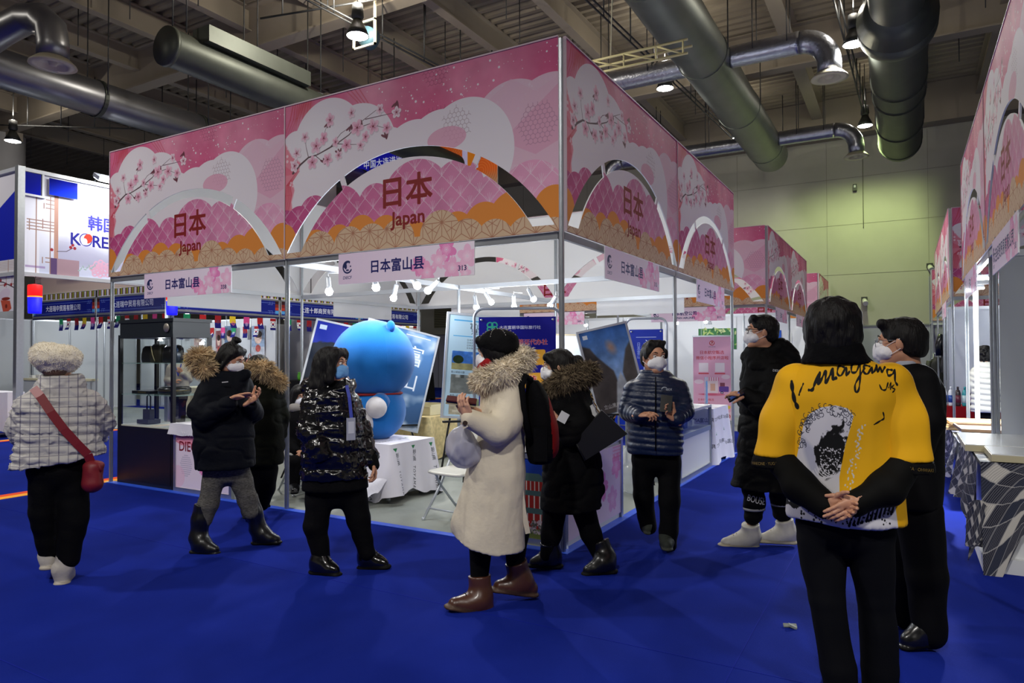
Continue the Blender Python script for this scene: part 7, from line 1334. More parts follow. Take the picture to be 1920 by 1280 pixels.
# ---- 5: woman in the long cream coat
f = Fig('woman in long cream belted coat and black beret holding a phone, black red backpack', 925, 1132, -104); M_COAT = mat('coat_cream', '#d3c9b3', .8, var=.05, scale=4, bump=.12, bscale=50)
f.head(928, 662, -.02, phi=-112, pitch=6, size=1.0); f.hair('full'); f.mask(M_MASKW)
V, F = surf([ell((-.025, 0, .065), (.128, .115, .078), .03), ell((-.05, 0, .02), (.10, .11, .06), .03), cap((-.02, 0, .13), (-.02, 0, .155), .008, .005, .01)], .006); V = f.H(rough_up(V, F, ((.004, (20, 20, 20), 3),))); o = link('beret', qmesh('beret', V, F, mat('beret_black', '#0c0c0d', .85, bump=.3, bscale=60)), f.root)
mb = MB()
for a in np.linspace(0, 2*PI, 9)[:-1]:
    pts = [f.H(A3((-.025+.128*math.sin(t)*math.cos(a), .115*math.sin(t)*math.sin(a), .068+.080*math.cos(t)))[None])[0] for t in np.linspace(.15, 1.35, 13)]
    for i in range(0, 12, 2): mb.tube([pts[i], pts[i+1]], .0022, 5)
tag(mb.build('white_stitching', mat('stitch', '#9a968e', .8), o), kind='stuff')
V, F = surf([cap(f.P(905, 712, -.10), f.P(945, 700, -.15), .055, .062, .03), cap(f.P(945, 700, -.15), f.P(980, 672, -.02), .062, .06, .03), cap(f.P(980, 672, -.02), f.P(965, 682, .1), .06, .055, .03), cap(f.P(905, 712, -.10), f.P(902, 716, .04), .052, .045, .03), cap(f.P(902, 716, .04), f.P(960, 690, .1), .045, .05, .03)], .01); fur(f.root, 'fur_collar', V, F, mat('fur_cream', '#e2d6be', .95, var=.25, scale=16), 7000, .034, 7)
ct = [f.loft([(918, 1024, 66, 0, .23), (922, 960, 62, 0, .22), (930, 900, 56, 0, .20), (938, 850, 50, 0, .18), (942, 806, 43, 0, .15), (942, 770, 44, 0, .155), (944, 735, 41, 0, .15), (946, 712, 34, 0, .13), (944, 698, 22, 0, .1)], .18, k=.045), cap(f.P(885, 940, .0), f.P(862, 988, .02), .05, .05, .08), cap(f.P(900, 880, 0), f.P(872, 975, .0), .06, .06, .08), *f.chain([(955, 724, -.09), (950, 790, -.16), (932, 806, -.2), (882, 786, -.24)], (.088, .085, .078, .056), k=.04), *f.chain([(930, 724, .12), (925, 790, .14), (880, 775, .05)], (.075, .07, .055)), f.loft([(943, 815, 43, 0, .16), (943, 796, 43, 0, .16)], .16, k=.01)]
ph = f.P(845, 990); o = f.add('long_coat', ct, .0095, M_COAT, ((.007, (8, 8, 2.2), 41), (.006, (5, 5, 10), 42), (.004, (15, 15, 7), 44), (.0025, (34, 34, 20), 43)), [(f.P(925, 1022), (-.12, 0, -1)) if False else (f.P(918, 1022), np.array([-.28, 0, -1.0]))])
f.add('belt', [f.loft([(943, 814, 45, 0, .166), (943, 799, 44.5, 0, .164)], .16, k=.01)], .008, M_COAT, ((.003, (20, 20, 20), 4),)); MB().box(-.02, .02, -.004, .004, -.03, .03, rot=Matrix.Rotation(.5, 3, 'Y')).build('epaulette', M_COAT, o, tuple(f.P(932, 712, -.20)))
MB().lathe([(.014, -.005), (.014, .005)], tuple(f.P(872, 793, -.295)), 12, axis=(.3, -1, 0)).build('sleeve_buckle', mat('buckle_dark', '#3a2c20', .4), o); f.ribbon('sleeve_strap', [f.P(869, 792, -.29), f.P(876, 797, -.295), f.P(868, 802, -.29)], .018, M_COAT)
f.ribbon('coat_slit', [f.P(974, 900, -.12), f.P(982, 960, -.11), f.P(990, 1000, -.10)], .03, M_COAT)
f.add('trousers', [*f.chain([(905, 900), (902, 1010, -.02), (899, 1080, -.02)], (.09, .075, .055)), *f.chain([(955, 900), (968, 1000, .05), (966, 1060, .06)], (.09, .075, .055))], .011, M_TROU)
M_BRN = mat('boot_brown', '#4a2a1c', .38, var=.12, scale=10, coat=.15); M_BSOLE = mat('sole_brown', '#4a3322', .6)
f.shoe('laced_boot', f.P(916, 1153, -.03), f.P(837, 1141, -.12), [f.P(902, 1118, -.03), f.P(899, 1078, -.02)], M_BRN, M_BSOLE, .05, .036, .066, M_SOLEB); f.shoe('laced_boot', f.P(1000, 1117, .08), f.P(922, 1108, .02), [f.P(976, 1085, .07), f.P(967, 1052, .06)], M_BRN, M_BSOLE, .05, .036, .066, M_SOLEB)
f.hand(f.P(880, 783, -.25), f.P(866, 752, -.27), (.5, .9, .5), (-1, -.2, .2), (.5, .6, .6, .7), 1.0, .3); f.hand(f.P(892, 768, -.08), f.P(868, 757, -.12), (0, -.3, 1), (-.5, -1, 0), (.5, .6, .6, .7))
f.body(M_SKIN2)
sc_ = f.add('red_scarf', [cap(f.P(905, 690, -.06), f.P(915, 682, -.09), .03, .035, .02), cap(f.P(905, 690, -.06), f.P(904, 696, .03), .03, .03, .02)], .008, mat('scarf_red', '#8e1c20', .9))
def free(name, label, cat, p, f=None, group=None): return thing(name, label, cat, tuple(p), f.rot if f else 0, group)
def W(f, px, py, d): return f.b+f.x*f.P(px, py, d)[0]+f.y*f.P(px, py, d)[1]+np.array([0, 0, f.P(px, py, d)[2]])
def held(f, name, label, cat, px, py, d): p = W(f, px, py, d); t = thing(name, label, cat, tuple(p), f.rot); return t, f.P(px, py, d)
M_PHONE = mat('phone_black', '#0b0c0f', .15, coat=.5)
t, o = held(f, 'smartphone', 'phone in a dark red wallet case held by the cream coat woman', 'phone', 866, 752, -.2); Rm = Matrix.Rotation(.12, 3, 'Y') @ Matrix.Rotation(.25, 3, 'X'); MB().box(-.085, .085, -.04, .04, -.004, .004, rot=Rm).build('phone_body', M_PHONE, t); MB().box(-.09, .085, -.045, .045, .005, .012, rot=Rm, piv=(0, 0, 0)).build('wallet_case', mat('case_red', '#4e1c1a', .5), t); MB().box(-.09, .085, -.045, .045, -.012, -.006, rot=Rm, piv=(0, 0, 0)).build('case_flap', mat('case_cream', '#a89c80', .5), t)
t, o = held(f, 'plastic_bag', 'translucent white plastic carrier bag hanging from the cream coat sleeve', 'bag', 868, 790, -.14); pr = [cap(f.P(876, 790, -.16)-o, f.P(868, 812, -.14)-o, .012, .045, .05), ell(f.P(868, 838, -.12)-o, (.095, .08, .10), .05), ell(f.P(880, 852, -.1)-o, (.08, .07, .07), .05)]; V, F = surf(pr, .0085); V = rough_up(V, F, ((.014, (12, 12, 10), 3), (.008, (30, 30, 16), 4))); link('bag_body', qmesh('bag_body', V, F, mat('bag_film', '#b9b8c6', .35, alpha=.72)), t)
mb = MB(); mb.tube([f.P(874, 792, -.16)-o, f.P(880, 780, -.2)-o, f.P(886, 792, -.2)-o], .008, 6); mb.build('bag_handle', mat('bag_film', ''), t); MB().grid(uvsphere(tuple(f.P(872, 845, -.1)-o), (.06, .05, .05), 16, 10)).build('contents', mat('dim_contents', '#7d7f98', .7), t)
t, o = held(f, 'backpack', 'black backpack with red side panels on the cream coat woman', 'backpack', 1010, 790, .0); pr = [loft([(*(f.P(1012, 866, 0)-o), f.m(22), .13), (*(f.P(1016, 845, 0)-o), f.m(31), .15), (*(f.P(1015, 800, 0)-o), f.m(30), .15), (*(f.P(1008, 750, 0)-o), f.m(23), .14), (*(f.P(998, 712, 0)-o), f.m(12), .11)], k=.03)]; V, F = surf(pr, .01); V = rough_up(V, F, ((.008, (8, 8, 10), 9),)); link('pack_body', qmesh('pack_body', V, F, [M_BLK, mat('pack_red', '#8a1414', .7)], lambda c: ((c[:, 0] > (f.P(1030, 800)-o)[0]-.012*np.sin(c[:, 2]*6)) & (c[:, 2] > (f.P(1030, 855)-o)[2])).astype(int)), t)
MB().tube([f.P(996, 712, -.1)-o, f.P(985, 705, -.14)-o, f.P(978, 722, -.16)-o, f.P(982, 770, -.165)-o, f.P(992, 820, -.15)-o], .02, 8).build('shoulder_strap', M_BLK, t); MB().box(-.06, .02, -.156, -.15, -.22, -.02).build('front_pocket', M_BLK, t, (.02, 0, 0))
# ---- 6: woman with the dark fur collar and handbag
f = Fig('woman in black coat with brown fur collar, ponytail and glasses, striding left', 1076, 1070, -88)
f.head(1047, 687, -.02, phi=-88, pitch=4, size=1.0); f.hair('tail'); f.mask(M_MASKW); f.glasses(mat('glasses_gold', '#a88f5c', .3, .8), .022, .0016)
o = f.add('coat', [f.loft([(1070, 953, 57, 0, .2), (1072, 910, 55, 0, .19), (1070, 860, 52, 0, .18), (1067, 810, 47, 0, .165), (1067, 770, 44, 0, .16), (1070, 740, 40, 0, .15), (1068, 718, 28, 0, .12)], .17, k=.045, ridge=(.2, .006)), *f.chain([(1072, 742, -.09), (1094, 795, -.15), (1070, 815, -.2), (1050, 800, -.22)], (.085, .082, .072, .06)), *f.chain([(1060, 742, .1), (1050, 790, .12), (1030, 800, .05)], (.075, .07, .055)), cap(f.P(1112, 860, .02), f.P(1126, 918, .02), .045, .03, .05)], .0095, M_BLK, ((.007, (6, 6, 11), 51), (-.005, (6, 6, 12), 53, 6), (.003, (20, 20, 28), 52)), [(f.P(1070, 952), (.06, 0, -1))])
V, F = surf([cap(f.P(1034, 728, -.08), f.P(1060, 712, -.14), .045, .055, .03), cap(f.P(1060, 712, -.14), f.P(1100, 700, -.05), .06, .065, .03), cap(f.P(1100, 700, -.05), f.P(1085, 706, .1), .065, .06, .03), cap(f.P(1034, 728, -.08), f.P(1036, 728, .05), .045, .04, .03)], .01); fur(f.root, 'fur_collar', V, F, mat('fur_brown', '#6f624f', .95, var=.45, scale=16), 6500, .04, 8)
f.add('trousers', [*f.chain([(1042, 940), (1034, 1000, .0), (1027, 1040, 0)], (.09, .072, .055)), *f.chain([(1090, 940), (1108, 1000, .02), (1128, 1045, .03)], (.09, .072, .055))], .011, M_TROU)
f.shoe('ankle_boot', f.P(1050, 1063, .05), f.P(991, 1063, .0), [f.P(1034, 1040, .02), f.P(1030, 1014, .0)], M_BOOTB, M_SOLEB, .044, .03, .064); f.shoe('ankle_boot', f.P(1152, 1073, -.02), f.P(1093, 1079, -.07), [f.P(1136, 1045, .0), f.P(1124, 1014, .02)], M_BOOTB, M_SOLEB, .044, .03, .064)
f.hand(f.P(1050, 800, -.22), f.P(1036, 792, -.26), (0, 1, -.2), (-.3, 0, 1), (.6, .7, .8, .9)); f.body(M_SKIN2)
M_BAGD = mat('bag_dark', '#0f0f0a', .45, var=.15, scale=6)
t, o = held(f, 'handbag', 'big flat dark handbag on a gold chain swinging behind the striding woman', 'bag', 1120, 805, -.2); Q = [f.P(*q, -.2)-o for q in ((1077, 827), (1128, 768), (1176, 812), (1096, 862))]; mb = MB(); n_ = len(mb.v); mb.v += [tuple(q+np.array([0, e, 0])) for e in (-.04, .04) for q in Q]
for q in ((0, 3, 2, 1), (4, 5, 6, 7), (0, 1, 5, 4), (1, 2, 6, 5), (2, 3, 7, 6), (3, 0, 4, 7)): mb.face(q)
mb.build('bag_body', M_BAGD, t); mb = MB(); mb.tube([Q[0]*.96+np.array([0, -.043, 0]), Q[3]*.96+np.array([0, -.043, 0])], .004, 5); mb.build('seam_edge', M_BAGD, t); gm = mat('chain_gold', '#b08a4c', .3, .9)
for i, (x, y) in enumerate(np.linspace((1108, 740), (1124, 776), 7)): p = f.P(x, y, -.2)-o; MB().lathe([(.012, -.003), (.017, 0), (.012, .003), (.009, 0), (.012, -.003)], tuple(p), 10, axis=(1, .2*(i % 2), .6*(i % 2))).build('chain_link', gm, t)
t, o = held(f, 'paper_sheet', 'folded white paper under the striding woman elbow', 'paper', 1056, 782, -.27); MB().box(-.03, .03, -.002, .002, -.035, .035, rot=Matrix.Rotation(.5, 3, 'Y')).build('sheet', M_WHITE, t); MB().box(-.028, .03, .003, .006, -.03, .034, rot=Matrix.Rotation(.56, 3, 'Y'), piv=(0, 0, 0)).build('second_sheet', M_WHITE, t)
t, o = held(f, 'paper_sheet', 'white brochure edge showing above the dark handbag', 'paper', 1112, 775, -.12); MB().box(-.035, .05, -.002, .002, -.05, .06, rot=Matrix.Rotation(-.5, 3, 'Y')).build('sheet', M_WHITE, t); MB().box(-.035, .05, .003, .007, -.045, .055, rot=Matrix.Rotation(-.55, 3, 'Y'), piv=(0, 0, 0)).build('second_sheet', M_WHITE, t)
# ---- 7: man in the navy down jacket
f = Fig('man in navy down jacket and white mask walking towards the camera with a phone', 1237, 1027, 16); M_DOWN = mat('down_navy', '#15223f', .42, var=.15, scale=6, bump=.2, bscale=40)
f.head(1226, 669, -.02, phi=26, pitch=2, size=1.06); f.hair('receding'); f.mask(M_MASKW); 
o = f.add('down_jacket', [f.loft([(1228, 849, 51, 0, .16), (1228, 825, 50, 0, .165), (1228, 785, 51, 0, .17), (1229, 750, 50, 0, .165), (1230, 728, 48, 0, .15), (1230, 714, 42, 0, .12), (1229, 702, 29, 0, .1), (1228, 694, 26, 0, .09)], .16, k=.04, ridge=(.048, .008)), *f.chain([(1188, 728, 0), (1177, 770, -.04), (1198, 779, -.2)], (.072, .068, .052), ridge=(.045, .007)), *f.chain([(1272, 728, 0), (1284, 772, -.04), (1268, 785, -.2)], (.072, .068, .052), ridge=(.045, .007))], .0085, M_DOWN, ((.006, (8, 8, 24), 61),))
f.decal('chest_logo', o, 1254, 730, .016, 'IBEX', mat('logo_pale', '#b8c0cc', .5)); MB().tube([f.P(1246, 732, -.185)+np.array([.02*math.cos(a), -.01, .016*math.sin(a)+.01]) for a in np.linspace(.6, 3.4, 9)], .003, 5).build('chest_emblem', mat('logo_pale', ''), o); MB().tube([f.P(1229, y, -.19-.02*min(1, (y-700)/40)) for y in (706, 730, 770, 810, 845)], .004, 5).build('zip', M_BLK, o)
f.add('trousers', [f.hips([(1230, 872, 46), (1229, 840, 48)], .13), *f.chain([(1207, 865), (1206, 930, .02), (1216, 985, .12)], (.092, .076, .068)), *f.chain([(1254, 865), (1256, 940, -.03), (1252, 1018, -.03)], (.094, .078, .07))], .011, M_TROU, ((.008, (8, 8, 14), 62),))
f.shoe('shoe', f.P(1248, 1018, .06), f.P(1252, 1034, -.2), [f.P(1251, 1008, 0)], mat('shoe_grey', '#2c302c', .7), mat('sole_grey', '#3a3d38', .7), .046, .024, .05); f.shoe('shoe', f.P(1212, 988, .22), f.P(1218, 1003, .0), [f.P(1216, 975, .15)], mat('shoe_grey', ''), mat('sole_grey', ''), .046, .024, .05)
f.hand(f.P(1197, 778, -.23), f.P(1222, 776, -.27), (.2, .3, -1), (.3, -.3, 1), (.4, .8, 1.0, 1.1), 1.02); f.hand(f.P(1268, 788, -.22), f.P(1250, 772, -.25), (-.2, -.6, .8), (.5, -.2, 1), (.5, .5, .5, .6), 1.02)
f.body()
t, o = held(f, 'smartphone', 'black phone in the hand of the man in navy down jacket', 'phone', 1249, 758, -.26); Rm = Matrix.Rotation(.1, 3, 'Y') @ Matrix.Rotation(-.35, 3, 'X'); MB().box(-.042, .042, -.005, .005, -.06, .07, rot=Rm).build('phone_body', M_PHONE, t); MB().box(-.03, -.01, .006, .009, .035, .06, rot=Rm, piv=(0, 0, 0)).build('camera_bump', M_DKGREY, t)
# ---- 8: tall man with glasses and white sneakers
f = Fig('tall man in long black hooded coat, glasses and white high top sneakers, facing left', 1422, 1024, -84); M_LC = mat('long_coat_black', '#060607', .7, var=.2, scale=7, bump=.2, bscale=50)
f.head(1429, 622, -.02, phi=-80, pitch=-3, size=1.09); f.hair('short', ((.003, (60, 60, 60), 5),)); f.mask(M_MASKW); f.glasses(mat('glasses_dark', '#14141a', .3), .024, .0028)
o = f.add('long_coat', [f.loft([(1432, 916, 55, 0, .19), (1436, 870, 53, 0, .19), (1440, 810, 51, 0, .18), (1442, 760, 51, 0, .18), (1442, 715, 50, 0, .175), (1440, 685, 44, 0, .15), (1430, 664, 30, 0, .12), (1428, 652, 27, 0, .1)], .18, k=.045, ridge=(.17, .008)), cap(f.P(1462, 652, 0), f.P(1486, 672, .0), .085, .07, .05), cap(f.P(1400, 668, 0), f.P(1412, 660, 0), .045, .05, .04), *f.chain([(1448, 700, -.10), (1444, 755, -.17), (1425, 760, -.2), (1398, 741, -.2)], (.095, .09, .082, .06)), *f.chain([(1435, 700, .12), (1425, 755, .14), (1395, 750, .1)], (.08, .075, .06)), cap(f.P(1392, 890, 0), f.P(1382, 908, 0), .05, .035, .06)], .0095, M_LC, ((.006, (6, 6, 11), 71), (-.005, (7, 7, 12), 73, 6), (.003, (22, 22, 30), 72)), [(f.P(1432, 915), (-.05, 0, -1))])
f.decal('sleeve_lettering', o, 1462, 696, .017, 'DESCENTE', mat('letter_white', '#b8b8bc', .6), -.08, .95)
tr = f.add('trousers', [*f.chain([(1412, 905), (1415, 945, -.02), (1411, 968, -.02)], (.092, .08, .068)), *f.chain([(1458, 905), (1466, 940, .06), (1467, 962, .06)], (.092, .08, .068))], .010, M_TROU, ((.010, (10, 10, 26), 73),)); M_LETW = mat('letter_white', '')
f.decal('leg_lettering', tr, 1417, 938, .05, 'BOUSE', M_LETW, -.22, .62)
def band(p, r, dr): d_ = A3(dr); MB().lathe([(r, -.009), (r, .009)], tuple(p), 20, axis=tuple(d_)).build('leg_band', mat('band_grey', '#8d8d92', .7), tr)
band(f.P(1414, 953, -.02), .083, (.05, 0, -1)); band(f.P(1466, 944, .06), .084, (.05, 0, -1))
M_SNK = mat('sneaker_white', '#b9b6ac', .55, var=.06, scale=20); M_SNS = mat('sneaker_sole', '#a8a088', .6); f.shoe('high_top_sneaker', f.P(1419, 1029, .02), f.P(1350, 1024, -.05), [f.P(1409, 1003, .0), f.P(1407, 982, -.02)], M_SNK, M_SNS, .05, .034, .066, M_SNS); f.shoe('high_top_sneaker', f.P(1489, 1019, .08), f.P(1422, 1016, .03), [f.P(1476, 996, .07), f.P(1470, 974, .06)], M_SNK, M_SNS, .05, .034, .066, M_SNS)
f.hand(f.P(1399, 741, -.21), f.P(1375, 737, -.24), (.1, .4, -1), (-.2, -1, .2), (.2, .5, .6, .7), 1.05, .3); f.body()
t, o = held(f, 'smartphone', 'dark phone held low by the tall man with glasses', 'phone', 1381, 742, -.24); Rm = Matrix.Rotation(-.55, 3, 'Y') @ Matrix.Rotation(.5, 3, 'X'); MB().box(-.07, .06, -.034, .034, -.005, .005, rot=Rm).build('phone_body', M_PHONE, t); MB().box(-.05, .03, -.02, .02, .006, .008, rot=Rm, piv=(0, 0, 0)).build('lit_screen', mat('screen_blue', '#2c4a8e', .2, emit=.3), t)
# ---- 9: man in the yellow happi coat
def happi_art():
    cv = Canvas(1.2, 1.0, 700, '#e9ae12'); n = vnoise(cv.W, cv.H, 10, 5, 5); n2 = vnoise(cv.W, cv.H, 40, 9, 3); K = '#101010'; WH = '#d2d0d4'
    # white sea with a generic dark swell, lower half
    cv.poly([(.36, .56), (.40, .62), (.48, .66), (.58, .675), (.66, .66), (.70, .62), (.68, .5), (.62, .34), (.60, .25), (.66, .16), (.74, .12), (.95, .22), (.98, .0), (.2, .0), (.25, .22), (.30, .34), (.33, .45)], WH)
    cv.poly([(.34, .50), (.36, .40), (.40, .30), (.46, .26), (.44, .42)], '#9da0b4', .7, .03); X, Y = cv.x[None], cv.y[:, None]
    m = np.clip((1-np.hypot((X-.545-.25*(Y-.42))/.105, (Y-.41)/.165)+(n-.5)*.9+(n2-.5)*.5)*14, 0, 1); m *= np.clip((Y-.24-.6*(X-.5))*40, 0, 1); cv.a = cv.a*(1-m[..., None])+srgb(K)*m[..., None]; g0 = np.random.default_rng(2)
    for _ in range(170): x, y = .47+.14*g0.random(), .26+.18*g0.random(); cv.disc(x, y, .002+.0035*g0.random(), WH, .9)
    for k in range(7): cv.arc(.44+.02*k, .30+.012*k, .05+.006*k, 200, 320, .006, WH, .9)
    g = np.random.default_rng(6)
    for _ in range(110):
        a = g.random()*PI*1.15-.3; r = .17+.07*g.random(); x, y = .545+r*math.cos(a)*.95, .46+r*math.sin(a)*.95; q = g.random()*300; cv.arc(x, y, .008+.007*g.random(), q, q+220, .0035, '#2a2c3a', .9, 8)
    for _ in range(60): x, y = .66+.12*g.random(), .30+.25*g.random(); cv.ell(x, y, .012*g.random()+.003, .008, WH, .9, g.random()*3)
    m = np.clip((n+.25-np.abs(Y-.10)*6-.62)*30, 0, 1)*((X < .52)); cv.a = cv.a*(1-m[..., None])+srgb(K)*m[..., None]
    for k in range(11): x = .66+.028*k; cv.line([(x, .02+.008*k), (x+.03, .09+.01*k)], [.016, .005], K)
    for _ in range(130): x, y = .24+.72*g.random(), .02+.1*g.random(); cv.disc(x, y, .003+.005*g.random(), [K, WH][int(2*g.random())], .9)
    cv.poly([(.60, .05), (.60, .28), (.64, .45), (.70, .62), (.86, .62), (.80, .32), (.70, .18), (.62, .06)], '#e9ae12'); [cv.ell(.63+.05*g.random()+.1*(j/40), .22+.36*(j/40), .004+.008*g.random(), .005, WH, .9, g.random()*3) for j in range(40)]
    # brush lettering across the shoulders
    def brush(pts, w0=.020):
        P = np.array(pts, float); t = np.linspace(0, len(P)-1, len(P)*7); i = np.clip(t.astype(int), 0, len(P)-2); fr = (t-i)[:, None]; p0 = P[np.maximum(i-1, 0)]; p1 = P[i]; p2 = P[i+1]; p3 = P[np.minimum(i+2, len(P)-1)]; C = .5*((2*p1)+(p2-p0)*fr+(2*p0-5*p1+4*p2-p3)*fr**2+(3*p1-p0-3*p2+p3)*fr**3); k = np.arange(len(C)); cv.line([tuple(c) for c in C], list(w0*(.45+.55*np.abs(np.sin(k*.33+len(C))))), K)
    brush([(.275, .80), (.282, .75), (.298, .69), (.318, .655)], .030); brush([(.36, .79), (.335, .74), (.33, .725)], .012); brush([(.40, .755), (.425, .758), (.44, .79), (.475, .855), (.462, .79), (.485, .815), (.515, .86), (.515, .80), (.545, .84), (.565, .875), (.565, .82), (.585, .825)])
    brush([(.64, .885), (.605, .89), (.595, .85), (.62, .84), (.655, .885), (.655, .84), (.675, .86)], .014); brush([(.735, .905), (.695, .90), (.69, .86), (.72, .86), (.745, .90), (.745, .83), (.735, .765), (.715, .75), (.712, .79), (.745, .84), (.775, .88)], .014); brush([(.81, .89), (.775, .895), (.77, .86), (.795, .85), (.825, .885), (.825, .855), (.845, .87), (.855, .895), (.86, .86), (.88, .885), (.89, .86), (.91, .885)], .014); brush([(.955, .87), (.925, .87), (.93, .84), (.96, .85), (.975, .87), (.972, .815), (.985, .79)], .014)
    brush([(.87, .79), (.885, .765), (.91, .765), (.925, .80)], .010); brush([(.93, .775), (.945, .80), (.94, .765)], .008); brush([(.965, .79), (.95, .775), (.97, .765), (.955, .75)], .008); brush([(.83, .575), (.87, .595), (.895, .61), (.89, .64)], .010); return cv
f = Fig('man in bright yellow happi coat with brushwork and wave print, hands clasped behind', 1592, 1312, 180); M_YEL2 = mat('happi_yellow', '#e9ae12', .75, bump=.1, bscale=60)
f.head(1563, 618, .02, phi=172, pitch=0, size=1.13); f.hair('full', ((.006, (50, 50, 30), 5),))
f.add('fleece_collar', [f.loft([(1570, 682, 66, 0, .125), (1565, 664, 54, 0, .12), (1562, 642, 48, 0, .11)], .12, k=.02)], .008, M_BLK, ((.003, (40, 40, 40), 3),))
u0, u1 = f.P(1418, 700), f.P(1742, 700); z0, z1 = f.P(1580, 974)[2], f.P(1580, 660)[2]
def huv(V): return np.stack([(V[:, 0]-u0[0])/(u1[0]-u0[0]), (V[:, 2]-z0)/(z1-z0)*.97], 1)
ar = happi_art(); M_HAP = print_mat('happi_print', ar.a, .75)
body_ = [f.loft([(1585, 972, 102, 0, .17), (1584, 920, 100, 0, .165), (1582, 860, 98, 0, .165), (1581, 790, 102, 0, .165), (1581, 745, 106, 0, .16), (1580, 715, 104, 0, .14), (1577, 695, 88, 0, .12), (1572, 678, 64, 0, .10), (1568, 668, 46, 0, .09)], .16, k=.05)]
slv = [*f.chain([(1494, 722, .0), (1474, 790, .0), (1456, 885, -.03)], (.098, .105, .105), k=.06, rec=False), *f.chain([(1664, 722, 0), (1684, 790, .0), (1702, 895, -.03)], (.098, .105, .108), k=.06, rec=False)]
o = f.add('happi_coat', body_+slv, .0085, M_HAP, ((.014, (4, 4, 7), 81), (.007, (12, 12, 9), 82), (.003, (28, 28, 20), 83)), [(f.P(1580, 972), (0, 0, -1))], uvfn=huv) if False else None
o = f.add('happi_coat', body_, .0085, M_HAP, ((.006, (8, 8, 2.4), 81), (.005, (5, 5, 9), 82), (.0035, (18, 18, 8), 83)), uvfn=huv)
for nm, ch, pc in (('left', slv[:2], 1446), ('right', slv[2:], 1716)):
    top, bot = f.P(pc, 852 if pc < 1500 else 862), f.P(pc, 872 if pc < 1500 else 882); sl = f.add('wide_sleeve', ch, .0085, M_HAP, ((.009, (7, 7, 5), 84), (.005, (15, 15, 9), 85)), [(top, (0, 0, -1))], uvfn=huv)
    tm = f.add('sleeve_trim', ch, .0085, M_BLK, ((.009, (7, 7, 5), 84), (.005, (15, 15, 9), 85)), [(bot, (0, 0, -1)), (top, (0, 0, 1))], parent=sl); f.decal('trim_lettering', tm, pc, 864 if pc < 1500 else 874, .013, '· HAKONE · YUGAWARA' if pc < 1500 else 'MIURA · OHWAKI', mat('gold_letter', '#6a5418', .6), .12 if pc < 1500 else -.12, .8)
M_DKSL = mat('under_sleeve', '#080807', .75, var=.2, scale=7); f.add('under_sleeve', f.chain([(1470, 862, -.05), (1500, 912, -.15), (1548, 948, -.21)], (.072, .068, .052)), .009, M_DKSL, ((.008, (10, 10, 14), 86),)); f.add('under_sleeve', f.chain([(1694, 868, -.05), (1660, 915, -.15), (1608, 944, -.21)], (.072, .068, .052)), .009, M_DKSL, ((.008, (10, 10, 14), 87),))
f.add('trousers', [f.hips([(1586, 1010, 86, 0, .15), (1586, 962, 92, 0, .16)], .15), *f.chain([(1542, 1010), (1551, 1120, -.02), (1572, 1250, -.02), (1577, 1290, -.02)], (.102, .080, .072, .072), k=.012), *f.chain([(1630, 1010), (1641, 1120, .03), (1648, 1250, .06), (1649, 1285, .06)], (.102, .080, .072, .072), k=.012)], .011, mat('trousers_charcoal', '#0b0c10', .85, var=.15, scale=5), ((.010, (6, 6, 7), 88),))
f.shoe('shoe', f.P(1578, 1318, -.04), f.P(1560, 1295, .22), [f.P(1579, 1280, .0)], M_SHOEB, M_SOLEB, .05, .025, .05); f.shoe('shoe', f.P(1648, 1310, .04), f.P(1664, 1290, .30), [f.P(1647, 1275, .06)], M_SHOEB, M_SOLEB, .05, .025, .05)
f.hand(f.P(1547, 946, -.235), f.P(1600, 955, -.26), (.1, -1, .1), (0, -.2, 1), (.5, .6, .7, .7), .95); f.hand(f.P(1612, 940, -.24), f.P(1572, 962, -.275), (-.2, 1, .1), (0, .1, 1), (.15, .2, .3, .35), .95)
f.body()
# ---- 10: man in the dark suit
f = Fig('man in dark suit with thin glasses and white mask, behind the yellow coat', 1715, 1205, -98); M_SUIT = mat('suit_black', '#060608', .75, var=.15, scale=8)
f.head(1690, 642, -.02, phi=-98, pitch=2, size=1.07); f.hair('short'); f.mask(M_MASKW); f.glasses(mat('glasses_steel', '#8d9096', .3, .8), .022, .0014)
f.add('shirt_collar', [f.loft([(1700, 694, 28, 0, .10), (1697, 676, 23, 0, .09)], .1, k=.01)], .007, mat('shirt_white', '#9ea2b0', .7))
f.add('suit_jacket', [f.loft([(1712, 944, 45, 0, .19), (1716, 880, 46, 0, .18), (1718, 820, 47, 0, .18), (1720, 760, 48, 0, .18), (1718, 725, 47, 0, .17), (1712, 700, 38, 0, .14), (1706, 684, 25, 0, .11)], .17, k=.045), *f.chain([(1722, 715, -.12), (1738, 790, -.16), (1720, 850, -.2)], (.085, .08, .06)), *f.chain([(1710, 715, .12), (1712, 790, .16), (1700, 850, .1)], (.085, .08, .06))], .0095, M_SUIT, ((.009, (6, 6, 9), 91),))
f.add('trousers', [f.hips([(1714, 965, 38), (1714, 930, 42)], .14), *f.chain([(1722, 960, -.05), (1738, 1080, -.06), (1742, 1185, -.05)], (.115, .095, .08)), *f.chain([(1700, 960, .08), (1696, 1070, .12), (1696, 1150, .2)], (.115, .095, .075))], .011, M_SUIT, ((.008, (7, 7, 9), 92),))
f.shoe('shoe', f.P(1763, 1206, -.04), f.P(1690, 1216, -.12), [f.P(1744, 1180, -.05)], M_SHOEB, M_SOLEB, .046, .022, .05); f.shoe('shoe', f.P(1712, 1160, .24), f.P(1648, 1168, .15), [f.P(1697, 1145, .2)], M_SHOEB, M_SOLEB, .046, .022, .05)
f.hand(f.P(1720, 852, -.2), f.P(1712, 875, -.22), (-1, 0, 0), (-.3, -1, 0), (.5, .6, .7, .8)); f.body()
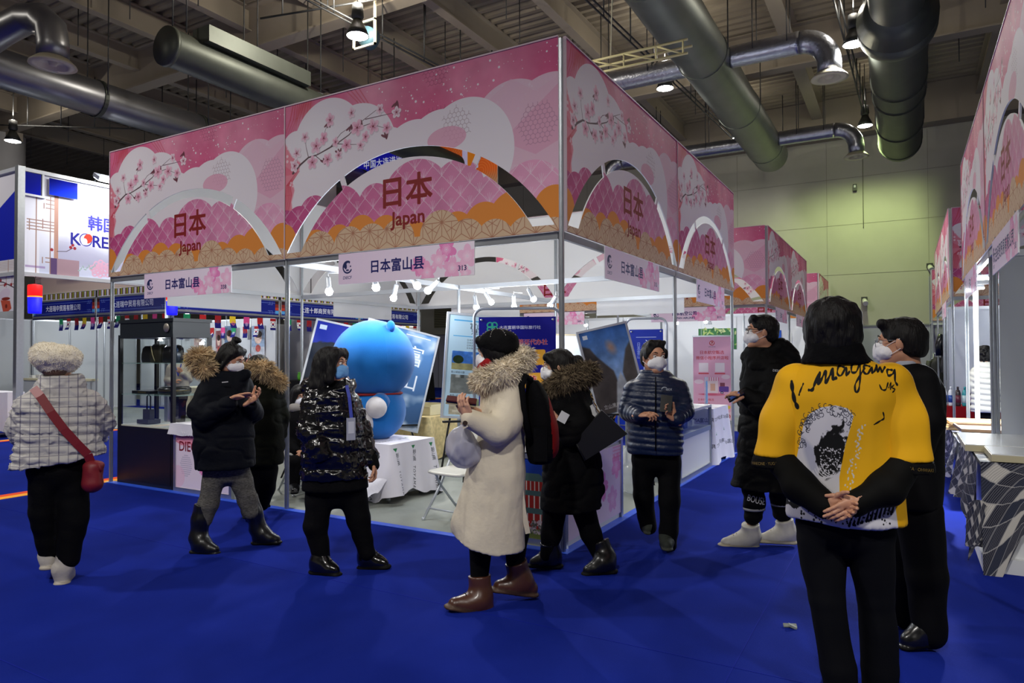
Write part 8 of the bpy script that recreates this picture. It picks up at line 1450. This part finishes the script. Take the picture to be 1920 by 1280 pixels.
# ---- 11: man in the blue jacket inside the booth
f = Fig('man in blue jacket with black shoulders and turquoise mask standing inside the booth', 1126, 884, 4); f.head(1125, 653, 0, phi=4, pitch=10, size=1.05); f.hair('short'); f.mask(mat('mask_turquoise', '#2fa9ae', .7), label='turquoise mask')
M_JB = mat('jacket_royal', '#14309e', .6, var=.12, scale=6); f.add('jacket', [f.loft([(1127, 772, 30, 0, .16), (1127, 730, 30, 0, .16), (1126, 700, 31, 0, .155), (1126, 685, 29, 0, .13), (1125, 676, 20, 0, .1), (1125, 671, 13, 0, .09)], .15, k=.04), *f.chain([(1104, 690), (1096, 725), (1098, 760, -.05)], (.08, .075, .06)), *f.chain([(1150, 690), (1157, 725), (1155, 760, -.05)], (.08, .075, .06))], .010, [M_JB, M_BLK], ((.008, (7, 7, 9), 101),), matfn=lambda c: (c[:, 2] > f.P(1125, 692)[2]+.04*np.sin(np.abs(c[:, 0])*12)).astype(int))
MB().tube([f.P(1119, 676, -.1), f.P(1124, 686, -.15), f.P(1131, 676, -.1)], .014, 6).build('shirt_collar', mat('shirt_white', ''), f.root); f.add('trousers', [f.hips([(1127, 785, 27), (1127, 765, 28)], .13), *f.chain([(1115, 780), (1115, 830), (1116, 880)], (.095, .08, .07)), *f.chain([(1139, 780), (1139, 830), (1139, 880)], (.095, .08, .07))], .013, M_TROU)
for x in (1116, 1139): f.shoe('shoe', f.P(x, 886, .08), f.P(x, 886, -.17), [f.P(x, 872, .02)], M_SHOEB, M_SOLEB, .046, .022, .05)
f.hand(f.P(1098, 764, -.05), f.P(1098, 778, -.06), (1, 0, 0), (0, -1, 0)); f.hand(f.P(1155, 764, -.05), f.P(1155, 778, -.06), (-1, 0, 0), (0, -1, 0)); f.body()
# ---- 12: seated masked woman
f = Fig('seated person in black with white mask, half hidden behind the middle post', 566, 922, 40); f.head(562, 742, 0, phi=20, pitch=14, size=.98); f.hair('long'); f.mask(M_MASKW)
f.add('coat', [f.loft([(566, 870, 32, 0, .17), (566, 820, 30, 0, .16), (566, 785, 28, 0, .14), (564, 768, 16, 0, .1)], .15, k=.04), *f.chain([(548, 790), (540, 830, -.08), (556, 845, -.24)], (.07, .065, .05)), *f.chain([(584, 790), (592, 830, -.08), (576, 845, -.24)], (.07, .065, .05))], .012, M_BLK, ((.008, (8, 8, 10), 111),)); f.add('scarf', [cap(f.P(550, 764, -.06), f.P(572, 764, -.06), .05, .05, .03)], .01, mat('scarf_grey', '#8f8a84', .9))
f.add('trousers', [*f.chain([(556, 868), (552, 866, -.4), (552, 915, -.42)], (.085, .07, .055)), *f.chain([(576, 868), (580, 866, -.4), (580, 915, -.42)], (.085, .07, .055))], .012, M_TROU)
for x in (552, 580): f.shoe('shoe', f.P(x, 926, -.36), f.P(x, 926, -.6), [f.P(x, 912, -.42)], M_SHOEB, M_SOLEB, .042, .02, .046)
f.hand(f.P(558, 846, -.25), f.P(568, 848, -.33), (0, 0, -1), (1, 0, 0)); f.hand(f.P(574, 846, -.25), f.P(566, 848, -.33), (0, 0, -1), (-1, 0, 0)); f.body()
# ---- 13: person in the white puffer, far right
f = Fig('person with dark curly hair in white puffer jacket, half hidden by the right wall', 1846, 852, 200); f.head(1846, 664, 0, phi=190, pitch=8, size=1.0); f.hair('full', ((.018, (34, 34, 34), 5),))
f.add('puffer_jacket', [f.loft([(1850, 772, 24, 0, .17), (1848, 740, 22, 0, .17), (1848, 710, 21, 0, .16), (1848, 690, 17, 0, .13), (1847, 678, 11, 0, .1)], .16, k=.03, ridge=(.08, .016)), *f.chain([(1832, 698), (1827, 720), (1833, 740, .05)], (.085, .08, .07), ridge=(.07, .012)), *f.chain([(1865, 698), (1872, 720), (1867, 740, .05)], (.085, .08, .07), ridge=(.07, .012))], .011, mat('puffer_white', '#c9c8bd', .5), ((.006, (9, 9, 16), 121),))
f.add('trousers', [*f.chain([(1840, 765), (1840, 810), (1840, 846)], (.09, .075, .06)), *f.chain([(1857, 765), (1857, 810), (1857, 846)], (.09, .075, .06))], .014, M_TROU)
for x in (1840, 1857): f.shoe('shoe', f.P(x, 853, -.1), f.P(x, 853, .15), [f.P(x, 842, -.03)], M_SHOEB, M_SOLEB, .046, .022, .05)
f.hand(f.P(1834, 742, .06), f.P(1838, 748, .12), (0, 0, -1), (1, 0, 0)); f.body()
# ---- 14: stall keeper in the Korean booth, seen through the cabinet
f = Fig('stall keeper in cream jacket inside the Korean booth, seen through the glass cabinet', 334, 802, 10); f.head(334, 658, 0, phi=5, pitch=12, size=1.0); f.hair('long')
f.add('cream_jacket', [f.loft([(335, 742, 19, 0, .16), (335, 712, 19, 0, .155), (334, 690, 18, 0, .14), (334, 680, 12, 0, .1), (334, 675, 8, 0, .08)], .15, k=.04), *f.chain([(320, 690), (314, 712), (326, 716, -.2)], (.075, .07, .055)), *f.chain([(348, 690), (354, 712), (342, 700, -.22)], (.075, .07, .055))], .012, mat('jacket_cream', '#b9b3a4', .8), ((.007, (8, 8, 10), 131),)); f.ribbon('lanyard', [f.P(328, 682, -.14), f.P(334, 705, -.19), f.P(340, 682, -.14)], .02, M_LAN)
f.add('trousers', [f.hips([(335, 752, 16), (335, 735, 17)], .12), *f.chain([(328, 745), (328, 775), (328, 796)], (.09, .075, .06)), *f.chain([(341, 745), (341, 775), (341, 796)], (.09, .075, .06))], .014, M_TROU)
for x in (328, 341): f.shoe('shoe', f.P(x, 802, .1), f.P(x, 802, -.15), [f.P(x, 794, .02)], M_SHOEB, M_SOLEB, .046, .022, .05)
f.hand(f.P(327, 716, -.22), f.P(334, 712, -.26), (0, .5, -1), (1, -1, 0)); f.hand(f.P(341, 699, -.24), f.P(336, 690, -.27), (0, 1, 0), (-1, 0, 0)); f.body()
